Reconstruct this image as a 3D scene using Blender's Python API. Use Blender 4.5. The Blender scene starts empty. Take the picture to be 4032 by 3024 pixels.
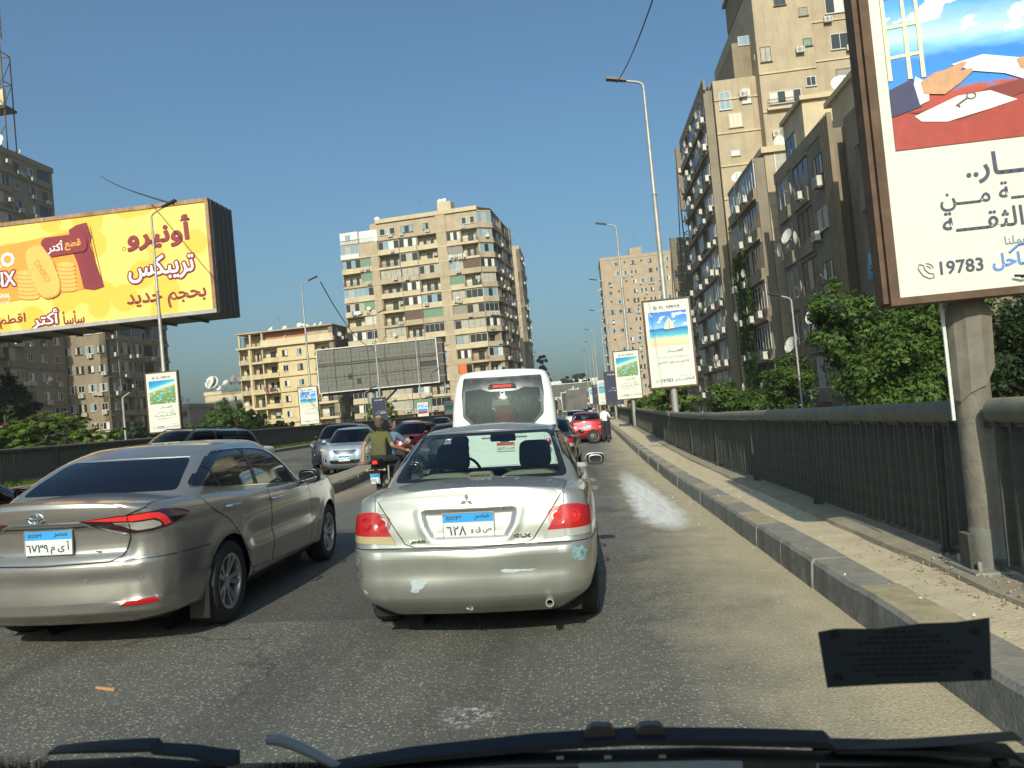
import bpy, bmesh, math, random
from math import sin, cos, pi, radians, atan2, sqrt, floor
from mathutils import Vector, Matrix, Euler
from mathutils.bvhtree import BVHTree
random.seed(7)
SC = bpy.context.scene
COL = SC.collection

# ---------------------------------------------------------------- camera, sky, sun, exposure
CAM_F = 3026.0 / 4032.0 * 36.0
YAW, PITCH, ROLL = -0.0930, 0.0506, -0.0545
_f = Vector((sin(YAW) * cos(PITCH), cos(YAW) * cos(PITCH), sin(PITCH)))
_r = Vector((cos(YAW), -sin(YAW), 0))
_u = _r.cross(_f)
_r2 = cos(ROLL) * _r + sin(ROLL) * _u
_u2 = -sin(ROLL) * _r + cos(ROLL) * _u
cam_data = bpy.data.cameras.new('camera')
cam = bpy.data.objects.new('camera', cam_data)
COL.objects.link(cam)
cam.matrix_world = Matrix(((_r2.x, _u2.x, -_f.x, 0), (_r2.y, _u2.y, -_f.y, 0), (_r2.z, _u2.z, -_f.z, 1.436), (0, 0, 0, 1)))
cam_data.sensor_width = 36
cam_data.lens = CAM_F
cam_data.clip_start = 0.05
cam_data.clip_end = 6000
cam_data.dof.use_dof = True
cam_data.dof.focus_distance = 9.0
cam_data.dof.aperture_fstop = 11.0
SC.camera = cam

SUN_TO = Vector((-0.055, -1.0, 0.575)).normalized()      # direction towards the sun
world = bpy.data.worlds.new('World')
SC.world = world
world.use_nodes = True
wn = world.node_tree
bg = wn.nodes['Background']
sky = wn.nodes.new('ShaderNodeTexSky')
sky.sky_type = 'NISHITA'
sky.sun_disc = False
sky.sun_elevation = math.asin(SUN_TO.z)
sky.sun_rotation = atan2(SUN_TO.x, SUN_TO.y)
sky.altitude = 0
sky.air_density = 1.3
sky.dust_density = 4.0
sky.ozone_density = 3.2
tint = wn.nodes.new('ShaderNodeMix'); tint.data_type = 'RGBA'; tint.blend_type = 'MULTIPLY'; tint.inputs[0].default_value = 1; tint.inputs[7].default_value = (.72, 1.0, 1.10, 1)
wn.links.new(sky.outputs[0], tint.inputs[6]); wn.links.new(tint.outputs[2], bg.inputs[0])
bg.inputs[1].default_value = 0.12
sd = bpy.data.lights.new('sun', 'SUN')
sd.energy = 4.9
sd.angle = radians(0.55)
sd.color = (1.0, 0.94, 0.77)
sun = bpy.data.objects.new('sun', sd)
COL.objects.link(sun)
sun.rotation_euler = SUN_TO.to_track_quat('Z', 'Y').to_euler()
SC.view_settings.view_transform = 'Standard'
SC.view_settings.look = 'None'
SC.view_settings.exposure = 0.0
SC.view_settings.gamma = 1.0
SC.view_settings.use_curve_mapping = False
try:
    SC.cycles.max_bounces = 8
    SC.cycles.transparent_max_bounces = 16
    SC.cycles.caustics_reflective = False
    SC.cycles.caustics_refractive = False
    SC.cycles.sample_clamp_indirect = 4
except Exception:
    pass

# ---------------------------------------------------------------- helpers
def lin(c):
    return tuple(((v / 255.0) / 12.92 if v <= 10 else (((v / 255.0) + 0.055) / 1.055) ** 2.4) for v in c)

MATS = {}
def mat(name, col, rough=0.7, metal=0.0, noise=0.0, nscale=3.0, spec=0.5, bump=0.0, bscale=40.0, coat=0.0, streak=0.0, stcol=None, dust=0.0):
    """principled material; noise = wear variation, streak = vertical run-off stains, dust = settled dust on upward faces"""
    if name in MATS: return MATS[name]
    m = bpy.data.materials.new(name); m.use_nodes = True
    nt = m.node_tree; b = nt.nodes['Principled BSDF']
    b.inputs['Roughness'].default_value = rough
    b.inputs['Metallic'].default_value = metal
    b.inputs['Specular IOR Level'].default_value = spec
    b.inputs['Coat Weight'].default_value = coat
    b.inputs['Coat Roughness'].default_value = 0.06
    b.inputs['Base Color'].default_value = (*col, 1)
    last = None
    if noise or streak or bump or dust:
        tc = nt.nodes.new('ShaderNodeTexCoord')
    if noise:
        n = nt.nodes.new('ShaderNodeTexNoise'); n.inputs['Scale'].default_value = nscale; n.inputs['Detail'].default_value = 8
        n.inputs['Roughness'].default_value = 0.65
        nt.links.new(tc.outputs['Object'], n.inputs['Vector'])
        mp = nt.nodes.new('ShaderNodeMapRange')
        mp.inputs[1].default_value = 0.3; mp.inputs[2].default_value = 0.7
        mp.inputs[3].default_value = 1 - noise; mp.inputs[4].default_value = 1 + noise
        nt.links.new(n.outputs[0], mp.inputs[0])
        mx = nt.nodes.new('ShaderNodeMix'); mx.data_type = 'RGBA'; mx.blend_type = 'MULTIPLY'
        mx.inputs[0].default_value = 1; mx.inputs[6].default_value = (*col, 1)
        nt.links.new(mp.outputs[0], mx.inputs[7]); last = mx.outputs[2]
    if streak:
        mpn = nt.nodes.new('ShaderNodeMapping'); mpn.inputs['Scale'].default_value = (1.6, 1.6, 0.11)
        nt.links.new(tc.outputs['Object'], mpn.inputs[0])
        n2 = nt.nodes.new('ShaderNodeTexNoise'); n2.inputs['Scale'].default_value = 1.3; n2.inputs['Detail'].default_value = 7; n2.inputs['Roughness'].default_value = 0.7
        nt.links.new(mpn.outputs[0], n2.inputs['Vector'])
        rp = nt.nodes.new('ShaderNodeMapRange'); rp.inputs[1].default_value = 0.5; rp.inputs[2].default_value = 0.72
        rp.inputs[3].default_value = 0; rp.inputs[4].default_value = streak
        nt.links.new(n2.outputs[0], rp.inputs[0])
        mx2 = nt.nodes.new('ShaderNodeMix'); mx2.data_type = 'RGBA'
        nt.links.new(rp.outputs[0], mx2.inputs[0])
        if last: nt.links.new(last, mx2.inputs[6])
        else: mx2.inputs[6].default_value = (*col, 1)
        sc_ = stcol or tuple(v * 0.35 for v in col)
        mx2.inputs[7].default_value = (*sc_, 1); last = mx2.outputs[2]
    if dust:
        g = nt.nodes.new('ShaderNodeNewGeometry'); sx = nt.nodes.new('ShaderNodeSeparateXYZ')
        nt.links.new(g.outputs['Normal'], sx.inputs[0])
        n3 = nt.nodes.new('ShaderNodeTexNoise'); n3.inputs['Scale'].default_value = 7; n3.inputs['Detail'].default_value = 6
        nt.links.new(tc.outputs['Object'], n3.inputs['Vector'])
        ma = nt.nodes.new('ShaderNodeMath'); ma.operation = 'MULTIPLY'
        nt.links.new(sx.outputs[2], ma.inputs[0]); nt.links.new(n3.outputs[0], ma.inputs[1])
        r3 = nt.nodes.new('ShaderNodeMapRange'); r3.inputs[1].default_value = 0.15; r3.inputs[2].default_value = 0.6; r3.inputs[4].default_value = dust
        nt.links.new(ma.outputs[0], r3.inputs[0])
        mx3 = nt.nodes.new('ShaderNodeMix'); mx3.data_type = 'RGBA'; nt.links.new(r3.outputs[0], mx3.inputs[0])
        if last: nt.links.new(last, mx3.inputs[6])
        else: mx3.inputs[6].default_value = (*col, 1)
        mx3.inputs[7].default_value = (0.30, 0.25, 0.17, 1); last = mx3.outputs[2]
        r4 = nt.nodes.new('ShaderNodeMapRange'); r4.inputs[3].default_value = rough; r4.inputs[4].default_value = 0.9
        nt.links.new(r3.outputs[0], r4.inputs[0]); nt.links.new(r4.outputs[0], b.inputs['Roughness'])
    if last: nt.links.new(last, b.inputs['Base Color'])
    if bump:
        nb = nt.nodes.new('ShaderNodeTexNoise'); nb.inputs['Scale'].default_value = bscale; nb.inputs['Detail'].default_value = 5
        nt.links.new(tc.outputs['Object'], nb.inputs['Vector'])
        bp = nt.nodes.new('ShaderNodeBump'); bp.inputs['Strength'].default_value = bump; bp.inputs['Distance'].default_value = 0.02
        nt.links.new(nb.outputs[0], bp.inputs['Height']); nt.links.new(bp.outputs[0], b.inputs['Normal'])
    MATS[name] = m
    return m

def glassmat(name, tint, alpha=0.4, rough=0.02):
    """thin car or window glass: tinted see-through plus a mirror coat"""
    if name in MATS: return MATS[name]
    m = bpy.data.materials.new(name); m.use_nodes = True; nt = m.node_tree
    for n in list(nt.nodes): nt.nodes.remove(n)
    out = nt.nodes.new('ShaderNodeOutputMaterial')
    tr = nt.nodes.new('ShaderNodeBsdfTransparent'); tr.inputs[0].default_value = (*tint, 1)
    gl = nt.nodes.new('ShaderNodeBsdfGlossy'); gl.inputs['Roughness'].default_value = rough
    lw = nt.nodes.new('ShaderNodeLayerWeight'); lw.inputs[0].default_value = 0.5
    pw = nt.nodes.new('ShaderNodeMath'); pw.operation = 'POWER'; pw.inputs[1].default_value = 4.0
    nt.links.new(lw.outputs['Facing'], pw.inputs[0])
    fr = nt.nodes.new('ShaderNodeMath'); fr.operation = 'MULTIPLY_ADD'; fr.inputs[1].default_value = .85; fr.inputs[2].default_value = .045
    nt.links.new(pw.outputs[0], fr.inputs[0])
    mx = nt.nodes.new('ShaderNodeMixShader')
    nt.links.new(fr.outputs[0], mx.inputs[0]); nt.links.new(tr.outputs[0], mx.inputs[1]); nt.links.new(gl.outputs[0], mx.inputs[2])
    nt.links.new(mx.outputs[0], out.inputs[0])
    MATS[name] = m
    return m

class MB:
    """collects polygons for one mesh"""
    def __init__(s): s.v = []; s.f = []; s.m = []; s.mi = 0
    def add(s, vs, fs, M=None):
        b = len(s.v)
        for p in vs:
            p = Vector(p)
            if M is not None: p = M @ p
            s.v.append(p)
        for q in fs: s.f.append([b + i for i in q]); s.m.append(s.mi)
        return s
    def box(s, x0, x1, y0, y1, z0, z1, M=None):
        return s.add([(x0,y0,z0),(x1,y0,z0),(x1,y1,z0),(x0,y1,z0),(x0,y0,z1),(x1,y0,z1),(x1,y1,z1),(x0,y1,z1)],
                     [(0,3,2,1),(4,5,6,7),(0,1,5,4),(1,2,6,5),(2,3,7,6),(3,0,4,7)], M)
    def quad(s, a, b, c, d): return s.add([a,b,c,d], [(0,1,2,3)])
    def tube(s, pts, r, n=8, cap=True, r2=None):
        pts = [Vector(p) for p in pts]; k = len(pts); rings = []
        rs = r if isinstance(r, (list, tuple)) else [r + ((r2 - r) * i / (k - 1) if r2 is not None else 0) for i in range(k)]
        up = None; vs = []
        for i, p in enumerate(pts):
            t = (pts[min(i+1,k-1)] - pts[max(i-1,0)]).normalized()
            if up is None:
                up = Vector((0,0,1)) if abs(t.z) < .9 else Vector((1,0,0))
            a = t.cross(up).normalized(); up = a.cross(t).normalized()
            for j in range(n):
                an = 2*pi*j/n
                vs.append(p + rs[i]*(cos(an)*a + sin(an)*up))
        fs = []
        for i in range(k-1):
            for j in range(n):
                j2 = (j+1) % n
                fs.append((i*n+j, i*n+j2, (i+1)*n+j2, (i+1)*n+j))
        if cap: fs.append(tuple(range(n))[::-1]); fs.append(tuple((k-1)*n+j for j in range(n)))
        return s.add(vs, fs)
    def lathe(s, prof, n=24, M=None, axis='x'):
        """prof: (axial, radius) pairs turned about an axis"""
        vs = []
        for a, r in prof:
            for j in range(n):
                t = 2*pi*j/n
                vs.append((a, r*cos(t), r*sin(t)) if axis == 'x' else ((r*cos(t), a, r*sin(t)) if axis == 'y' else (r*cos(t), r*sin(t), a)))
        fs = []
        for i in range(len(prof)-1):
            for j in range(n):
                j2 = (j+1) % n; fs.append((i*n+j, i*n+j2, (i+1)*n+j2, (i+1)*n+j))
        return s.add(vs, fs, M)
    def poly3(s, pts):
        s.add(pts, [tuple(range(len(pts)))]); return s
    def prism(s, pts, d):
        """pts: planar 3D outline, extruded by vector d"""
        n = len(pts); d = Vector(d); pts = [Vector(p) for p in pts]
        s.add(pts + [p + d for p in pts], [tuple(range(n))[::-1], tuple(range(n, 2*n))] + [(i, (i+1)%n, n+(i+1)%n, n+i) for i in range(n)])
        return s
    def mesh(s, name, mats=None, smooth=False):
        me = bpy.data.meshes.new(name)
        me.from_pydata([tuple(p) for p in s.v], [], s.f)
        if mats is not None:
            if not isinstance(mats, (list, tuple)): mats = [mats]
            for m in mats: me.materials.append(m)
            if len(mats) > 1: me.polygons.foreach_set('material_index', s.m)
        if smooth:
            me.polygons.foreach_set('use_smooth', [True]*len(me.polygons))
            me.set_sharp_from_angle(angle=radians(38))
        return me
    def build(s, name, mats, parent=None, smooth=False, loc=None, rot=None):
        return link(name, s.mesh(name, mats, smooth), parent, loc, rot)

def link(name, me, parent=None, loc=None, rot=None, scale=None):
    o = bpy.data.objects.new(name, me); COL.objects.link(o)
    if parent is not None: o.parent = parent
    if loc is not None: o.location = loc
    if rot is not None: o.rotation_euler = rot
    if scale is not None: o.scale = scale
    return o
def tag(o, label, cat, group=None, kind=None):
    if label: o['label'] = label
    if cat: o['category'] = cat
    if group: o['group'] = group
    if kind: o['kind'] = kind
    return o
def thing(name, label, cat, loc=(0,0,0), rot=0, group=None, tilt=None):
    o = bpy.data.objects.new(name, None); COL.objects.link(o)
    o.empty_display_size = 0.2
    M = Matrix.Rotation(rot, 4, 'Z') if not isinstance(rot, Euler) else rot.to_matrix().to_4x4()
    if tilt is not None: M = tilt @ M
    M.translation = Vector(loc)
    o.matrix_world = M
    return tag(o, label, cat, group)
def struct(name, o):
    o['kind'] = 'structure'; return o
def copy_tree(o, parent=None):
    c = o.copy(); COL.objects.link(c)
    if parent is not None: c.parent = parent
    for ch in list(o.children): copy_tree(ch, c)
    return c
KIDS = None
# true vertical, measured from lamp posts and building corners, against the banked flyover
GRAV = Vector((-0.037, -0.026, 1)).normalized()
TILT = Vector((0,0,1)).rotation_difference(GRAV).to_matrix().to_4x4()
def elev(x, y):
    """flyover surface: level near the camera, then climbing gently"""
    if y < 14: z = 0.0
    elif y < 28: z = 0.00071*(y-14)**2
    else: z = 0.1392 + 0.0199*(y-28)
    return z
def elevL(x, y):
    z = elev(x, y)
    if x < -7: z -= 0.012*(-7-x)
    return z
def gz(x, y, h=-7.0):
    """height of street level below the flyover"""
    return h + 0.037*x + 0.026*y
def rnd(a, b): return random.uniform(a, b)

# ---- Arabic shaping for print and number plates (visual order, presentation forms)
_AR = {'ا':(0xFE8D,0),'أ':(0xFE83,0),'إ':(0xFE87,0),'ب':(0xFE8F,1),'ة':(0xFE93,0),'ت':(0xFE95,1),'ث':(0xFE99,1),'ج':(0xFE9D,1),'ح':(0xFEA1,1),'د':(0xFEA9,0),
 'ر':(0xFEAD,0),'س':(0xFEB1,1),'ش':(0xFEB5,1),'ص':(0xFEB9,1),'ط':(0xFEC1,1),'ع':(0xFEC9,1),'ف':(0xFED1,1),'ق':(0xFED5,1),'ك':(0xFED9,1),'ل':(0xFEDD,1),
 'م':(0xFEE1,1),'ن':(0xFEE5,1),'ه':(0xFEE9,1),'و':(0xFEED,0),'ى':(0xFEEF,0),'ي':(0xFEF1,1),'ئ':(0xFE89,1)}
def arabic(s):
    out = []
    n = len(s)
    def joins_next(c): return (c in _AR and _AR[c][1]) or c == '\u0640'
    def joinable(c): return c in _AR or c == '\u0640'
    i = 0
    while i < n:
        c = s[i]
        if c in _AR:
            prev = i > 0 and joins_next(s[i-1])
            if c == 'ل' and i+1 < n and s[i+1] == 'ا':
                out.append(chr(0xFEFC if prev else 0xFEFB)); i += 2; continue
            nxt = i+1 < n and joinable(s[i+1]) and _AR[c][1]
            b = _AR[c][0]
            if _AR[c][1]: k = 3 if (prev and nxt) else (2 if nxt else (1 if prev else 0))
            else: k = 1 if prev else 0
            out.append(chr(b + k))
        elif c == 'ء': out.append('\ufe80')
        else: out.append(c)
        i += 1
    # reverse, but keep runs of digits in order
    res = []; run = ''
    for c in out:
        if c.isdigit(): run += c
        else:
            if run: res.append(run); run = ''
            res.append(c)
    if run: res.append(run)
    return ''.join(reversed(res))
_TXT = {}
def textmesh(s, bold=0.0, extrude=0.0, res=2):
    key = (s, bold, extrude)
    if key in _TXT: return _TXT[key]
    c = bpy.data.curves.new('lettering', 'FONT'); c.body = s; c.align_x = 'CENTER'; c.align_y = 'CENTER'
    c.resolution_u = res; c.offset = bold; c.extrude = extrude
    o = bpy.data.objects.new('tmp', c)
    COL.objects.link(o)
    dg = bpy.context.evaluated_depsgraph_get()
    me = bpy.data.meshes.new_from_object(o.evaluated_get(dg))
    me.name = 'lettering'
    bpy.data.objects.remove(o)
    xs = [v.co.x for v in me.vertices] or [0, 1]; ys = [v.co.y for v in me.vertices] or [0, 1]
    cx = (min(xs)+max(xs))/2; cy = (min(ys)+max(ys))/2
    for v in me.vertices: v.co.x -= cx; v.co.y -= cy
    w = max(xs)-min(xs); h = max(ys)-min(ys)
    _TXT[key] = (me, w, h)
    return _TXT[key]
def letter(s, m, parent, cx, cz, w=None, h=None, y=-0.003, bold=0.0, extrude=0.0, ar=False, Mx=None, rot=0.0, name='lettering', skew=0.0, stretch=1.0):
    """upright text facing -y, centred on (cx, cz) of its parent"""
    if ar: s = arabic(s)
    me0, w0, h0 = textmesh(s, bold, extrude)
    me = me0.copy(); me.materials.clear(); me.materials.append(m)
    k = (w / w0) if w else (h / h0)
    kz = (h / h0) if (h and w) else k
    M = Matrix.Translation((cx, y, cz)) @ Matrix.Rotation(rot, 4, 'Y') @ Matrix.Rotation(pi/2, 4, 'X') @ Matrix.Diagonal((k*stretch, kz, 1, 1))
    if Mx is not None: M = Mx @ M
    me.transform(M)
    return link(name, me, parent)
# ================================================================ materials of the setting
def road_material(name, dusty=True):
    m = bpy.data.materials.new(name); m.use_nodes = True; nt = m.node_tree; b = nt.nodes['Principled BSDF']
    L = nt.links.new; N = nt.nodes.new
    tc = N('ShaderNodeTexCoord')
    def noise(sc, det=6, rough=.6, vec=None):
        n = N('ShaderNodeTexNoise'); n.inputs['Scale'].default_value = sc; n.inputs['Detail'].default_value = det; n.inputs['Roughness'].default_value = rough
        L(vec or tc.outputs['Object'], n.inputs['Vector']); return n.outputs[0]
    def mr(v, a, b_, c=0., d=1.):
        n = N('ShaderNodeMapRange'); L(v, n.inputs[0]); n.inputs[1].default_value = a; n.inputs[2].default_value = b_; n.inputs[3].default_value = c; n.inputs[4].default_value = d; return n.outputs[0]
    def mix(f, a, b_, bt='MIX'):
        n = N('ShaderNodeMix'); n.data_type = 'RGBA'; n.blend_type = bt
        if isinstance(f, (int, float)): n.inputs[0].default_value = f
        else: L(f, n.inputs[0])
        for k, v in ((6, a), (7, b_)):
            if isinstance(v, tuple): n.inputs[k].default_value = (*v, 1)
            else: L(v, n.inputs[k])
        return n.outputs[2]
    def math_(op, a, b_=None):
        n = N('ShaderNodeMath'); n.operation = op
        for k, v in ((0, a), (1, b_)):
            if v is None: continue
            if isinstance(v, (int, float)): n.inputs[k].default_value = v
            else: L(v, n.inputs[k])
        return n.outputs[0]
    big = noise(0.35, 5); mid = noise(2.2, 7, .7)
    base = mix(mr(big, .35, .65), (0.070, 0.070, 0.062), (0.100, 0.098, 0.085))
    base = mix(mr(mid, .3, .7), base, (0.112, 0.110, 0.094))
    # aggregate showing through the worn binder
    v = N('ShaderNodeTexVoronoi'); v.inputs['Scale'].default_value = 48; v.inputs['Randomness'].default_value = 1
    L(tc.outputs['Object'], v.inputs['Vector'])
    sep = N('ShaderNodeSeparateColor'); L(v.outputs['Color'], sep.inputs[0])
    pick = mr(sep.outputs[0], .48, .55); near = mr(v.outputs['Distance'], .30, .42, 1, 0)
    stone = math_('MULTIPLY', pick, near)
    stc = mix(sep.outputs[1], (0.20, 0.19, 0.155), (0.46, 0.43, 0.34))
    base = mix(math_('MULTIPLY', stone, .85), base, stc)
    v2 = N('ShaderNodeTexVoronoi'); v2.inputs['Scale'].default_value = 130; L(tc.outputs['Object'], v2.inputs['Vector'])
    s2 = N('ShaderNodeSeparateColor'); L(v2.outputs['Color'], s2.inputs[0])
    base = mix(math_('MULTIPLY', mr(s2.outputs[2], .72, .8), .55), base, (0.20, 0.185, 0.15))
    # oil and tyre darkening along the lanes, crack lines
    mp = N('ShaderNodeMapping'); mp.inputs['Scale'].default_value = (0.9, 0.05, 1); L(tc.outputs['Object'], mp.inputs[0])
    lane = noise(1.4, 4, .5, mp.outputs[0])
    base = mix(mr(lane, .52, .7, 0, .5), base, (0.030, 0.028, 0.025))
    base = mix(mr(noise(1.0, 8, .75), .60, .70, 0, .45), base, (0.032, 0.030, 0.027))
    cv = N('ShaderNodeTexVoronoi'); cv.feature = 'DISTANCE_TO_EDGE'; cv.inputs['Scale'].default_value = .42
    wv = N('ShaderNodeVectorMath'); wv.operation = 'MULTIPLY_ADD'; wn_ = N('ShaderNodeTexNoise'); wn_.inputs['Scale'].default_value = 2.2; wn_.inputs['Detail'].default_value = 6; L(tc.outputs['Object'], wn_.inputs['Vector'])
    L(wn_.outputs['Color'], wv.inputs[0]); wv.inputs[1].default_value = (.7, .7, .7); L(tc.outputs['Object'], wv.inputs[2]); L(wv.outputs[0], cv.inputs['Vector'])
    crack = math_('MULTIPLY', mr(cv.outputs['Distance'], .012, .002), mr(noise(.5, 3), .50, .58))
    base = mix(math_('MULTIPLY', crack, .45), base, (0.022, 0.020, 0.018))
    pv_ = N('ShaderNodeTexVoronoi'); pv_.distance = 'CHEBYCHEV'; pv_.inputs['Scale'].default_value = .23; L(tc.outputs['Object'], pv_.inputs['Vector']); ps = N('ShaderNodeSeparateColor'); L(pv_.outputs['Color'], ps.inputs[0])
    base = mix(math_('MULTIPLY', mr(ps.outputs[0], .74, .76), .45), base, (0.042, 0.041, 0.038))
    base = mix(math_('MULTIPLY', mr(noise(14, 3, .6), .70, .76), .6), base, (0.025, 0.023, 0.021))
    sx = N('ShaderNodeSeparateXYZ'); L(tc.outputs['Object'], sx.inputs[0])
    X = sx.outputs[0]; Y = sx.outputs[1]
    if dusty:
        # wind-blown sand gathered along the kerb (x towards 1.7) and beside the median
        edge = math_('ADD', X, math_('MULTIPLY', math_('SUBTRACT', noise(1.1, 7, .65), .5), 1.7))
        edge = math_('ADD', edge, math_('MULTIPLY', math_('SUBTRACT', noise(9, 4, .6), .5), .35))
        d1 = mr(edge, 0.35, 1.45)
        grain = mr(noise(60, 2), .35, .62)
        d1b = math_('MULTIPLY', d1, math_('ADD', .55, math_('MULTIPLY', grain, .45)))
        d1b = math_('MULTIPLY', d1b, .97)
        base = mix(d1b, base, mix(noise(5, 5), (0.42, 0.35, 0.22), (0.55, 0.46, 0.30)))
        e2 = math_('ADD', X, math_('MULTIPLY', math_('SUBTRACT', noise(1.3, 6, .6), .5), .9))
        d2 = math_('MULTIPLY', mr(e2, -4.9, -5.7), mr(e2, -6.0, -5.8))
        base = mix(math_('MULTIPLY', d2, .8), base, (0.33, 0.255, 0.165))
        # spilled white powder: an uneven smear, densest at (1.0, 11)
        wx = math_('SUBTRACT', X, math_('ADD', 1.0, math_('MULTIPLY', math_('SUBTRACT', Y, 11.0), -0.012)))
        wx = math_('ADD', wx, math_('MULTIPLY', math_('SUBTRACT', noise(2.5, 8, .75), .5), .55))
        rx = math_('DIVIDE', wx, .33)
        yy = math_('SUBTRACT', Y, 11.6)
        near_ = math_('DIVIDE', yy, 1.6); far_ = math_('DIVIDE', yy, 7.5)
        ry = math_('MAXIMUM', math_('MULTIPLY', near_, -1), far_)
        rr = math_('ADD', math_('MULTIPLY', rx, rx), math_('MULTIPLY', ry, ry))
        pw = mr(rr, 1.5, 0.35)
        pw = math_('MULTIPLY', pw, mr(noise(45, 4, .7), .30, .52, .45, 1))
        mp2 = N('ShaderNodeMapping'); mp2.inputs['Scale'].default_value = (6, .5, 1); L(tc.outputs['Object'], mp2.inputs[0])
        pw = math_('MULTIPLY', pw, mr(noise(1.6, 6, .7, mp2.outputs[0]), .35, .58, .6, 1))
        base = mix(pw, base, (0.72, 0.71, 0.67))
        # small white splat nearer the camera
        sxx = math_('SUBTRACT', X, -0.67); syy = math_('SUBTRACT', Y, 3.85)
        r2 = math_('ADD', math_('MULTIPLY', sxx, sxx), math_('MULTIPLY', syy, syy))
        base = mix(math_('MULTIPLY', mr(r2, .035, .0), mr(noise(22, 5, .8), .5, .6)), base, (0.5, 0.49, 0.45))
    L(base, b.inputs['Base Color'])
    b.inputs['Roughness'].default_value = .82; b.inputs['Specular IOR Level'].default_value = .4
    bp = N('ShaderNodeBump'); bp.inputs['Strength'].default_value = .55; bp.inputs['Distance'].default_value = .006
    L(math_('ADD', mr(v.outputs['Distance'], 0, .5, 1, 0), math_('MULTIPLY', noise(90, 3), .8)), bp.inputs['Height'])
    L(bp.outputs[0], b.inputs['Normal'])
    return m
M_road = road_material('asphalt_dusty')
M_conc = mat('walk_concrete', (0.30, 0.255, 0.185), .92, noise=.22, nscale=3.5, bump=.5, bscale=28)
M_sand = mat('sand', (0.52, 0.43, 0.285), .97, noise=.16, nscale=4, bump=.6, bscale=45)
M_kerbg = mat('kerb_grey', (0.175, 0.178, 0.165), .85, noise=.4, nscale=6, streak=.35, stcol=(.30, .25, .17), bump=.35, dust=.45)
M_kerby = mat('kerb_yellow', (0.36, 0.30, 0.17), .85, noise=.45, nscale=6, streak=.35, stcol=(.13, .13, .12), bump=.35, dust=.6)
M_kerbold = mat('median_concrete', (0.17, 0.152, 0.118), .9, noise=.35, nscale=4, bump=.6, bscale=30, dust=.9)
M_rail = mat('rail_dark_green', (0.048, 0.052, 0.042), .62, noise=.4, nscale=8, streak=.35, stcol=(.10,.085,.06), dust=.5)
M_railtop = mat('rail_cap_green', (0.115, 0.125, 0.100), .6, noise=.25, nscale=5, dust=.55)
M_postg = mat('post_weathered', (.17, .155, .125), .7, metal=.1, noise=.3, nscale=7, streak=.5, stcol=(.12,.075,.045), bump=.3)
M_galv = mat('galvanised', (0.33, 0.32, 0.29), .5, metal=.35, noise=.18, nscale=5)
M_rust = mat('rust_steel', (0.10, 0.058, 0.035), .8, noise=.4, nscale=6, streak=.5, stcol=(.22, .20, .17))
M_dark = mat('dark_steel', (0.02, 0.021, 0.022), .55)
M_black = mat('black_plastic', (0.012, 0.012, 0.013), .45)
M_ground = mat('street_ground', (0.16, 0.135, 0.10), .95, noise=.3, nscale=.15)

def xr(y):   # line of the right railing
    return 2.66 + 0.0105*(min(y, 48)-5.5)
XL = -20.75  # line of the left railing
def strip(name, m, xf0, xf1, ys, zf, dz=0, skirt=0.0, nx=1):
    mb = MB(); vs = []; fs = []
    for y in ys:
        a, b = xf0(y), xf1(y)
        for i in range(nx+1):
            x = a + (b-a)*i/nx; vs.append((x, y, zf(x, y)+dz))
    for j in range(len(ys)-1):
        for i in range(nx):
            k = j*(nx+1)+i; fs.append((k, k+1, k+nx+2, k+nx+1))
    mb.add(vs, fs)
    o = mb.build(name, m, None, smooth=False)
    return struct(name, o)
YS = [-12 + 2*i for i in range(0, 70)] + [130 + 15*i for i in range(0, 35)]
# asphalt in one sheet from railing to railing
strip('road', M_road, lambda y: XL-0.2, lambda y: 1.76, YS, elevL, 0, nx=8)
# flyover deck below
mb = MB()
for i in range(len(YS)-1):
    y0, y1 = YS[i], YS[i+1]; e0, e1 = elevL(0, y0), elevL(0, y1)
    mb.add([(XL-.7, y0, e0-.45), (3.6, y0, e0-.45), (3.6, y1, e1-.45), (XL-.7, y1, e1-.45), (XL-.7, y0, e0-1.6), (3.6, y0, e0-1.6), (3.6, y1, e1-1.6), (XL-.7, y1, e1-1.6)],
           [(0,1,2,3), (7,6,5,4), (1,5,6,2), (0,3,7,4)])
struct('flyover_deck', mb.build('flyover_deck', M_conc))
# street level far below, flat by true gravity, out to the horizon
mb = MB(); R_ = 720
mb.quad(*[(x, y, gz(x, y)) for x, y in ((-R_, -R_), (R_, -R_), (R_, R_), (-R_, R_))])
struct('ground', mb.build('ground', M_ground))

# walkway on the right: kerb stones, sandy fill, raised railing plinth
def walkz(x, y): return elev(x, y) + .235
strip('walkway', M_sand, lambda y: 1.97, lambda y: xr(y)-.24, YS, lambda x, y: walkz(x, y) + .008*sin(y*2.1+x*5), nx=3)
walk = bpy.data.objects['walkway']
kerb_meshes = {}
def kerb_mesh(key, m):
    mb = MB(); L_ = .998
    random.seed(sum(map(ord, key)))
    # section with a worn, chamfered arris
    n = 5
    vs = []; fs = []
    for i in range(n+1):
        y = L_*i/n; j = rnd(-.006, .006); k = rnd(-.008, .003)
        vs += [(1.700+j, y, -.03), (1.712+j, y, .205+k), (1.735+j, y, .234+k), (1.985, y, .241)]
    for i in range(n):
        for q in range(3): fs.append((i*4+q, i*4+q+1, (i+1)*4+q+1, (i+1)*4+q)[::-1])
    fs.append((0,1,2,3)); e = n*4; fs.append((e+3, e+2, e+1, e))
    mb.add(vs, fs)
    for q in range(len(mb.m)): mb.m[q] = 1 if (q < 3*n and q % 3 == 2) else 0
    return mb.mesh('kerb_stone', [M_kerbg, m], smooth=False)
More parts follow.
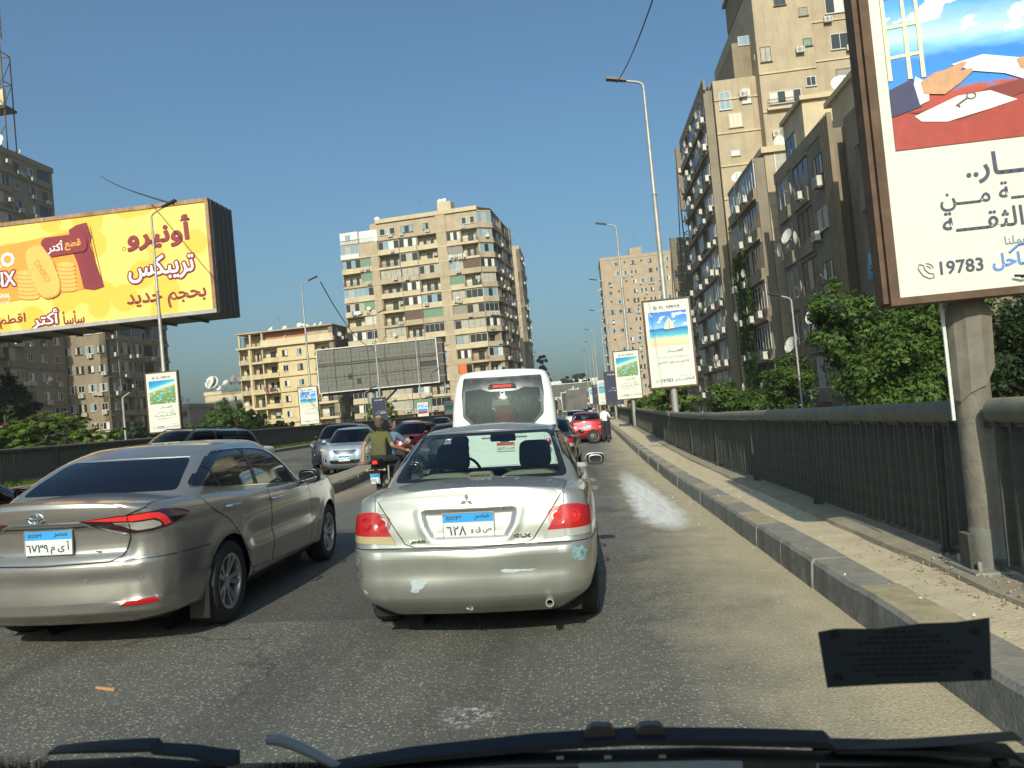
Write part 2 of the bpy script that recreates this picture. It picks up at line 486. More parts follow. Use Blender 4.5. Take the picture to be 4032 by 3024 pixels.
for k in range(3):
    kerb_meshes[('g', k)] = kerb_mesh('grey%d' % k, M_kerbg); kerb_meshes[('y', k)] = kerb_mesh('yel%d' % k, M_kerby)
random.seed(11)
for i in range(-2, 70):
    y = i*1.0 + .35
    c = 'g' if i % 2 else 'y'
    if random.random() < .12: c = 'g'
    e0, e1 = elev(0, y), elev(0, y+1)
    o = link('kerb_stone', kerb_meshes[(c, random.randrange(3))], walk, (rnd(-.009, .007), y, e0+rnd(-.006, .004)), (atan2(e1-e0, 1)+rnd(-.003, .003), 0, rnd(-.006, .006)))
mb = MB()
for i in range(len(YS)-1):
    y0, y1 = max(YS[i], 70.35), YS[i+1]
    if y1 <= 70.4: continue
    for (a, b, c, d) in [((1.7, -.03), (1.71, .23), (1.71, .23), (1.98, .238))]:
        mb.add([(1.7, y0, elev(0, y0)-.03), (1.71, y0, elev(0, y0)+.23), (1.98, y0, elev(0, y0)+.238), (1.7, y1, elev(0, y1)-.03), (1.71, y1, elev(0, y1)+.23), (1.98, y1, elev(0, y1)+.238)], [(0,3,4,1), (1,4,5,2)])
mb.build('far_kerb', M_kerbg, walk)
# cable duct crack and raised plinth under the rail
mb = MB(); random.seed(5)
ys = [-6 + .5*i for i in range(0, 130)] + [60+10*i for i in range(40)]
vs = []; fs = []
for y in ys:
    x0 = xr(y)-.27+rnd(-.012, .012); z = walkz(0, y)
    vs += [(x0, y, z-.02), (x0+.012, y, z+.035+rnd(-.006, .006)), (x0+.10, y, z+.046+rnd(-.004, .004)), (xr(y)+.30, y, z+.05), (xr(y)+.34, y, z-.3)]
for i in range(len(ys)-1):
    for q in range(4): fs.append((i*5+q, (i+1)*5+q, (i+1)*5+q+1, i*5+q+1))
mb.add(vs, fs); mb.build('rail_plinth', M_conc, walk, smooth=False)
# rubble and litter against the plinth
def pebbles(name, n, fx, fy, fz, s0, s1, m, seed):
    random.seed(seed); mb = MB()
    for _ in range(n):
        x, y = fx(), fy(); s = rnd(s0, s1)
        R = Euler((rnd(0, 6), rnd(0, 6), rnd(0, 6))).to_matrix().to_4x4()
        M = Matrix.Translation((x, y, fz(x, y)+s*.25)) @ R @ Matrix.Diagonal((s, s*rnd(.5, .9), s*rnd(.3, .6), 1))
        mb.add([(1,0,0),(-1,0,0),(0,1,0),(0,-1,0),(0,0,1),(0,0,-1)], [(0,2,4),(2,1,4),(1,3,4),(3,0,4),(2,0,5),(1,2,5),(3,1,5),(0,3,5)], M)
    o = mb.build(name, m); o['kind'] = 'stuff'; return o
pebbles('rubble', 900, lambda: 2.0+abs(random.gauss(0, .33)) if random.random() < .5 else rnd(2.2, 2.75), lambda: rnd(3.2, 22), walkz, .004, .014, M_conc, 3)
pebbles('rubble', 160, lambda: rnd(2.25, 2.70), lambda: rnd(4.6, 6.4), lambda x, y: walkz(x, y)+(.05 if x > 2.42 else .01), .005, .018, M_conc, 4)
pebbles('gravel', 700, lambda: 1.70-abs(random.gauss(0, .22)), lambda: rnd(2.5, 26), lambda x, y: elev(x, y), .002, .009, M_conc, 5)
pebbles('litter', 70, lambda: rnd(1.3, 2.6), lambda: rnd(3, 20), lambda x, y: (walkz(x, y) if x > 1.75 else elev(x, y)), .006, .02, mat('litter_paper', (.55, .52, .47), .9), 6)
# a splinter of wood on the asphalt behind the left saloon
mb = MB(); mb.box(-.075, .075, -.008, .008, 0, .012)
tag(mb.build('wood_splinter', mat('raw_wood', (.42, .22, .10), .8), None, loc=(-2.9, 4.35, .002), rot=(0, 0, -.3)), 'thin orange splinter of wood lying on the asphalt at lower left', 'wood piece')

# ---------------------------------------------------------------- railings
bar_me = MB().box(-.045, .045, -.012, .012, 0, .93).mesh('bar', M_rail)
post_mb = MB().box(-.05, .05, -.045, .045, -.06, 1.03); post_mb.box(-.062, -.05, -.012, .012, -.06, .98)
post_me = post_mb.mesh('post', M_rail)
random.seed(21)
rt = thing('bridge_railing', 'dark green steel bridge railing with round cap along the right walkway', 'railing', (0, 0, 0))
postY = [-.9, 2.6, 6.1, 9.5, 12.95, 16.7, 20.9] + [25.0+3.9*i for i in range(10)]
base = lambda y: walkz(0, y)+.05
for y in postY:
    o = link('post', post_me, rt, (xr(y), y, base(y)), (rnd(-.015, .015), rnd(-.012, .012), 0))
nb = 0; y = -.8
far = MB()
while y < 220:
    near = min(abs(y-p) for p in postY) < .09
    if not near and not 5.33 < y < 5.70:
        tx, ty = rnd(-.02, .02), rnd(-.02, .02)
        if nb < 296: link('bar', bar_me, rt, (xr(y), y, base(y)+.07), (tx*.3, ty, rnd(-.15, .15))); nb += 1
        else: far.box(xr(y)-.03, xr(y)+.03, y-.012, y+.012, base(y)+.07, base(y)+.97)
    y += .158
o = far.build('far_bars', M_rail, rt); o['kind'] = 'stuff'
# bottom and top rails, round cap in lengths, broken at the lamp post
mb = MB()
yy = [-2 + i for i in range(0, 60)] + [60+5*i for i in range(33)]
for i in range(len(yy)-1):
    a, b = yy[i], yy[i+1]
    for z in (.05, .955):
        mb.add([(xr(a)-.032, a, base(a)+z), (xr(a)+.032, a, base(a)+z), (xr(a)+.032, a, base(a)+z+.03), (xr(a)-.032, a, base(a)+z+.03), (xr(b)-.032, b, base(b)+z), (xr(b)+.032, b, base(b)+z), (xr(b)+.032, b, base(b)+z+.03), (xr(b)-.032, b, base(b)+z+.03)],
               [(0,1,5,4), (1,2,6,5), (2,3,7,6), (3,0,4,7)])
mb.build('rail', M_rail, rt)
segs = [(-2, 5.28), (5.72, 26.3), (26.75, 47.6), (48.1, 69), (69.6, 220)]
for a, b in segs:
    n = max(2, int((b-a)/1.2)); pts = [(xr(a+(b-a)*i/n), a+(b-a)*i/n, base(a+(b-a)*i/n)+1.055+rnd(-.006, .006)) for i in range(n+1)]
    mb = MB().tube(pts, .086, 14); mb.build('handrail', M_railtop, rt, smooth=True)
# left railing, on its own low kerb
lt = thing('bridge_railing', 'long dark railing along the far left edge of the flyover, greenery behind', 'railing', (0, 0, 0))
lz = lambda y: elevL(XL, y)+.22
nb = 0; y = 17; far = MB()
while y < 240:
    if nb < 290: link('bar', bar_me, lt, (XL, y, lz(y)+.07), (0, rnd(-.02, .02), 0), (1.2, 1.9, 1.22)); nb += 1
    else: far.box(XL-.04, XL+.04, y-.03, y+.03, lz(y)+.05, lz(y)+1.2)
    y += .165
o = far.build('far_bars', M_rail, lt); o['kind'] = 'stuff'
for i in range(56):
    y = 14+3.6*i; link('post', post_me, lt, (XL, y, lz(y)), None, (1.3, 1.3, 1.2))
mb = MB(); mb.tube([(XL, 5+5*i, lz(5+5*i)+1.27) for i in range(48)], .075, 10); mb.build('handrail', M_rail, lt, smooth=True)
mb = MB()
for z in (.05, 1.15): mb.tube([(XL, 5+5*i, lz(5+5*i)+z) for i in range(48)], .03, 4)
mb.build('rail', M_rail, lt)
mb = MB(); vs = []; fs = []
yy = [2 + 6*i for i in range(42)]
for y in yy:
    e = elevL(XL, y); vs += [(XL+1.0, y, e-.02), (XL+.99, y, e+.20), (XL-.2, y, e+.22), (XL-.6, y, e+.22), (XL-.62, y, e-.7)]
for i in range(len(yy)-1):
    for q in range(4): fs.append((i*5+q, (i+1)*5+q, (i+1)*5+q+1, i*5+q+1)[::-1])
mb.add(vs, fs); struct('left_kerb', mb.build('left_kerb', M_kerbold))

# ---------------------------------------------------------------- median kerb between the carriageways
random.seed(31)
M_med = struct('median', MB().box(-.001, .001, -.001, .001, -.3, -.29).build('median', M_kerbold))
def med_x(y): return -5.95 if y < 17.4 else (-5.92 - .10*(y-17.4) if y < 38 else -7.98-.03*(y-38))
ys = [4.0]
y = 17.55
blocks = []
while y < 95: blocks.append((y, y+2.85, 0)); y += 2.9
y = 17.3
while y > -6: blocks.append((y-3.3, y-.03, -.22)); y -= 3.35
for (a, b, dx) in blocks:
    n = 6; mb = MB(); vs = []; fs = []
    for i in range(n+1):
        yy_ = a+(b-a)*i/n; x = med_x(yy_)+dx; e = elevL(x, yy_); j = lambda s: rnd(-s, s)
        vs += [(x+.02+j(.012), yy_, e-.03), (x-.01+j(.015), yy_, e+.20+j(.012)), (x-.05+j(.01), yy_, e+.25+j(.008)), (x-.80+j(.01), yy_, e+.25+j(.008)), (x-.86, yy_, e-.03)]
    for i in range(n):
        for q in range(4): fs.append((i*5+q, (i+1)*5+q, (i+1)*5+q+1, i*5+q+1)[::-1])
    fs.append((4,3,2,1,0)); e_ = n*5; fs.append((e_, e_+1, e_+2, e_+3, e_+4))
    mb.add(vs, fs); mb.build('kerb_block', M_kerbold, M_med)
# ================================================================ vehicles
def cr(keys, t):
    """monotone-ish cubic through (t, value tuples)"""
    if t <= keys[0][0]: return keys[0][1]
    if t >= keys[-1][0]: return keys[-1][1]
    i = 0
    while keys[i+1][0] < t: i += 1
    t0, a = keys[i]; t1, b = keys[i+1]; h = t1-t0; s = (t-t0)/h
    def tang(j, k):
        if j <= 0 or j >= len(keys)-1: 
            jj = min(max(j, 0), len(keys)-2); return (keys[jj+1][1][k]-keys[jj][1][k])/(keys[jj+1][0]-keys[jj][0])
        d0 = (keys[j][1][k]-keys[j-1][1][k])/(keys[j][0]-keys[j-1][0]); d1 = (keys[j+1][1][k]-keys[j][1][k])/(keys[j+1][0]-keys[j][0])
        if d0*d1 <= 0: return 0.0
        return 2*d0*d1/(d0+d1)
    out = []
    for k in range(len(a)):
        m0, m1 = tang(i, k), tang(i+1, k)
        out.append((2*s**3-3*s*s+1)*a[k] + (s**3-2*s*s+s)*h*m0 + (-2*s**3+3*s*s)*b[k] + (s**3-s*s)*h*m1)
    return tuple(out)
def c1(keys, t): return cr([(a, (b,)) for a, b in keys], t)[0]

class Hull:
    """closed-outline stack of horizontal rings; levels (t,(z,k,W,yr,yf,rr,rf,br,bf)); k blends z from the level value to top(x,y)"""
    def __init__(s, levels, nlev, top, taper, base=None, nr=22, nc=7, ns=46, nf=16, ref=None):
        s.P = []; s.N = None; s.F = []; s.U = []
        t0, t1 = levels[0][0], levels[-1][0]
        ts = sorted(set([t0+(t1-t0)*i/nlev for i in range(nlev+1)] + [l[0] for l in levels]))
        half = []
        for i in range(nr): half.append(('r', i/nr))
        for i in range(nc): half.append(('a', i/nc))
        for i in range(ns): half.append(('s', i/ns))
        for i in range(nc): half.append(('b', i/nc))
        for i in range(nf+1): half.append(('f', i/nf))
        full = [(c, q, 1) for c, q in half] + [(c, q, -1) for c, q in half[::-1][1:-1]]
        s.n = len(full)
        def pt(L, c, q, sg):
            z, k, W, yr, yf, rr, rf, br, bf = L
            rr = min(rr, W*.95); rf = min(rf, W*.95)
            er = br; ef = bf
            xr0 = W-rr; yr0 = yr + er*(xr0/W)**2
            xf0 = W-rf; yf0 = yf - ef*(xf0/W)**2
            if c == 'r': x = xr0*q; y = yr + er*(x/W)**2
            elif c == 'a':
                a = q*pi/2; x = xr0 + rr*sin(a)**.92; y = yr0 + rr*(1-cos(a)**.92)
            elif c == 's': x = W; y = (yr0+rr) + (yf0-rf-yr0-rr)*q
            elif c == 'b':
                a = (1-q)*pi/2; x = xf0 + rf*sin(a); y = yf0 - rf*(1-cos(a))
            else: x = xf0*(1-q); y = yf - ef*(x/W)**2
            x *= taper(y)
            z0 = z + (base(y) if base else 0)
            zz = z0*(1-k) + k*top(x, y)
            return Vector((x*sg, y, zz))
        s.rows = []
        for t in ts:
            L = cr(levels, t)
            s.rows.append([pt(L, *f) for f in full])
        # arc length coordinate from the rear centre, taken at a reference height
        L = cr(levels, ref if ref is not None else (t0+t1)/3)
        R = [pt(L, *f) for f in full]; s.ref = R
        u = [0.0]
        m = len(half)
        for i in range(1, m): u.append(u[-1] + (R[i].xy-R[i-1].xy).length)
        s.u = u + [-v for v in u[::-1][1:-1]]
        for row in s.rows:
            for i, p in enumerate(row): s.P.append(p); s.U.append(s.u[i])
        n = s.n
        for j in range(len(s.rows)-1):
            for i in range(n):
                i2 = (i+1) % n
                s.F.append([j*n+i, j*n+i2, (j+1)*n+i2, (j+1)*n+i])
        s.halfm = m
        s.T = [None]*len(s.F)
    def u_at(s, x, y):
        best = min(range(s.halfm), key=lambda i: (s.ref[i].x-abs(x))**2 + (s.ref[i].y-y)**2)
        return s.u[best]*(1 if x >= 0 else -1)
    def displace(s, fn):
        s.P = [fn(p) for p in s.P]
    def fnormal(s, f):
        a, b, c = s.P[f[0]], s.P[f[1]], s.P[f[2]]
        n = (b-a).cross(s.P[f[-1]]-a)
        if n.length < 1e-12: n = (c-a).cross(s.P[f[-1]]-a)
        return n.normalized() if n.length > 1e-12 else Vector((0,0,0))
    def region(s, name, poly, key, filt, within=None):
        """cut the polygon outline into the mesh and tag what lies inside"""
        K = (lambda i: (s.U[i], s.P[i].z)) if key == 'uz' else (lambda i: (s.P[i].x, s.P[i].z)) if key == 'xz' else (lambda i: (s.P[i].y, s.P[i].z)) if key == 'yz' else (lambda i: (s.P[i].x, s.P[i].y))
        x0 = min(p[0] for p in poly)-1e-4; x1 = max(p[0] for p in poly)+1e-4; y0 = min(p[1] for p in poly)-1e-4; y1 = max(p[1] for p in poly)+1e-4
        cand = []; rest = []
        for fi, f in enumerate(s.F):
            ks = [K(i) for i in f]
            if (max(k[0] for k in ks) < x0 or min(k[0] for k in ks) > x1 or max(k[1] for k in ks) < y0 or min(k[1] for k in ks) > y1
                or (key == 'uz' and max(k[0] for k in ks)-min(k[0] for k in ks) > 1.5)): rest.append(fi); continue
            c = sum((s.P[i] for i in f), Vector())/len(f)
            if (within is None or s.T[fi] in within) and filt(c, s.fnormal(f)): cand.append(fi)
            else: rest.append(fi)
        faces = [(s.F[i], s.T[i]) for i in cand]
        n = len(poly)
        for e in range(n):
            ax, ay = poly[e]; bx, by = poly[(e+1) % n]
            nx, ny = by-ay, ax-bx; ln = sqrt(nx*nx+ny*ny)
            if ln < 1e-9: continue
            nx /= ln; ny /= ln; d = nx*ax+ny*ay
            # only faces whose span meets this edge's own box
            ex0, ex1 = min(ax, bx)-.012, max(ax, bx)+.012; ey0, ey1 = min(ay, by)-.012, max(ay, by)+.012
            cache = {}; new = []
            for f, tg in faces:
                ks = [K(i) for i in f]
                if max(k[0] for k in ks) < ex0 or min(k[0] for k in ks) > ex1 or max(k[1] for k in ks) < ey0 or min(k[1] for k in ks) > ey1:
                    new.append((f, tg)); continue
                ds = [k[0]*nx+k[1]*ny-d for k in ks]
                if min(ds) > -1e-5 or max(ds) < 1e-5: new.append((f, tg)); continue
                A = []; B = []
                m = len(f)
                for i in range(m):
                    j = (i+1) % m; di, dj = ds[i], ds[j]
                    if di >= -1e-6: A.append(f[i])
                    if di <= 1e-6: B.append(f[i])
                    if (di > 1e-6 and dj < -1e-6) or (di < -1e-6 and dj > 1e-6):
                        kk = (min(f[i], f[j]), max(f[i], f[j]))
                        if kk not in cache:
                            t = di/(di-dj); p = s.P[f[i]].lerp(s.P[f[j]], t)
                            s.P.append(p); s.U.append(s.U[f[i]]*(1-t)+s.U[f[j]]*t); cache[kk] = len(s.P)-1
                        A.append(cache[kk]); B.append(cache[kk])
                if len(A) > 2: new.append((A, tg))
                if len(B) > 2: new.append((B, tg))
            faces = new
        def inside(px, py):
            r = False; j = n-1
            for i in range(n):
                xi, yi = poly[i]; xj, yj = poly[j]
                if (yi > py) != (yj > py) and px < (xj-xi)*(py-yi)/(yj-yi)+xi: r = not r
                j = i
            return r
        F = [s.F[i] for i in rest]; T = [s.T[i] for i in rest]
        for f, tg in faces:
            ks = [K(i) for i in f]
            cx = sum(k[0] for k in ks)/len(ks); cy = sum(k[1] for k in ks)/len(ks)
            F.append(f); T.append(name if inside(cx, cy) else tg)
        s.F = F; s.T = T
    def finish(s):
        """vertex normals over the whole skin, kept when regions are split into parts"""
        N = [Vector((0,0,0)) for _ in s.P]
        for f in s.F:
            a = s.P[f[0]]; acc = Vector((0,0,0))
            for i in range(1, len(f)-1): acc += (s.P[f[i]]-a).cross(s.P[f[i+1]]-a)
            for i in f: N[i] += acc
        s.N = [n.normalized() if n.length > 1e-12 else Vector((0,0,1)) for n in N]
    def part(s, name, tags, m, parent, off=0.0, split=True):
        """one object per connected island of the tagged faces; returns the largest"""
        fl = [f for f, t in zip(s.F, s.T) if t in tags]
        if not fl: return None
        groups = [fl]
        if split and None not in tags:
            par = {}
            def find(a):
                while par.setdefault(a, a) != a: par[a] = par[par[a]]; a = par[a]
                return a
            for f in fl:
                r = find(f[0])
                for i in f[1:]: par[find(i)] = r
            d = {}
            for f in fl: d.setdefault(find(f[0]), []).append(f)
            big = max(len(g) for g in d.values()); keep = [g for g in d.values() if len(g) > max(3, big*.04)]; small = [f for g in d.values() if len(g) <= max(3, big*.04) for f in g]
            keep.sort(key=len, reverse=True); keep[0] += small; groups = keep
        first = None
        for g in groups:
            idx = {}; vs = []; fs = []; ns = []
            for f in g:
                q = []
                for i in f:
                    if i not in idx: idx[i] = len(vs); vs.append(s.P[i]+s.N[i]*off); ns.append(s.N[i])
                    if not q or q[-1] != idx[i]: q.append(idx[i])
                if len(q) > 2: fs.append(q)
            if not fs: continue
            me = bpy.data.meshes.new(name); me.from_pydata([tuple(v) for v in vs], [], fs); me.materials.append(m)
            me.polygons.foreach_set('use_smooth', [True]*len(me.polygons))
            me.normals_split_custom_set_from_vertices([tuple(n) for n in ns])
            o = link(name, me, parent); first = first or o
        return first
    def bvh(s, tags=None):
        fs = [f for f, t in zip(s.F, s.T) if tags is None or t in tags]
        return BVHTree.FromPolygons([tuple(p) for p in s.P], fs)

def seam(bv, pts, proj, w, m, parent, name='panel_gap', off=.0008, h=0.0, step=.03, closed=False, mb=None):
    """a thin ribbon laid on the skin along a projected line; proj: 'r' rear, 'f' front, 'R'/'L' side, 't' top"""
    if closed: pts = list(pts)+[pts[0]]
    fine = []
    for i in range(len(pts)-1):
        a, b = Vector(pts[i]), Vector(pts[i+1]); n = max(1, int((b-a).length/step))
        for k in range(n): fine.append(a.lerp(b, k/n))
    fine.append(Vector(pts[-1]))
    hits = []
    for q in fine:
        if proj == 'r': o, d = Vector((q.x, -6, q.y)), Vector((0,1,0))
        elif proj == 'f': o, d = Vector((q.x, 9, q.y)), Vector((0,-1,0))
        elif proj == 'R': o, d = Vector((4, q.x, q.y)), Vector((-1,0,0))
        elif proj == 'L': o, d = Vector((-4, q.x, q.y)), Vector((1,0,0))
        else: o, d = Vector((q.x, q.y, 5)), Vector((0,0,-1))
        r = bv.ray_cast(o, d)
        if r[0] is None: continue
        n = r[1]
        if n.dot(d) > 0: n = -n
        if proj in 'RL' and (abs(n.x) < .35 or abs(r[0].x) < .35): continue
        if proj in 'rf' and abs(n.y) < .12: continue
        hits.append((r[0], n))
    if len(hits) < 2: return None
    own = mb is None
    if own: mb = MB()
    vs = []; fs = []
    for i, (p, n) in enumerate(hits):
        t = (hits[min(i+1, len(hits)-1)][0]-hits[max(i-1, 0)][0])
        if t.length < 1e-9: t = Vector((0,0,1))
        s_ = t.normalized().cross(n).normalized()
        if h: vs += [p-s_*w/2-n*.002, p-s_*w*.3+n*h, p+s_*w*.3+n*h, p+s_*w/2-n*.002]
        else: vs += [p-s_*w/2+n*off, p+s_*w/2+n*off]
    k = 4 if h else 2
    for i in range(len(hits)-1):
        for q in range(k-1): fs.append((i*k+q, i*k+q+1, (i+1)*k+q+1, (i+1)*k+q))
    mb.add(vs, fs)
    if own: return mb.build(name, m, parent, smooth=bool(h))
    return None

def paint(name, col, metal=.55, rough=.34, dust=.25, coat=.8):
    return mat(name, col, rough, metal, noise=.07, nscale=5, coat=coat, dust=dust)
M_tyre = mat('tyre_rubber', (.022, .021, .020), .85, noise=.3, nscale=12, bump=.3, bscale=60)
M_alloy = mat('alloy', (.50, .51, .52), .32, metal=.85)
M_steelrim = mat('steel_rim', (.10, .10, .095), .5, metal=.6, noise=.3, nscale=20)
M_chrome = mat('chrome', (.75, .76, .78), .12, metal=1)
M_blacktrim = mat('black_trim', (.010, .010, .011), .38)
M_under = mat('underbody', (.010, .010, .010), .9)
M_redlens = mat('red_lens', (.36, .008, .010), .22, coat=.35, spec=.5)
M_redlens2 = mat('red_lens_bright', (.85, .03, .03), .12, coat=1)
M_darklens = mat('smoked_lens', (.030, .006, .008), .10, coat=1)
M_clear = mat('clear_lens', (.42, .41, .38), .16, metal=.3, coat=1)
M_yclear = mat('yellowed_lens', (.36, .29, .16), .25, coat=.8)
M_mirror = mat('mirror_glass', (.09, .10, .11), .04, metal=1)
M_tint = mat('tinted_glass', (.006, .008, .012), .05, spec=.6, coat=.4, noise=.0)
G_clear = glassmat('clear_glass', (.78, .88, .84))
G_mid = glassmat('grey_glass', (.30, .34, .33))
G_dark = glassmat('dark_glass', (.07, .08, .09))
M_plw = mat('plate_white', (.62, .64, .63), .45, noise=.05, nscale=20)
M_plb = mat('plate_blue', (.03, .30, .72), .45)
M_plr = mat('plate_red', (.62, .07, .04), .45)
M_plt = mat('plate_ink', (.05, .07, .07), .5)
M_inter = mat('cabin_dark', (.018, .018, .018), .85)
M_shelf = mat('cabin_beige', (.17, .165, .125), .9)

def plate(parent, M, nums, lets, w=.35, h=.17, strip=None, name='number_plate', latin=True):
    ys = -.0
    t = link(name, MB().box(-w/2, w/2, -.006, .004, -h/2, h/2).mesh(name, M_plw), parent)
    t.matrix_local = M
    sm = strip or M_plb
    MB().box(-w/2+.006, w/2-.006, -.0085, -.0055, h*.14, h/2-.006).build('band', sm, t)
    if latin: letter('EGYPT', M_plt, t, -w*.27, h*.31, h=h*.155, y=-.0105, bold=.03)
    letter('مصر', M_plt, t, w*.26, h*.31, h=h*.2, y=-.0105, bold=.02, ar=True)
    o1 = letter(nums, M_plt, t, -w*.24, -h*.19, h=h*.36, y=-.0085, bold=.016)
    o2 = letter(lets, M_plt, t, w*.24, -h*.19, w=w*.40, y=-.0085, bold=.02, ar=True)
    fr = MB()
    for a, b, c, d in ((-w/2, w/2, h/2-.004, h/2), (-w/2, w/2, -h/2, -h/2+.004), (-w/2, -w/2+.004, -h/2+.004, h/2-.004), (w/2-.004, w/2, -h/2+.004, h/2-.004)):
        fr.box(a, b, -.011, -.006, c, d)
    fr.build('rim', M_galv, t)
    return t

_WH = {}
def wheel(parent, x, y, r=.315, wd=.20, style='alloy', side=1, name='wheel', z=None, steer=0):
    key = (r, wd, style)
    if key not in _WH:
        t = MB(); hw = wd/2; rr = r*.655
        prof = [(-hw*.88, rr-.004), (-hw, rr+.02), (-hw*1.04, r*.84), (-hw*.93, r*.955), (-hw*.72, r*.99), (-hw*.3, r), (hw*.3, r), (hw*.72, r*.99), (hw*.93, r*.955), (hw*1.04, r*.84), (hw, rr+.02), (hw*.88, rr-.004)]
        t.lathe(prof, 40)
        for g in (-.35, 0, .35):      # tread grooves stand as darker ridges
            t.lathe([(hw*(g-.05), r+.001), (hw*(g-.03), r+.004), (hw*(g+.03), r+.004), (hw*(g+.05), r+.001)], 40)
        tm = t.mesh('tyre', M_tyre, smooth=True)
        k = MB()
        k.lathe([(hw*.90, rr-.002), (hw*.94, rr+.006), (hw*.90, rr-.014), (hw*.45, rr-.024), (-hw*.8, rr-.02)], 40)
        if style == 'alloy':
            n = 10
            for i in range(n):
                a = 2*pi*i/n + (.10 if i % 2 else -.10)
                M = Matrix.Rotation(a, 4, 'X')
                w0, w1 = .014, .020
                k.add([(hw*.60, -w0, .04), (hw*.60, w0, .04), (hw*.86, w1, rr-.012), (hw*.86, -w1, rr-.012), (hw*.30, -w0*.9, .04), (hw*.30, w0*.9, .04), (hw*.5, w1*.9, rr-.012), (hw*.5, -w1*.9, rr-.012)],
                      [(0,1,2,3), (4,7,6,5), (0,3,7,4), (1,5,6,2)], M)
            k.lathe([(hw*.3, .055), (hw*.62, .052), (hw*.68, .035), (hw*.66, .0)], 20)
        elif style == 'steel':
            k.lathe([(hw*.2, rr-.03), (hw*.42, rr*.72), (hw*.55, rr*.55), (hw*.5, rr*.38), (hw*.62, rr*.30), (hw*.6, 0)], 30)
        else:
            k.lathe([(hw*.5, rr-.02), (hw*.75, rr*.75), (hw*.8, rr*.3), (hw*.74, 0)], 30)
            for i in range(8):
                M = Matrix.Rotation(2*pi*i/8, 4, 'X')
                k.add([(hw*.76, -.02, rr*.35), (hw*.76, .02, rr*.35), (hw*.8, .03, rr*.9), (hw*.8, -.03, rr*.9)], [(0,1,2,3)], M)
        km = k.mesh('rim', M_alloy if style in ('alloy', 'cap') else M_steelrim, smooth=True)
        b = MB(); b.lathe([(0, 0), (0, rr-.03)], 30)
        if style == 'steel':
            b.mi = 0
            for i in range(12):
                M = Matrix.Rotation(2*pi*i/12, 4, 'X') @ Matrix.Translation((hw*.47, 0, rr*.66))
                b.add([(0.004, .016*cos(2*pi*j/8), .022*sin(2*pi*j/8)) for j in range(8)], [tuple(range(8))], M)
        bm_ = b.mesh('brake', M_under)
        _WH[key] = (tm, km, bm_)
    tm, km, bm_ = _WH[key]
    w = link(name, tm, parent, (x, y, r if z is None else z), (0, 0, (0 if side > 0 else pi) + steer))
    link('rim', km, w); link('brake', bm_, w)
    return w

def arch(hull, cy, r, zc=None):
    zc = zc if zc is not None else r*.93
    R = r
    poly = [(cy+R*cos(a), zc+R*sin(a)) for a in [2*pi*i/28 for i in range(28)]]
    hull.region('arch', poly, 'yz', lambda c, n: abs(c.x) > .45)

def wells(parent, hw, ys, r, z=.30, inner=.45):
    for y in ys:
        for sg in (1, -1):
            mb = MB(); a, b = sg*inner, sg*(hw-.03); vs = []; n = 18
            for i in range(n+1):
                t = pi*1.08*i/n - .04*pi
                for x in (a, b): vs.append((x, y+r*cos(t), z+r*sin(t)))
            vs += [(a, y+r*cos(2*pi*i/n), z+r*sin(2*pi*i/n)) for i in range(n)]
            mb.add(vs, [(2*i, 2*i+1, 2*i+3, 2*i+2) for i in range(n)] + [tuple(2*n+2+i for i in range(n))])
            mb.build('wheel_well', M_under, parent)

def mirror(parent, x, y, z, side, m, w=.20, h=.13, back=None, stalk=.1):
    mb = MB(); vs = []; n = 16
    prof = [(-.085, .55), (-.075, .92), (-.04, 1.0), (.02, .96), (.06, .72), (.085, .3)]
    for d, s in prof:
        for i in range(n):
            a = 2*pi*i/n
            ex = abs(cos(a))**.6*(1 if cos(a) > 0 else -1); ez = abs(sin(a))**.6*(1 if sin(a) > 0 else -1)
            vs.append((x+side*(w/2)+ex*w/2*s, y+d, z+ez*h/2*s))
    fs = []
    for j in range(len(prof)-1):
        for i in range(n): fs.append((j*n+i, j*n+(i+1)%n, (j+1)*n+(i+1)%n, (j+1)*n+i))
    fs.append(tuple((len(prof)-1)*n+i for i in range(n)))
    mb.add(vs, fs)
    mb.box(min(x, x-side*stalk), max(x+side*.03, x-side*stalk+side*.03) if side > 0 else max(x, x-side*stalk), y-.02, y+.03, z-h/2-.01, z-h/2+.03)
    o = mb.build('mirror', m, parent, smooth=True)
    g = MB(); s = .87
    g.add([(x+side*(w/2)+(abs(cos(2*pi*i/n))**.6*(1 if cos(2*pi*i/n) > 0 else -1))*w/2*s, y-.083, z+(abs(sin(2*pi*i/n))**.6*(1 if sin(2*pi*i/n) > 0 else -1))*h/2*s) for i in range(n)], [tuple(range(n))])
    g.build('mirror_pane', back or M_mirror, o)
    return o

def handle(parent, side, hull_x, y, z, m, ln=.19):
    mb = MB()
    x = side*hull_x
    mb.tube([(x-side*.005, y-ln/2, z), (x+side*.030, y-ln/2+.02, z+.002), (x+side*.036, y, z+.004), (x+side*.030, y+ln/2-.02, z+.002), (x-side*.005, y+ln/2, z)], .0125, 8)
    return mb.build('handle', m, parent, smooth=True)

def mirrored(poly): return [(-a, b) for a, b in poly]

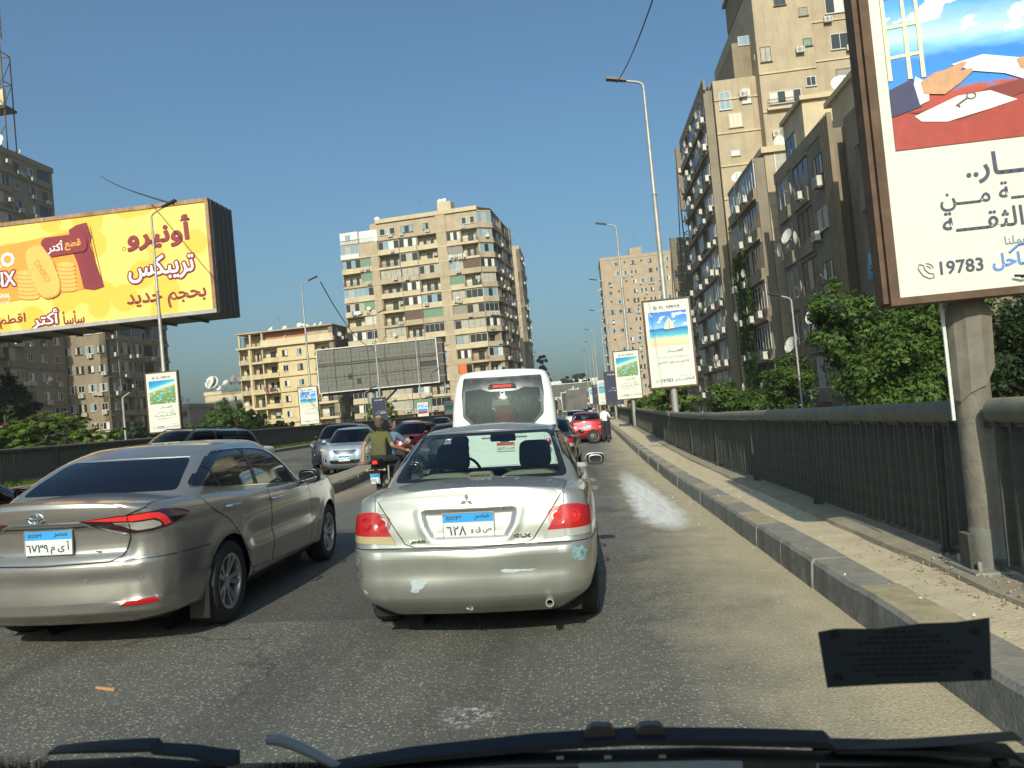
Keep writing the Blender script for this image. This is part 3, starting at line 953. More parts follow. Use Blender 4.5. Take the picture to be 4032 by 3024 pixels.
# ---- generic saloon from a parameter set; returns root, body hull, greenhouse hull
def car_hulls(S, q=1.0):
    D = S['deck']
    top = lambda x, y: c1(D, y) - S.get('crown', .06)*(x/.75)**2
    tap = lambda y: 1 - S['tr']*max(0, min(1, (S['ytr']-y)/1.4))**2.2 - S['tf']*max(0, min(1, (y-S['ytf'])/1.5))**2.0
    lev = S['levels']
    B = Hull(lev, int(S.get('nlev', 44)*q), top, tap, nr=int(26*q), nc=max(4, int(9*q)), ns=int(56*q), nf=int(20*q), ref=S.get('uref', 3))
    rf = S['roof']
    rtop = lambda x, y: c1(rf, y) - S.get('rcrown', .05)*(x/.55)**2
    G = Hull(S['glev'], int(26*q), rtop, lambda y: 1 - S.get('gtf', .0)*max(0, min(1, (y-S['ytf'])/1.5)) - S.get('gtr', .06)*max(0, min(1, (.6-y)/1.0))**1.5, base=lambda y: c1(S['belt'], y), nr=int(18*q), nc=max(4, int(7*q)), ns=int(44*q), nf=int(16*q), ref=1)
    return B, G
def sstep(a, b, x):
    t = max(0.0, min(1.0, (x-a)/(b-a))); return t*t*(3-2*t)
def in_poly_soft(px, pz, poly, soft):
    """1 inside a convex ccw polygon, fading to 0 over `soft` inwards from its edge"""
    d = 9.0; n = len(poly)
    for i in range(n):
        ax, az = poly[i]; bx, bz = poly[(i+1) % n]
        nx, nz = -(bz-az), (bx-ax); l = sqrt(nx*nx+nz*nz)
        d = min(d, ((px-ax)*nx+(pz-az)*nz)/l)
    return sstep(0, soft, d)
def rounded(poly, r, n=4):
    out = []; m = len(poly)
    for i in range(m):
        p = Vector(poly[i]); a = Vector(poly[i-1]); b = Vector(poly[(i+1) % m])
        rr = min(r, (a-p).length*.45, (b-p).length*.45)
        p0 = p+(a-p).normalized()*rr; p1 = p+(b-p).normalized()*rr
        for k in range(n+1):
            t = k/n; q = p0.lerp(p, t).lerp(p.lerp(p1, t), t); out.append((q.x, q.y))
    return out

# =============================================================== silver saloon straight ahead
def build_silver():
    P_ = paint('silver_paint', (.38, .38, .345), metal=.66, rough=.32, dust=.35)
    S = dict(
        deck=[(-1.2,1.010),(-.9,1.030),(-.6,1.045),(-.2,1.055),(.5,1.02),(1.6,.99),(2.35,.985),(2.8,.93),(3.2,.84),(3.6,.70)],
        tr=.095, ytr=.55, tf=.16, ytf=2.1, uref=2,
        levels=[(0,(.20,0,.66,-.72,3.3,.2,.3,.06,.2)),(.6,(.275,0,.745,-.86,3.42,.20,.35,.09,.22)),(1.2,(.35,0,.822,-.935,3.5,.22,.4,.09,.22)),(2,(.47,0,.852,-.962,3.55,.22,.42,.09,.24)),
                (3,(.60,0,.858,-.962,3.55,.22,.42,.09,.24)),(3.55,(.648,0,.857,-.952,3.53,.21,.42,.09,.24)),(3.9,(.668,0,.856,-.912,3.52,.18,.42,.075,.24)),
                (5,(.79,0,.850,-.893,3.48,.17,.42,.075,.24)),(6,(.90,0,.832,-.868,3.38,.16,.42,.075,.24)),(6.6,(.955,.25,.805,-.856,3.25,.15,.42,.08,.24)),(7.1,(.975,1,.755,-.845,3.15,.15,.40,.09,.24)),
                (8,(.98,1,.66,-.74,3.0,.14,.35,.09,.2)),(9,(.98,1,.42,-.5,2.7,.1,.2,.05,.1)),(10,(.98,1,.10,-.2,2.5,.02,.02,0,0))],
        belt=[(-.5,.990),(.3,.975),(1.5,.945),(2.5,.93)],
        roof=[(-.4,1.395),(.4,1.418),(1.0,1.447),(1.5,1.432),(2.4,1.38)], rcrown=.05,
        glev=[(0,(-.04,0,.770,-.33,2.46,.24,.5,.05,.32)),(1,(0,.5,.695,.075,1.98,.22,.42,.06,.25)),(2,(0,.84,.625,.40,1.62,.20,.34,.06,.18)),(2.5,(0,.945,.575,.53,1.50,.22,.3,.06,.14)),(3,(0,1,.50,.66,1.36,.2,.25,.05,.1)),(4,(0,1,.25,.9,1.15,.1,.1,.02,.02)),(5,(0,1,.03,1.0,1.05,.01,.01,0,0))])
    B, G = car_hulls(S, 1.5)
    rec = [(-.235,.700),(.245,.700),(.300,.78),(.325,.875),(.30,.905),(-.29,.905),(-.315,.875),(-.285,.78)]
    def disp(p):
        if p.y < -.80 and .66 < p.z < .98:
            d = in_poly_soft(p.x, p.z, rec, .035)
            p = Vector((p.x, p.y+.020*d, p.z))
            # raised surround
            ring = in_poly_soft(p.x, p.z, [(x*1.16, .8+(z-.8)*1.18) for x, z in rec], .03)
            p.y -= .005*ring*(1-d)
        if p.y < -.75 and p.z < .66:      # bumper: a soft crease and worn unevenness
            p = Vector((p.x, p.y+.010*sstep(.60, .50, p.z)*sstep(.40, .50, p.z) + .003*sin(p.x*9+1)*sin(p.z*21), p.z))
        return p
    B.displace(disp)
    root = thing('silver_saloon', 'old silver saloon with scraped rear bumper, directly ahead of the camera', 'car', (-.81, 5.815, 0), .019)
    arch(B, 0.0, .345); arch(B, 2.6, .345)
    B.region('hole', [(-.60,-.14),(.60,-.14),(.66,.3),(.66,1.9),(.58,2.3),(-.58,2.3),(-.66,1.9),(-.66,.3)], 'xy', lambda c, n: n.z > .4 and c.z > .85)
    rear = lambda c, n: c.y < -.25 and n.y < -.02
    def U(x, y): return B.u_at(x, y)
    uo = U(.84, -.42)
    lampR = [(.430,.690),(.545,.700),(.70,.702),(uo-.05,.712),(uo,.735),(uo-.02,.82),(uo-.07,.862),(.80,.878),(.70,.898),(.60,.903),(.548,.898)]
    lampR = [(a+.012, b-.004) for a, b in lampR]
    sideF = lambda c, n: c.y < .1 and n.z < .6
    # trunk lid with its seam
    lid = [(-.66,1.3),(-.62,.985),(-.435,.72),(-.415,.690),(-.35,.668),(0,.655),(.35,.668),(.415,.690),(.435,.72),(.62,.985),(.66,1.3)]
    B.region('lid', lid, 'xz', lambda c, n: c.y < -.18 and (n.y < -.05 or n.z > .4))
    B.region('lampR', rounded(lampR, .02), 'uz', sideF); B.region('lampL', rounded(mirrored(lampR), .02), 'uz', sideF)
    for nm, sg in (('clearR', 1), ('clearL', -1)):
        B.region(nm, [(sg*a, b) for a, b in [(.35,.60),(uo+.2,.60),(uo+.2,.758),(.35,.738)]], 'uz', sideF, within=('lampR', 'lampL'))
    bump = [(-1.5,.15),(1.5,.15),(1.5,.655),(-1.5,.655)]
    B.region('bumper', bump, 'uz', lambda c, n: c.y < -.30)
    # scratches and patches of bare primer
    for nm, poly in (('chip', [(-.379,.458),(-.350,.470),(-.335,.462),(-.273,.456),(-.290,.438),(-.302,.418),(-.325,.410),(-.330,.392),(-.360,.388),(-.385,.396),(-.372,.425)]),
                     ('chip', [(.197,.513),(.23,.521),(.27,.516),(.34,.513),(.427,.511),(.39,.497),(.33,.502),(.28,.494),(.218,.499)]),
                     ('chip2', [(.655,.605),(.672,.632),(.70,.622),(.715,.640),(.735,.618),(.748,.60),(.74,.56),(.748,.538),(.72,.545),(.70,.535),(.69,.560),(.668,.548),(.66,.575)]),
                     ('scr', [(-.84,.60),(-.775,.625),(-.70,.610),(-.735,.575),(-.71,.555),(-.79,.535)]), ('scr', [(-.84,.50),(-.74,.515),(-.70,.49),(-.76,.470),(-.83,.475)]), ('chip', [(-.72,.405),(-.69,.398),(-.675,.38),(-.70,.37)])):
        B.region(nm, poly, 'xz', lambda c, n: c.y < -.4 and n.y < -.05)
    B.finish(); bvb = B.bvh()
    # greenhouse glazing
    gl = rounded([(-.655,1.030),(.655,1.030),(.545,1.372),(-.545,1.372)], .05)
    gi = rounded([(-.600,1.055),(.600,1.055),(.515,1.350),(-.515,1.350)], .05)
    rf = lambda c, n: n.y < -.15 and c.y < .7
    G.region('frit', gl, 'xz', rf); G.region('rear', gi, 'xz', rf)
    G.region('front', rounded([(-.70,.975),(.70,.975),(.56,1.375),(-.56,1.375)], .06), 'xz', lambda c, n: n.y > .15 and c.y > 1.3)
    sd = lambda c, n: abs(n.x) > .35 and abs(c.x) > .4
    rd = rounded([(-.02,.985),(.90,.965),(.91,1.345),(.62,1.352),(.33,1.28)], .03); fd = rounded([(.985,.962),(2.02,.948),(1.50,1.315),(1.36,1.345),(.985,1.347)], .03)
    G.region('side', rd, 'yz', sd); G.region('side', fd, 'yz', sd)
    G.finish(); bvg = G.bvh()
    B.part('body', [None], P_, root); G.part('roof', [None], P_, root)
    lidp = B.part('boot_lid', ['lid'], P_, root, .0015)
    bmp = B.part('rear_bumper', ['bumper'], P_, root, .002)
    B.part('bare_patch', ['chip'], mat('primer_blue', (.36,.43,.44), .6, noise=.2, nscale=25), bmp, .0028)
    B.part('teal_scuff', ['chip2'], mat('teal_scuff', (.17,.27,.29), .7, noise=.8, nscale=45), bmp, .0028)
    B.part('dark_scuff', ['scr'], mat('dark_scuff', (.13,.11,.10), .8, noise=.7, nscale=40), bmp, .0028)
    lr = B.part('tail_lamp', ['lampR'], M_redlens, root, .004); lr['label'] = 'clear red right tail lamp'
    ll = B.part('tail_lamp', ['lampL'], M_redlens, root, .004); ll['label'] = 'faded left tail lamp with yellowed strip'
    B.part('clear_strip', ['clearR'], M_clear, lr, .0045); B.part('clear_strip', ['clearL'], M_yclear, ll, .0045)
    for sg, par, m in ((1, lr, M_clear), (-1, ll, M_yclear)):
        for cx, cz, R in ((.572, .826, .058), (.682, .822, .040)):
            mb = MB()
            for rr in (1.0, .84, .68):
                pts = []
                for i in range(28):
                    a = 2*pi*i/28; h = bvb.ray_cast(Vector((sg*(cx+R*rr*cos(a)), -5, cz+R*rr*sin(a))), Vector((0,1,0)))
                    if h[0] is not None: pts.append(h[0]+Vector((0,-.006-.001*rr,0)))
                if len(pts) > 20: mb.tube(pts+[pts[0]], .0016, 5)
            c = bvb.ray_cast(Vector((sg*cx, -5, cz)), Vector((0,1,0)))[0]
            if c is not None:
                mb.add([c+Vector((R*.42*cos(2*pi*i/16), -.007, R*.42*sin(2*pi*i/16))) for i in range(16)], [tuple(range(16))])
            mb.build('reflector', M_redlens2 if sg > 0 else M_redlens, par, smooth=True)
    glo = G.part('rear_window', ['rear'], G_clear, root, -.002)
    G.part('window_border', ['frit'], M_blacktrim, root, -.0015)
    G.part('windscreen', ['front'], G_clear, root, -.002); G.part('side_window', ['side'], G_mid, root, -.003)
    # seams and trims
    seam(bvb, [(-.62,.985),(-.435,.72),(-.415,.690),(-.35,.668),(0,.655),(.35,.668),(.415,.690),(.435,.72),(.62,.985)], 'r', .007, M_blacktrim, root, off=.0025)
    seam(bvb, [(-.62,-.83),(-.635,-.5),(-.64,-.30)], 't', .006, M_blacktrim, root, off=.0025); seam(bvb, [(.62,-.83),(.635,-.5),(.64,-.30)], 't', .006, M_blacktrim, root, off=.0025)
    for sg in (1, -1):
        seam(bvb, [(sg*.44,.662),(sg*.70,.662),(sg*.79,.665)], 'r', .006, M_blacktrim, root, off=.003)
        seam(bvb, [(.32,.36),(.40,.62),(.30,.80),(-.02,.97)], 'R' if sg > 0 else 'L', .006, M_blacktrim, root)
        seam(bvb, [(.95,.30),(.94,.95)], 'R' if sg > 0 else 'L', .006, M_blacktrim, root); seam(bvb, [(.32,.33),(1.9,.31)], 'R' if sg > 0 else 'L', .006, M_blacktrim, root)
        seam(bvb, [(-.28,.66),(-.72,.665)], 'R' if sg > 0 else 'L', .006, M_blacktrim, root)
        side = 'R' if sg > 0 else 'L'
        seam(bvg, rd, side, .016, M_blacktrim, root, closed=True, name='window_seal', off=.002); seam(bvg, fd, side, .016, M_blacktrim, root, closed=True, name='window_seal', off=.002)
        # roof gutters
        seam(bvg, [(sg*.545,.50),(sg*.550,.9),(sg*.545,1.45)], 't', .022, M_blacktrim, root, name='roof_gutter', h=.006)
        handle(root, sg, .845, .62, .86, P_); handle(root, sg, .855, 1.55, .85, P_)
    seam(bvg, [(-.54,1.385),(0,1.392),(.54,1.385)], 'r', .010, M_chrome, root, name='window_trim', h=.004)
    for sg in (-1, 1): seam(bvg, [(sg*.545,1.375),(sg*.60,1.21),(sg*.665,1.03)], 'r', .014, P_, root, name='window_trim', h=.004)
    # crease of the boot lip
    seam(bvb, [(-.60,.972),(-.3,.985),(0,.99),(.3,.985),(.60,.972)], 'r', .012, P_, lidp, name='lip', h=.003)
    # badge of three lozenges, words, lock
    y0 = bvb.ray_cast(Vector((0,-5,.955)), Vector((0,1,0)))[0].y-.004
    bd = MB(); cx, cz, s_ = -.005, .952, .0235
    def loz(ax, az, ang):
        a = [(0,0),(s_*.58, s_*1.0),(0, s_*2.0),(-s_*.58, s_*1.0)]
        pts = [(ax+x*cos(ang)-z*sin(ang), y0, az+x*sin(ang)+z*cos(ang)) for x, z in a]
        bd.prism(pts, (0, -.005, 0))
    loz(cx, cz, 0); loz(cx, cz, radians(120)); loz(cx, cz, radians(-120))
    bd.build('badge', M_chrome, lidp)
    M_let = mat('badge_letter', (.24,.24,.22), .3, metal=.9)
    yl = bvb.ray_cast(Vector((-.33,-5,.695)), Vector((0,1,0)))[0].y-.004
    letter('LANCER', M_let, lidp, -.328, .708, w=.112, h=.0175, y=yl, bold=.0, extrude=.02)
    yl = bvb.ray_cast(Vector((.335,-5,.725)), Vector((0,1,0)))[0].y-.004
    letter('GLX', M_let, lidp, .345, .722, w=.105, h=.022, y=yl, bold=.0, extrude=.02)
    k = MB().lathe([(0,.011),(-.006,.010),(-.006,0)], 16, Matrix.Translation((.232, y0+.005, .897)), 'y'); k.build('lock', M_steelrim, lidp)
    plate(lidp, Matrix.Translation((.004, bvb.ray_cast(Vector((0,-5,.79)), Vector((0,1,0)))[0].y-.014, .796)) @ Matrix.Rotation(.08, 4, 'X'), '٦٢٨', 'ص ق و', .335, .168)
    for sx, sz in ((-.155, .872), (.160, .872)):
        MB().lathe([(0,.006),(-.004,.005),(-.004,0)], 10, Matrix.Translation((sx, -.905, sz)), 'y').build('screw', M_galv, lidp)
    # exhaust, tow eye, mud flaps
    e = MB(); e.lathe([(-.95,.020),(-.95,.026),(-.75,.026)], 20, Matrix.Translation((.50,0,.298)), 'y'); e.lathe([(-.945,.020),(-.80,.016),(-.79,0)], 20, Matrix.Translation((.50,0,.298)), 'y')
    e.build('exhaust', M_galv, root, smooth=True)
    mb = MB(); mb.tube([(-.04,-.80,.30),(-.04,-.84,.255),(-.01,-.84,.245),(.01,-.80,.30)], .008, 6); mb.tube([(.10,-.78,.29),(.13,-.8,.275)], .012, 6); mb.build('tow_eye', M_galv, root)
    MB().box(-.70,.70,-.60,3.1,.17,.32).build('underbody', M_under, root)
    wells(root, .84, (0, 2.6), .36)
    for y in (0, 2.6):
        for sg in (1, -1): wheel(root, sg*.735, y, .302, .185, 'cap', sg)
    mirror(root, .81, 1.83, 1.045, 1, P_, .205, .125); mirror(root, -.81, 1.83, 1.045, -1, P_, .205, .125)
    seam(B.bvh(['arch']), [], 'r', .01, M_blacktrim, root) if False else None
    # cabin
    MB().add([(-.62,-.20,1.015),(.62,-.20,1.015),(.60,.28,1.0),(-.60,.28,1.0)], [(0,1,2,3)]).build('parcel_shelf', M_shelf, root)
    def seatback(x, y, w, zt, m, par, name='seat'):
        mb = MB(); pts = rounded([(x-w/2, .45),(x+w/2, .45),(x+w/2*.92, zt-.05),(x+w*.25, zt),(x-w*.25, zt),(x-w/2*.92, zt-.05)], .08)
        mb.prism([(a, y, b) for a, b in pts], (0, .12, 0)); return mb.build(name, m, par)
    for x in (-.33, .34): seatback(x, .30, .56, 1.055, M_shelf, root, 'rear_seat')
    for x in (-.38, .36):
        s = seatback(x, 1.02, .52, 1.02, M_inter, root, 'front_seat')
        mb = MB(); w, h = .145, .12
        hz = 1.155
        pts = rounded([(x-w, hz-h),(x+w, hz-h),(x+w*.93, hz+h),(x-w*.93, hz+h)], .07, 5); mb.prism([(a, 1.03, b) for a, b in pts], (0, .11, 0)); mb.build('headrest', M_inter, s)
    mb = MB(); pts = rounded([(-.115,1.02),(.115,1.02),(.085,1.085),(-.085,1.085)], .02); mb.prism([(a, -.12, b) for a, b in pts], (0, .10, 0)); bl = mb.build('brake_light_housing', M_shelf, root)
    MB().box(-.075,.075,-.124,-.119,1.03,1.065).build('lens', mat('dull_lens', (.12,.05,.05), .3), bl); MB().box(-.07,.07,-.127,-.1235,1.034,1.040).build('shine', mat('lens_shine', (.6,.6,.55), .3), bl)  # pale bar painted as a glint on the dull lens
    for x in (-.22, .22): MB().lathe([(1.012,.035),(1.02,.03),(1.021,0)], 18, Matrix.Translation((x, -.05, 0)), 'z').build('speaker_cap', mat('speaker_beige', (.35,.33,.25), .7), root)
    mb = MB(); mb.prism([(a, 1.62, b) for a, b in rounded([(-.115+.02,1.265),(.135+.02,1.262),(.13+.02,1.335),(-.11+.02,1.338)], .02)], (0, .03, 0)); mb.build('interior_mirror', M_inter, root)
    # fringe of sun film along the top of the windscreen
    mb = MB(); random.seed(3); vs = []; n = 60
    for i in range(n+1):
        x = -.55+1.1*i/n; vs += [(x, 1.70, 1.40), (x, 1.74+.0*i, 1.345+.012*sin(i*1.7)+rnd(-.006,.006)+(.03 if abs(i-30) > 18 else 0)*.0)]
    mb.add(vs, [(2*i, 2*i+1, 2*i+3, 2*i+2) for i in range(n)]); mb.build('sun_strip', M_inter, root)
    mb = MB(); mb.box(-.70,.70,1.85,2.3,.86,.985); mb.build('dashboard', M_inter, root)
    mb = MB(); R_ = .185
    mb.tube([(-.38+R_*cos(2*pi*i/28), 1.62+.10*sin(2*pi*i/28)*.55-.03, .955+R_*.93*sin(2*pi*i/28)) for i in range(29)], .014, 8); mb.tube([(-.38-R_, 1.6, .955), (-.38+R_, 1.6, .955)], .018, 6); mb.build('steering_wheel', M_inter, root)
    return root

# =============================================================== champagne saloon on the left
def build_champagne():
    P_ = paint('champagne_paint', (.34, .318, .292), metal=.72, rough=.27, dust=.10)
    S = dict(
        deck=[(-1.2,1.045),(-.98,1.06),(-.6,1.075),(-.2,1.075),(.5,1.045),(1.6,.99),(2.35,.97),(2.9,.90),(3.3,.79),(3.65,.66)],
        tr=.12, ytr=.65, tf=.17, ytf=2.2, uref=2, crown=.055,
        levels=[(0,(.20,0,.66,-.72,3.35,.2,.3,.06,.2)),(.5,(.262,0,.840,-.86,3.48,.2,.4,.10,.25)),(.9,(.315,0,.860,-.935,3.56,.24,.45,.14,.27)),(1.4,(.385,0,.872,-.985,3.6,.28,.5,.14,.3)),(2,(.50,0,.884,-.975,3.62,.30,.52,.14,.3)),
                (3,(.625,0,.885,-.968,3.6,.30,.52,.14,.3)),(3.5,(.665,0,.884,-.945,3.58,.27,.5,.13,.3)),(4.5,(.76,0,.880,-.935,3.56,.26,.5,.13,.3)),
                (5.3,(.84,0,.874,-.945,3.5,.24,.5,.13,.3)),(6,(.91,0,.862,-.965,3.4,.24,.5,.13,.3)),(6.4,(.955,.1,.840,-.985,3.3,.24,.48,.13,.3)),(6.8,(.985,.55,.808,-.995,3.2,.24,.46,.13,.28)),(7.1,(1.0,1,.765,-.985,3.12,.24,.44,.13,.27)),
                (7.6,(1.0,1,.71,-.90,3.0,.2,.4,.12,.25)),(9,(1.0,1,.42,-.55,2.7,.1,.2,.05,.1)),(10,(1.0,1,.10,-.2,2.5,.02,.02,0,0))],
        belt=[(-.6,1.065),(-.2,1.045),(.5,1.005),(1.2,.972),(1.9,.925),(2.6,.90)],
        roof=[(-.6,1.37),(.2,1.395),(.9,1.432),(1.4,1.435),(1.9,1.405),(2.6,1.35)], rcrown=.030,
        glev=[(0,(-.04,0,.785,-.44,2.66,.17,.55,.05,.36)),(1,(0,.5,.715,-.11,2.16,.15,.46,.06,.28)),(1.6,(0,.75,.664,.08,1.86,.14,.40,.06,.22)),(2,(0,.84,.640,.18,1.76,.14,.38,.06,.2)),(2.5,(0,.945,.605,.34,1.60,.18,.32,.06,.16)),(3,(0,1,.545,.50,1.46,.15,.25,.05,.1)),(4,(0,1,.25,.95,1.2,.1,.1,.02,.02)),(5,(0,1,.03,1.05,1.1,.01,.01,0,0))])
    B, G = car_hulls(S, 1.5)
    def disp(p):
        p = Vector(p)
        ax = abs(p.x)
        if p.y < -.6:
            # shelf over the plate, lower diffuser sweep and the vertical creases at the bumper corners
            d = sstep(.895, .880, p.z)*sstep(.66, .72, p.z)*sstep(.60, .50, ax)
            p.y += .030*d
            c = sstep(.60, .58, p.z)*sstep(.30, .34, p.z)
            w = .66+.06*sstep(.6, .35, p.z)
            p.y += .022*c*sstep(w, w-.035, ax)*sstep(.60, .52, p.z)
            lowx = .33+.10*0
            t = sstep(.30, .62, ax)
            edge = .335+.035*t
            p.y -= .020*sstep(edge+.03, edge-.005, p.z)*sstep(.27, .30, p.z)*(1-sstep(.70, .76, ax))
        if -.1 < p.y < 2.7 and ax > .7:     # door sculpting
            s = -.014*math.exp(-((p.z-.62)/.07)**2)*sstep(.2, .6, p.y)*sstep(2.4, 2.0, p.y) + .010*math.exp(-((p.z-.50)/.06)**2)*sstep(.1, .5, p.y)*sstep(2.3, 1.9, p.y)
            p.x += s*(1 if p.x > 0 else -1)
        for cy in (0, 2.70):               # swelling over the arches
            r = sqrt((p.y-cy)**2+(p.z-.31)**2)
            if .30 < r < .52 and ax > .6: p.x += .014*(1 if p.x > 0 else -1)*sstep(.52, .37, r)
        return p
    B.displace(disp)
    root = thing('champagne_saloon', 'champagne grey saloon with tinted windows at the left, seen from behind', 'car', (-3.718, 5.848, 0), .047)
    arch(B, 0.0, .355); arch(B, 2.7, .355)
    B.region('hole', [(-.60,-.14),(.60,-.14),(.66,.3),(.66,1.9),(.58,2.3),(-.58,2.3),(-.66,1.9),(-.66,.3)], 'xy', lambda c, n: n.z > .4 and c.z > .85)
    def U(x, y): return B.u_at(x, y)
    us = {y: U(.87, y) for y in (-.35, -.45, -.55, -.7)}
    u1 = us[-.45]
    lid = [(-.69,1.3),(-.66,1.0),(-.555,.96),(-.545,.80),(-.50,.68),(-.42,.648),(0,.640),(.42,.648),(.50,.68),(.545,.80),(.555,.96),(.66,1.0),(.69,1.3)]
    B.region('lid', lid, 'xz', lambda c, n: c.y < -.25 and (n.y < -.05 or n.z > .4))
    sideF = lambda c, n: c.y < .1 and n.z < .75
    shell = [(.235,.931),(.40,.858),(.50,.828),(.62,.832),(.74,.845),(.84,.858),(.98,.885),(u1,.925),(u1-.05,.945),(1.0,.965),(.86,.975),(.70,.967),(.56,.958),(.42,.948)]
    chrome = [(-1,.908),(1,.908)]
    redb = [(.262,.934),(.42,.944),(.56,.953),(.70,.960),(.80,.955),(.845,.93),(.87,.873),(.80,.862),(.775,.905),(.745,.922),(.62,.918),(.56,.914),(.40,.922)]
    clearp = [(.43,.910),(.56,.904),(.72,.910),(.765,.890),(.775,.868),(.70,.855),(.58,.848),(.50,.862)]
    for sg, nm in ((1, 'R'), (-1, 'L')):
        f_ = lambda P: [(sg*a, b) for a, b in P]
        B.region('lamp', f_(shell), 'uz', sideF); B.region('red', f_(redb), 'uz', sideF); B.region('clear', f_(clearp), 'uz', sideF)
    B.region('bumper', [(-1.7,.15),(1.7,.15),(1.7,.652),(-1.7,.652)], 'uz', lambda c, n: c.y < -.32)
    for sg in (1, -1): B.region('refl', [(sg*a, b) for a, b in [(.49,.352),(.52,.374),(.70,.397),(.715,.36),(.62,.350)]], 'xz', lambda c, n: c.y < -.4 and n.y < -.05)
    sideb = lambda c, n: abs(n.x) > .5 and abs(c.x) > .5
    rdoor = rounded([(-.34,1.06),(-.20,.90),(.02,.80),(.16,.66),(.30,.45),(.40,.345),(.90,.315),(.88,1.02)], .04)
    fdoor = rounded([(.89,1.02),(.91,.315),(2.02,.285),(2.06,.60),(2.0,.93)], .04)
    for nm, sg in (('rdR', 1), ('rdL', -1)): B.region(nm, rdoor, 'yz', lambda c, n, sg=sg: sideb(c, n) and c.x*sg > 0)
    for nm, sg in (('fdR', 1), ('fdL', -1)): B.region(nm, fdoor, 'yz', lambda c, n, sg=sg: sideb(c, n) and c.x*sg > 0)
    B.finish(); bvb = B.bvh()
    gl = rounded([(-.605,1.070),(.605,1.070),(.575,1.15),(.50,1.300),(-.50,1.300),(-.575,1.15)], .05)
    G.region('rear', gl, 'xz', lambda c, n: n.y < -.12 and c.y < .75)
    G.region('front', rounded([(-.72,.96),(.72,.96),(.58,1.372),(-.58,1.372)], .06), 'xz', lambda c, n: n.y > .15 and c.y > 1.3)
    sd = lambda c, n: abs(n.x) > .28 and abs(c.x) > .4
    dlo = [(-.25,1.083),(.12,1.045),(.80,1.012),(1.3,.982),(1.98,.938),(1.92,.99),(1.72,1.13),(1.50,1.255),(1.32,1.315),(1.10,1.338),(.75,1.350),(.40,1.343),(.16,1.312),(.0,1.255),(-.14,1.175)]
    q_ = rounded([(-.215,1.092),(.10,1.056),(.035,1.262),(.0,1.238),(-.12,1.168)], .02)
    r_ = rounded([(.125,1.054),(.795,1.022),(.80,1.338),(.40,1.330),(.17,1.300),(.06,1.272)], .02)
    f_ = rounded([(.875,1.018),(1.30,.992),(1.86,.955),(1.70,1.12),(1.49,1.240),(1.31,1.302),(1.10,1.326),(.87,1.338)], .02)
    G.region('dlo', dlo, 'yz', sd)
    for P in (q_, r_, f_): G.region('side', P, 'yz', sd)
    G.finish(); bvg = G.bvh()
    body = B.part('body', [None], P_, root); G.part('roof', [None], P_, root)
    lidp = B.part('boot_lid', ['lid'], P_, root, .0015); bmp = B.part('rear_bumper', ['bumper'], P_, root, .002)
    lampo = B.part('tail_lamp', ['lamp'], M_darklens, root, .004)
    B.part('red_bar', ['red'], M_redlens2, lampo, .0065); B.part('clear_lens', ['clear'], M_clear, lampo, .006)
    B.part('reflector', ['refl'], M_redlens, bmp, .004)
    doors = {}
    for nm in ('rdR', 'rdL', 'fdR', 'fdL'): doors[nm] = B.part('door', [nm], P_, root, .0012)
    M_tr = mat('tinted_rear', (.004,.006,.012), .06, spec=.55)
    G.part('rear_window', ['rear'], M_tr, root, -.002); G.part('windscreen', ['front'], G_dark, root, -.002)
    G.part('window_frame', ['dlo'], M_blacktrim, root, -.0005); G.part('side_window', ['side'], M_tint, root, -.003)
    # seams
    seam(bvb, [(-.66,1.0),(-.555,.96),(-.545,.80),(-.50,.68),(-.42,.648),(0,.640),(.42,.648),(.50,.68),(.545,.80),(.555,.96),(.66,1.0)], 'r', .007, M_blacktrim, root, off=.0075)
    for sg in (1, -1):
        sd_ = 'R' if sg > 0 else 'L'
        seam(bvb, [(sg*.655,-.92),(sg*.67,-.7),(sg*.675,-.45)], 't', .006, M_blacktrim, root, off=.0025)
        seam(bvb, rdoor, sd_, .007, M_blacktrim, root, closed=True, off=.002); seam(bvb, fdoor, sd_, .007, M_blacktrim, root, closed=True, off=.002)
        seam(bvb, [(-.30,.655),(-.60,.655)], sd_, .006, M_blacktrim, root, off=.003)
        seam(bvb, [(sg*.56,.655),(sg*.80,.655)], 'r', .006, M_blacktrim, root, off=.003)
        seam(bvg, dlo, sd_, .015, M_chrome, root, closed=True, name='chrome_trim', h=.004)
        seam(bvb, [(sg*.245,.919),(sg*.40,.852),(sg*.50,.822),(sg*.60,.822),(sg*.72,.836)], 'r', .014, M_chrome, lampo, name='chrome_trim', h=.006)
        handle(doors['rdR' if sg > 0 else 'rdL'], sg, .872, .05, .905, M_chrome, .21); handle(doors['fdR' if sg > 0 else 'fdL'], sg, .872, 1.05, .868, M_chrome, .21)
        # mud flap
        MB().box(min(sg*.70, sg*.85), max(sg*.70, sg*.85), -.365, -.35, .12, .36).build('mud_flap', M_blacktrim, root)
    seam(bvb, [(-.25,.921),(0,.924),(.25,.921)], 'r', .017, M_chrome, lidp, name='chrome_strip', h=.007)
    seam(bvb, [(-.50,.893),(0,.896),(.50,.893)], 'r', .016, M_blacktrim, lidp, name='shadow_gap', off=.003)
    seam(bvg, [(-.48,1.306),(0,1.313),(.48,1.306)], 'r', .012, M_chrome, root, name='window_trim', h=.003)
    # parking sensors
    for x in (-.27, .27, .62): 
        h = bvb.ray_cast(Vector((x,-5,.535)), Vector((0,1,0)))
        MB().lathe([(0,.013),(-.004,.012),(-.004,0)], 16, Matrix.Translation(h[0]), 'y').build('parking_sensor', P_, bmp)
    # oval badge
    h = bvb.ray_cast(Vector((-.02,-5,.965)), Vector((0,1,0)))[0]
    mb = MB()
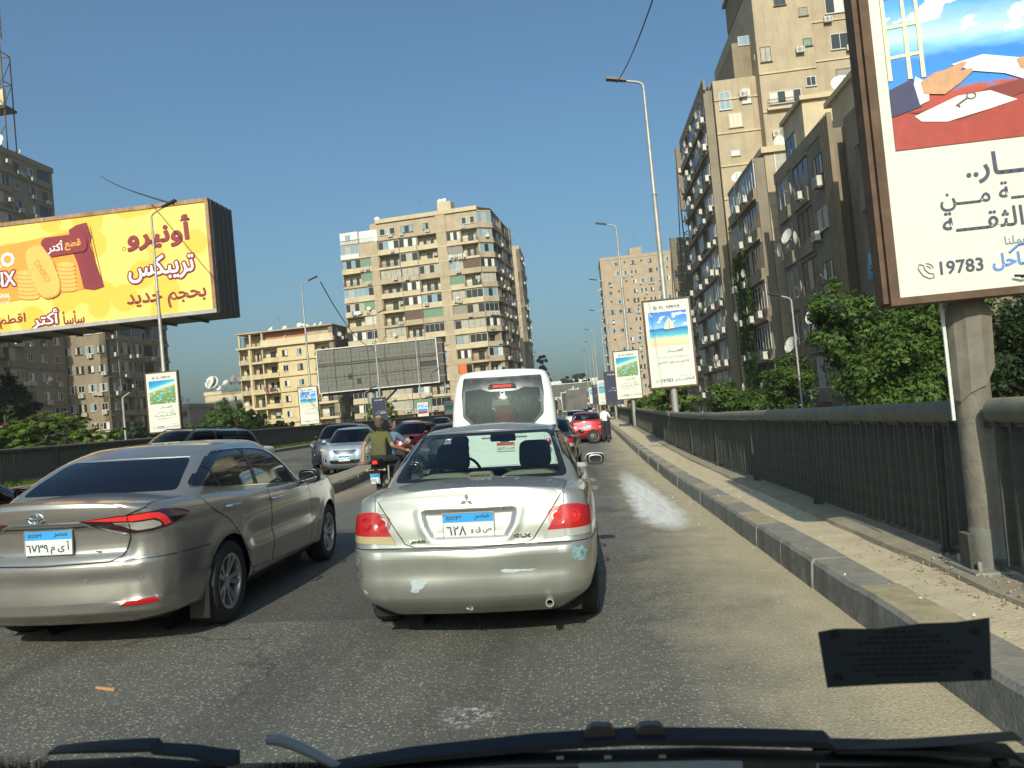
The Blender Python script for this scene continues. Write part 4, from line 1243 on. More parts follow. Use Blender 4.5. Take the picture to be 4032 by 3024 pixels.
    def oval(cx, cz, a, b, r=.0045): mb.tube([(cx+a*cos(2*pi*i/28), h.y-.008, cz+b*sin(2*pi*i/28)) for i in range(29)], r, 6)
    oval(-.03,.966,.052,.034,.0055); oval(-.03,.977,.044,.014,.004); oval(-.03,.966,.015,.030,.004)
    mb.build('badge', M_chrome, lidp, smooth=True)
    y_ = bvb.ray_cast(Vector((.32,-5,.72)), Vector((0,1,0)))[0].y
    MB().box(.305,.355,y_-.004,y_+.002,.708,.722).build('badge', mat('blue_chrome', (.25,.40,.5), .2, metal=.8), lidp)
    letter('منصور', M_chrome, lidp, -.40, .705, w=.12, y=y_-.005, bold=.01, ar=True)
    yp = bvb.ray_cast(Vector((0,-5,.80)), Vector((0,1,0)))[0].y
    plate(lidp, Matrix.Translation((.010, yp-.012, .795)) @ Matrix.Rotation(.03, 4, 'X'), '٦٧٣٩', 'أ ى م', .335, .165)
    MB().box(-.62,.62,-.50,3.1,.17,.28).build('underbody', M_under, root)
    MB().box(-.78,.78,.42,2.28,.20,.30).build('floor_pan', M_under, root)
    wells(root, .87, (0, 2.7), .37)
    for y in (0, 2.7):
        for sg in (1, -1): wheel(root, sg*.765, y, .318, .205, 'alloy', sg)
    mirror(root, .83, 1.87, 1.01, 1, M_blacktrim, .215, .15); mirror(root, -.83, 1.87, 1.01, -1, M_blacktrim, .215, .15)
    mb = MB(); mb.box(-.7,.7,-.1,2.1,.5,.9); mb.build('cabin_floor', M_inter, root)
    for x in (-.36, .36):
        mb = MB(); mb.prism([(a, 1.0, b) for a, b in rounded([(x-.24,.8),(x+.24,.8),(x+.22,1.12),(x-.22,1.12)], .08)], (0,.12,0)); mb.prism([(a, 1.02, b) for a, b in rounded([(x-.13,1.1),(x+.13,1.1),(x+.12,1.26),(x-.12,1.26)], .05)], (0,.1,0)); mb.build('seat', M_inter, root)
    return root
# =============================================================== other traffic: one builder, many bodies
def build_car(name, label, cat, loc, rot, col, L=4.4, W=1.7, H=1.47, wb=2.6, style='sedan', detail='rear', group=None, q=.7, dirt=.2, glass=None, metal=.5, roof_rails=False):
    k = H/1.46; hw = W/2
    P_ = paint(name+'_paint_%d' % len(MATS), col, metal=metal, rough=.32, dust=dirt)
    ro = (L-wb)*.54; fo = L-wb-ro
    ye = -ro; yf = wb+fo
    sed = style == 'sedan'
    dk = 1.02*k if sed else 1.10*k
    wz = -.30 if sed else ye+.10
    belt_r = (1.0 if sed else 1.02)*k
    S = dict(deck=[(ye-.2,dk-.02),(ye+.3,dk+.01),(.0,dk+.02),(.6,dk-.02),(wb-.9,.99*k),(wb-.3,.975*k),(wb+.3,.92*k),(wb+.62,.84*k),(yf,.70*k)],
        tr=.09, ytr=.5, tf=.15, ytf=wb-.4, uref=2,
        levels=[(0,(.20,0,hw-.2,ye+.22,yf-.25,.2,.3,.06,.2)),(.6,(.28*k,0,hw-.09,ye+.09,yf-.12,.22,.38,.09,.22)),(1.2,(.37*k,0,hw-.03,ye+.02,yf-.04,.24,.42,.10,.25)),(2,(.48*k,0,hw-.004,ye,yf,.25,.45,.10,.27)),
                (3,(.61*k,0,hw,ye,yf-.01,.25,.45,.10,.27)),(3.6,(.665*k,0,hw,ye+.02,yf-.03,.22,.45,.09,.27)),(5,(.80*k,0,hw-.006,ye+.05,yf-.09,.2,.45,.08,.26)),
                (6,(.91*k,0,hw-.025,ye+.07,yf-.20,.18,.45,.08,.26)),(7,(.98*k,1,hw-.10,ye+.10,yf-.36,.18,.42,.09,.26)),
                (8,(1,1,hw-.2,ye+.2,yf-.6,.14,.35,.09,.2)),(9,(1,1,.40,(ye+.45 if sed else ye+.25),wb+.1,.1,.2,.05,.1)),(10,(1,1,.10,-.1,wb-.1,.02,.02,0,0))],
        belt=[(ye,belt_r),(.3,.985*k),(wb-.9,.95*k),(wb,.93*k)],
        roof=[(ye,H-.06),(.3,H-.03),(1.0,H),(wb-1.0,H-.01),(wb-.4,H-.06)], rcrown=.05,
        glev=([(0,(-.04,0,hw-.09,-.36,wb-.10,.22,.5,.05,.32)),(1,(0,.5,hw-.165,.03,wb-.60,.2,.42,.06,.25)),(2,(0,.84,hw-.235,.34,wb-.95,.18,.34,.06,.18)),(2.5,(0,.945,hw-.285,.48,wb-1.08,.15,.3,.06,.14)),(3,(0,1,hw-.36,.62,wb-1.22,.12,.25,.05,.1)),(4,(0,1,.25,.9,1.2,.1,.1,.02,.02)),(5,(0,1,.03,1.0,1.05,.01,.01,0,0))] if sed else
              [(0,(-.04,0,hw-.07,ye+.10,wb+.02,.16,.45,.05,.30)),(1,(0,.5,hw-.12,ye+.20,wb-.45,.15,.38,.06,.22)),(2,(0,.84,hw-.175,ye+.29,wb-.76,.14,.3,.06,.15)),(2.5,(0,.945,hw-.22,ye+.36,wb-.9,.12,.26,.06,.12)),(3,(0,1,hw-.30,ye+.50,wb-1.05,.12,.2,.05,.1)),(4,(0,1,.25,.5,1.2,.1,.1,.02,.02)),(5,(0,1,.03,1.0,1.05,.01,.01,0,0))]))
    B, G = car_hulls(S, q)
    root = thing(name, label, cat, loc, rot, group)
    arch(B, 0, .345*k); arch(B, wb, .345*k)
    hy0, hy1 = (-.05, wb-.5)
    B.region('hole', [(-hw+.24,hy0),(hw-.24,hy0),(hw-.24,hy1),(-hw+.24,hy1)], 'xy', lambda c, n: n.z > .4 and c.z > .8*k)
    uo = B.u_at(hw-.01, ye+.50)
    sideF = lambda c, n: c.y < .3 and n.z < .7
    if detail == 'rear':
        lp = [(hw-.40,.705*k),(uo-.05,.71*k),(uo,.76*k),(uo-.05,.90*k),(hw-.26,.905*k),(hw-.32,.89*k)]
        lc = [(hw-.50,.70*k),(uo+.1,.70*k),(uo+.1,.79*k),(hw-.50,.79*k)]
        B.region('lid', [(-hw+.20,1.4),(-hw+.22,.95*k),(-hw+.40,.70*k),(0,.665*k),(hw-.40,.70*k),(hw-.22,.95*k),(hw-.20,1.4)], 'xz', lambda c, n: c.y < (-.2 if sed else ye+.4) and (n.y < -.05 or n.z > .4))
        for sg in (1, -1):
            B.region('lampR' if sg > 0 else 'lampL', rounded([(sg*a, b) for a, b in lp], .02), 'uz', sideF)
            B.region('clrR' if sg > 0 else 'clrL', [(sg*a, b) for a, b in lc], 'uz', sideF, within=('lampR', 'lampL'))
    ff = B.u[B.halfm-1]
    uf = lambda x: ff - x      # distance from the front centre
    if detail in ('front', 'frontdark'):
        frontF = lambda c, n: c.y > wb+.1 and n.z < .8
        lp = [(uf(hw-.33),.70*k),(uf(hw-.30),.79*k),(uf(hw-.05),.87*k),(uf(hw+.20),.905*k),(uf(hw+.22),.80*k),(uf(hw+.05),.66*k),(uf(hw-.15),.645*k)]
        for sg in (1, -1):
            B.region('headR' if sg > 0 else 'headL', rounded([(sg*a, b) for a, b in lp], .03), 'uz', frontF)
        fz = lambda c, n: c.y > wb+.3 and n.y > .1
        B.region('grille', rounded([(-.42,.775*k),(-.26,.665*k),(.26,.665*k),(.42,.775*k)], .02), 'xz', fz)
        B.region('intake', rounded([(-.50,.43*k),(-.42,.36*k),(.42,.36*k),(.50,.43*k),(.46,.475*k),(-.46,.475*k)], .03), 'xz', fz)
        for sg in (1, -1): B.region('fog', rounded([(sg*.58,.43*k),(sg*.72,.45*k),(sg*.74,.53*k),(sg*.60,.53*k)], .03), 'xz', fz)
    B.finish(); bvb = B.bvh()
    zb, zt = belt_r+.04, H-.085
    G.region('rear', rounded([(-hw+.20,zb+.03),(hw-.20,zb+.03),(hw-.30,zt),(-hw+.30,zt)], .04), 'xz', lambda c, n: n.y < -.15 and c.y < .7)
    G.region('front', rounded([(-hw+.13,.975*k),(hw-.13,.975*k),(hw-.29,H-.075),(-hw+.29,H-.075)], .05), 'xz', lambda c, n: n.y > .15 and c.y > 1.0)
    sd = lambda c, n: abs(n.x) > .35 and abs(c.x) > .35
    ws = wb-.55
    y0 = (-.05 if sed else ye+.42); mid = .88; 
    rd = rounded([(y0,.995*k+.02),(mid,.965*k+.02),(mid,H-.10),(y0+.55,H-.11),(y0+.30,H-.17)], .03) if sed else rounded([(.0,.995*k+.02),(mid,.965*k+.02),(mid,H-.12),(.0,H-.13)], .03)
    fd = rounded([(mid+.08,.965*k+.02),(ws,.945*k+.02),(ws-.50,H-.15),(ws-.66,H-.11),(mid+.08,H-.10)], .03)
    G.region('side', rd, 'yz', sd); G.region('side', fd, 'yz', sd)
    if not sed: G.region('side', rounded([(ye+.40,1.01*k+.02),(-.09,.995*k+.02),(-.09,H-.13),(ye+.55,H-.15)], .03), 'yz', sd)
    G.finish(); bvg = G.bvh()
    B.part('body', [None], P_, root); G.part('roof', [None], P_, root)
    lidp = B.part('boot_lid' if sed else 'tailgate', ['lid'], P_, root, .001)
    gm = glass or G_dark
    for nm, t in (('rear_window', 'rear'), ('windscreen', 'front'), ('side_window', 'side')): G.part(nm, [t], gm if t != 'side' else G_dark, root, -.003)
    for sg, t, c in ((1, 'lampR', 'clrR'), (-1, 'lampL', 'clrL')):
        o = B.part('tail_lamp', [t], M_redlens, root, .004)
        if o: B.part('clear_strip', [c], M_clear, o, .0045)
    for t in ('headR', 'headL'):
        o = B.part('headlight', [t], M_clear if detail == 'front' else M_darklens, root, .004)
        if o:
            sg = 1 if t == 'headR' else -1
            for a, z in ((hw-.17, .775*k), (hw-.06, .80*k)):
                h = bvb.ray_cast(Vector((sg*a, 9, z)), Vector((0,-1,0)))[0]
                if h is not None: MB().lathe([(-.0,.048),(.006,.044),(.008,0)], 14, Matrix.Translation(h), 'y').build('reflector', M_alloy, o, smooth=True)
    gr = B.part('grille', ['grille'], M_blacktrim, root, .003)
    if gr:
        for z in (.69, .715, .74): seam(bvb, [(-.30,z*k),(.30,z*k)], 'f', .008, M_chrome, gr, name='slat', h=.004)
        seam(bvb, [(-.43,.785*k),(-.26,.655*k),(.26,.655*k),(.43,.785*k)], 'f', .03, M_chrome, gr, name='chrome_trim', h=.008)
        h = bvb.ray_cast(Vector((0,9,.725*k)), Vector((0,-1,0)))[0]
        mb = MB(); mb.tube([(.055*cos(2*pi*i/20), h.y+.008, h.z+.045*sin(2*pi*i/20)) for i in range(21)], .008, 6); mb.box(-.07,.07,h.y,h.y+.014,h.z-.010,h.z+.010); mb.build('badge', M_chrome, gr)
        it = B.part('air_intake', ['intake'], M_blacktrim, root, .003)
        for z in (.40, .435): seam(bvb, [(-.40,z*k),(.40,z*k)], 'f', .010, M_chrome, it, name='slat', h=.004)
        fg = B.part('fog_lamp', ['fog'], M_blacktrim, root, .003)
        for sg in (1, -1):
            h = bvb.ray_cast(Vector((sg*.66,9,.485*k)), Vector((0,-1,0)))[0]
            if h is not None: MB().lathe([(0,.035),(.006,.033),(.008,0)], 14, Matrix.Translation(h), 'y').build('fog_glass', M_clear, fg, smooth=True)
    if detail == 'rear':
        seam(bvb, [(-hw+.22,.95*k),(-hw+.40,.70*k),(0,.665*k),(hw-.40,.70*k),(hw-.22,.95*k)], 'r', .010, M_blacktrim, root, off=.002)
    seam(bvb, [(-hw+.05,.655*k),(hw-.05,.655*k)], 'r', .009, M_blacktrim, root, off=.0015)
    for sg in (1, -1):
        s_ = 'R' if sg > 0 else 'L'
        for y in (mid+.03, wb-.62): seam(bvb, [(y,.30*k),(y,.92*k)], s_, .008, M_blacktrim, root)
        seam(bvg, rd, s_, .016, M_blacktrim, root, name='window_seal', off=.002, closed=True); seam(bvg, fd, s_, .016, M_blacktrim, root, name='window_seal', off=.002, closed=True)
        handle(root, sg, hw-.01, .60, .86*k, P_); handle(root, sg, hw-.01, 1.55, .84*k, P_)
        mirror(root, sg*(hw-.06), wb-.78, 1.03*k, sg, P_ if detail != 'frontdark' else M_blacktrim, .20, .13)
    MB().box(-hw+.14, hw-.14, ye+.3, yf-.4, .17, .32).build('underbody', M_under, root)
    wells(root, hw-.01, (0, wb), .36*k)
    for y in (0, wb):
        for sg in (1, -1): wheel(root, sg*(hw-.12), y, .305*k, .19, 'alloy', sg)
    cab = MB()
    for x in (-.36*hw/.85, .36*hw/.85):
        for y in (.35, 1.15): cab.prism([(a, y, b) for a, b in rounded([(x-.24,.6),(x+.24,.6),(x+.22,1.12*k),(x-.22,1.12*k)], .08)], (0,.12,0)); cab.prism([(a, y+.02, b) for a, b in rounded([(x-.13,1.1*k),(x+.13,1.1*k),(x+.12,1.27*k),(x-.12,1.27*k)], .05)], (0,.1,0))
    so = cab.build('seats', M_inter, root); so['kind'] = 'stuff'
    MB().box(-hw+.16, hw-.16, -.1, wb-.3, .5, .80).build('cabin_floor', M_inter, root)
    if roof_rails:
        for sg in (1, -1):
            mb = MB(); x = sg*(hw-.30); zz = H-.045
            mb.tube([(x, ye+.55, zz-.02), (x, ye+.70, zz+.055), (x, .6, zz+.075), (x, wb-1.25, zz+.06), (x, wb-1.12, zz-.01)], .019, 8); mb.build('roof_rail', M_blacktrim, root, smooth=True)
    if detail == 'rear':
        h = bvb.ray_cast(Vector((0,-6,.95*k)), Vector((0,1,0)))[0]
        mb = MB(); mb.tube([(.045*cos(2*pi*i/20), h.y-.006, h.z-.01+.030*sin(2*pi*i/20)) for i in range(21)], .006, 6); mb.build('badge', M_chrome, lidp or root)
    return root, bvb

silver = build_silver()
champ = build_champagne()
def on_road(x, y): return (x, y, elevL(x, y))
PITCHF = atan2(.0199, 1)
def settle(root, rot, y):
    """stand the car on the climbing surface"""
    a = atan2(elev(0, y+2)-elev(0, y-.5), 2.5)
    R = Matrix.Rotation(a, 4, 'X') @ Matrix.Rotation(rot, 4, 'Z')
    M = R; M.translation = root.location.copy(); root.matrix_world = M

def plate_on(root, bv, side, nums, lets, w=.34, z=.78, strip=None, ang=0, off=.012, latin=True, x=0):
    if side == 'r':
        h = bv.ray_cast(Vector((x, -8, z)), Vector((0,1,0)))[0]; M = Matrix.Translation((x, h.y-off, z))
    else:
        h = bv.ray_cast(Vector((x, 9, z)), Vector((0,-1,0)))[0]; M = Matrix.Translation((x, h.y+off, z)) @ Matrix.Rotation(pi, 4, 'Z')
    return plate(root, M, nums, lets, w, w*.5, strip, latin=latin)

# red saloon stopped at the kerb, boot end towards the camera
r_, bv = build_car('red_saloon', 'bright red saloon stopped at the right kerb with a loose wheel behind it', 'car', on_road(.03, 37.2), .02, (.50, .018, .030), L=4.3, W=1.70, H=1.46, wb=2.55, q=.9, metal=.45, glass=G_mid)
settle(r_, .03, 37)
plate_on(r_, bv, 'r', '٩٤٧', 'س ط', z=.80)
# its spare wheel leaning against the bumper
sw = thing('spare_wheel', 'loose spare wheel on a grey steel rim leaning against the red saloon', 'wheel', (.32, 35.62, elev(0, 35.6)))
w_ = wheel(sw, 0, 0, .325, .19, 'steel', 1, name='tyre', z=.335)
w_.rotation_euler = (radians(12)*0, 0, -pi/2); w_.rotation_euler = Euler((0, radians(-9), -pi/2+.25))
# black hatch ahead on the right, mostly hidden by the silver saloon
r_, bv = build_car('black_saloon', 'black saloon beside the white minibus, partly hidden by the silver saloon', 'car', on_road(-1.12, 20.6), -.03, (.012, .013, .015), L=4.4, W=1.74, H=1.50, wb=2.6, q=.8, metal=.3)
plate_on(r_, bv, 'r', '٣١٧', 'ل ج', z=.80)
# oncoming traffic on the far carriageway
r_, bv = build_car('silver_oncoming_saloon', 'silver blue saloon facing the camera, just past the median kerb', 'car', on_road(-8.35, 27.6), pi+.16, (.40, .46, .52), L=4.42, W=1.70, H=1.51, wb=2.6, detail='front', q=1.0, metal=.6, glass=G_mid)
settle(r_, pi+.16, 27)
plate_on(r_, bv, 'f', '٩٣٨١', 'م ع', z=.545, w=.36)
r_, bv = build_car('dark_crossover', 'dark grey crossover facing the camera beyond the silver blue saloon', 'car', on_road(-9.75, 31.2), pi+.10, (.05, .06, .075), L=4.5, W=1.82, H=1.64, wb=2.65, style='suv', detail='frontdark', q=.8)
settle(r_, pi+.10, 31)
r_, bv = build_car('black_suv', 'black four wheel drive with roof rails behind the champagne saloon', 'car', on_road(-11.65, 23.6), pi*.5+.55+pi*.5-.9, (.008, .010, .013), L=4.7, W=1.86, H=1.78, wb=2.75, style='suv', detail='frontdark', q=.8, roof_rails=True, glass=G_mid)
r_, bv = build_car('white_saloon', 'white saloon of which only the tail shows behind the black four wheel drive', 'car', on_road(-13.0, 28.4), pi-.10, (.62, .62, .60), L=4.4, W=1.7, H=1.44, wb=2.6, detail='front', q=.7, metal=.0)
r_, bv = build_car('maroon_saloon', 'dark red saloon facing the camera behind the motorcycle riders', 'car', on_road(-6.9, 33.2), pi-.30, (.16, .012, .020), L=4.4, W=1.74, H=1.50, wb=2.6, detail='front', q=.8, metal=.4)
settle(r_, pi-.30, 33)
r_, bv = build_car('black_estate', 'black car whose roof shows left of the white minibus', 'car', on_road(-3.95, 22.3), .06, (.010, .011, .014), L=4.4, W=1.76, H=1.50, wb=2.6, q=.6)
r_, bv = build_car('wine_red_hatchback', 'dark red car cut off by the left edge of the photo', 'car', on_road(-6.33, 5.35), .02, (.10, .008, .012), L=4.0, W=1.7, H=1.42, wb=2.5, q=.6)
# farther traffic
far_cars = [(-.6, 52, (.55,.55,.53), 'small white car ahead of the red saloon'), (-4.6, 47, (.30,.32,.34), 'grey car queueing in the middle lane far ahead'), (-4.9, 60, (.05,.06,.07), 'dark car farther on in the middle lane'),
            (-.4, 66, (.03,.06,.08), 'dark blue car in the distance on the right lane'), (.2, 92, (.4,.4,.4), 'pale car farthest away on the right lane'), (-10.5, 47, (.5,.5,.5), 'light grey car oncoming behind the dark red one'), (-11.5, 62, (.08,.08,.09), 'dark oncoming car far back on the left carriageway')]
for x, y, c, lab in far_cars:
    r_, bv = build_car('distant_car', lab, 'car', on_road(x, y), .02 if x > -7 else pi-.05, c, q=.45, detail='rear' if x > -7 else 'front', group='distant queueing cars', metal=.3)
    settle(r_, .02 if x > -7 else pi-.05, y)

# =============================================================== minibuses and truck
def build_bus(name, label, loc, rot, W=2.02, H=2.52, L=6.8, col=(.70,.72,.70), hero=True, cat='minibus'):
    P_ = mat(name+'_white', col, .30, noise=.03, nscale=2, coat=.6, dust=.18)
    hw = W/2
    top = lambda x, y: H - .07*(x/hw)**2
    lev = [(0,(.32,0,hw-.03,0,L,.16,.2,.05,.1)),(1,(.60,0,hw,-.03,L,.20,.25,.05,.12)),(2,(1.2,0,hw,-.02,L,.22,.3,.05,.14)),(3,(1.6,0,hw-.015,.02,L-.06,.23,.3,.05,.16)),
           (4,(2.10,0,hw-.065,.13,L-.30,.24,.3,.05,.18)),(5,(2.36,0,hw-.125,.22,L-.45,.24,.3,.06,.2)),(5.5,(2.44,.6,hw-.19,.28,L-.5,.22,.3,.06,.2)),(6,(2.46,1,hw-.27,.36,L-.6,.2,.3,.06,.2)),(7,(0,1,.5,1.0,L-1.2,.1,.2,0,0)),(8,(0,1,.05,2.5,L-2.5,.01,.01,0,0))]
    B = Hull(lev, int(44), top, lambda y: 1.0, nr=30, nc=10, ns=40, nf=12, ref=2)
    root = thing(name, label, cat, loc, rot)
    rf = lambda c, n: c.y < .7 and n.y < -.1
    outline = [(-.80,2.40),(.80,2.40),(.84,2.05),(.82,1.60),(.60,1.385),(-.60,1.385),(-.82,1.60),(-.84,2.05)]
    B.region('panel', rounded(outline, .04), 'xz', rf)
    win = [(-.765,2.13),(-.45,2.16),(-.28,2.10),(.28,2.10),(.45,2.16),(.765,2.13),(.775,1.66),(.585,1.43),(-.585,1.43),(-.775,1.66)]
    B.region('rear', rounded(win, .03), 'xz', rf)
    B.region('door', rounded([(-.80,1.36),(.80,1.36),(.82,.60),(-.82,.60)], .03), 'xz', rf)
    sd = lambda c, n: abs(n.x) > .6
    for a in range(5): B.region('side', rounded([(.55+a*1.15,1.42),(1.60+a*1.15,1.42),(1.60+a*1.15,2.12),(.55+a*1.15,2.12)], .05), 'yz', sd)
    B.region('front', rounded([(-.85,1.35),(.85,1.35),(.78,2.2),(-.78,2.2)], .06), 'xz', lambda c, n: n.y > .2)
    for cy in (1.3, L-1.0): B.region('arch', [(cy+.42*cos(2*pi*i/24), .36+.42*sin(2*pi*i/24)) for i in range(24)], 'yz', lambda c, n: abs(c.x) > .5)
    B.finish(); bv = B.bvh()
    B.part('body', [None], P_, root)
    B.part('rear_panel', ['panel'], mat('gloss_black', (.02,.022,.024), .16, noise=.5, nscale=6, coat=.5, dust=.35), root, .004)
    B.part('rear_window', ['rear'], glassmat('bus_glass', (.27,.33,.32)), root, .002)
    dr = B.part('rear_door', ['door'], P_, root, .001)
    B.part('side_window', ['side'], G_mid, root, -.002); B.part('windscreen', ['front'], G_clear, root, -.002)
    seam(bv, rounded([(-.80,1.36),(.80,1.36),(.82,.60),(-.82,.60)], .03), 'r', .010, M_blacktrim, root, closed=True)
    seam(bv, rounded(outline, .04), 'r', .016, M_blacktrim, root, closed=True, name='rubber_seal', h=.006)
    for z in (.92, 1.30): seam(bv, [(-.72,z),(.72,z)], 'r', .010, P_, dr, name='pressed_rib', h=.006)
    MB().box(-hw+.2, hw-.2, .3, L-.6, .25, .5).build('underbody', M_under, root)
    MB().box(-hw+.06, hw-.06, .15, L-.5, .62, .70).build('floor', M_inter, root)
    for y in (1.3, L-1.0):
        for sg in (1, -1): wheel(root, sg*(hw-.13), y, .36, .22, 'steel', sg)
    return root, bv, P_, dr
bus, bv, PB, bdoor = build_bus('white_minibus', 'white minibus with a big dark rear window, just ahead of the silver saloon', (-1.66, 15.5, elev(0, 15.5)), .03, W=2.16, H=2.56)
# high stop lamp in a black hood, grab bar over the plate, lamps
h = bv.ray_cast(Vector((0,-4,2.20)), Vector((0,1,0)))[0]
mb = MB(); mb.prism([(a, h.y-.03, b) for a, b in rounded([(-.30,2.145),(.30,2.145),(.26,2.25),(-.26,2.25)], .04)], (0,.05,0)); hd = mb.build('stop_lamp_hood', MATS['gloss_black'], bus)
MB().prism([(a, h.y-.040, b) for a, b in rounded([(-.19,2.175),(.19,2.175),(.19,2.225),(-.19,2.225)], .02)], (0,.012,0)).build('stop_lamp', M_redlens2, hd)
h = bv.ray_cast(Vector((0,-4,1.18)), Vector((0,1,0)))[0]
mb = MB(); mb.prism([(a, h.y-.05, b) for a, b in [(-.46,1.165),(.46,1.165),(.42,1.24),(.36,1.262),(-.36,1.262),(-.42,1.24)]], (0,.05,0)); mb.build('grab_bar', PB, bdoor)
MB().box(-.09,.09,h.y-.045,h.y-.0,1.075,1.125).build('plate_lamp', M_chrome, bdoor)
pm = Matrix.Translation((.02, bv.ray_cast(Vector((0,-4,.98)), Vector((0,1,0)))[0].y-.014, .965))
plate(bus, pm, '١٨٣٢', 'س ر', .36, .18, M_plr)
for sg in (1, -1):
    for z, m in ((1.02, M_redlens), (.86, M_clear)):
        h = bv.ray_cast(Vector((sg*.88,-4,z)), Vector((0,1,0)))[0]
        if h is not None: MB().lathe([(-.03,0),(-.028,.05),(-.015,.068),(.02,.072)], 20, Matrix.Translation(h), 'y').build('tail_lamp', m, bus, smooth=True)
M_redcl = mat('red_cloth', (.30,.035,.028), .85); M_maroon = mat('maroon_vinyl', (.075,.026,.020), .55); M_tan = mat('tan_curtain', (.22,.18,.12), .9)
for x, m in ((-.52, M_maroon), (0, M_redcl), (.50, M_maroon)):
    for dy in (0, .9, 1.8):
        mb = MB(); mb.prism([(a, .55+dy, b) for a, b in rounded([(x-.22,.95),(x+.22,.95),(x+.24,1.60),(x+.12,1.78),(x-.12,1.78),(x-.24,1.60)], .08)], (0,.14,0)); mb.build('seat', m if dy == 0 else M_inter, bus)
MB().prism([(a, .53, b) for a, b in [(-.20,1.80),(.20,1.80),(.06,1.42),(-.06,1.42)]], (0,.012,0)).build('red_cover', mat('red_cover', (.55,.04,.03), .8), bus)
mb = MB()
for i in range(8): mb.tube([(-.60+.012*i, .52, 1.74), (-.575+.016*i, .52, 1.60), (-.585+.012*i, .52, 1.46)], .008, 5)
mb.build('curtain', M_tan, bus)
h = bv.ray_cast(Vector((.02,-4,2.03)), Vector((0,1,0)))[0]
# white calligraphic sticker high on the glass
st = MB()
for pts in ([(-.02,2.10),(-.05,2.06),(-.03,2.00),(.01,2.02),(.04,2.07),(.01,2.10),(-.02,2.08)], [(.03,2.10),(.05,2.04),(.03,1.97),(-.02,1.96),(-.06,2.00)], [(-.045,2.11),(-.02,2.13),(.01,2.12)], [(-.03,2.05),(.01,1.985)], [(.0,2.05),(.035,2.02)]):
    st.tube([(a, h.y-.004+(2.03-b)*-.24, b) for a, b in pts], .0075, 5)
st.build('sticker', mat('white_vinyl', (.8,.8,.78), .6), bus)
van, bv, _, _ = build_bus('white_van', 'white van facing the camera in the distance left of the red saloon', on_road(-2.9, 70), pi-.05, W=1.75, H=2.3, L=5.2, cat='van')
mb = MB(); mb.box(-.6,.6,5.19,5.23,.75,.95); mb.build('grille', M_blacktrim, van)
for sg in (1, -1): MB().box(min(sg*.62, sg*.84), max(sg*.62, sg*.84), 5.02, 5.10, .85, 1.05).build('headlight', M_clear, van)
# tarpaulined truck far ahead
tk = thing('tarpaulin_truck', 'dark truck with a tall covered load far ahead on the flyover', 'truck', on_road(-.9, 88), .0)
MB().box(-1.2,1.2,0,6,1.1,3.5).build('load_cover', mat('tarp', (.12,.11,.10), .9, noise=.4, nscale=1), tk)
MB().box(-1.15,1.15,6.2,8,.7,2.9).build('cab', mat('truck_cab', (.2,.16,.12), .6), tk)
MB().box(-1.1,1.1,-.05,7.8,.6,1.05).build('chassis', M_under, tk)
for y in (1, 2.2, 7):
    for sg in (1, -1): wheel(tk, sg*1.0, y, .5, .28, 'steel', sg)
for sg in (1, -1): MB().box(min(sg*.8, sg*1.1), max(sg*.8, sg*1.1), -.09, -.05, .75, .9).build('tail_lamp', M_redlens, tk)
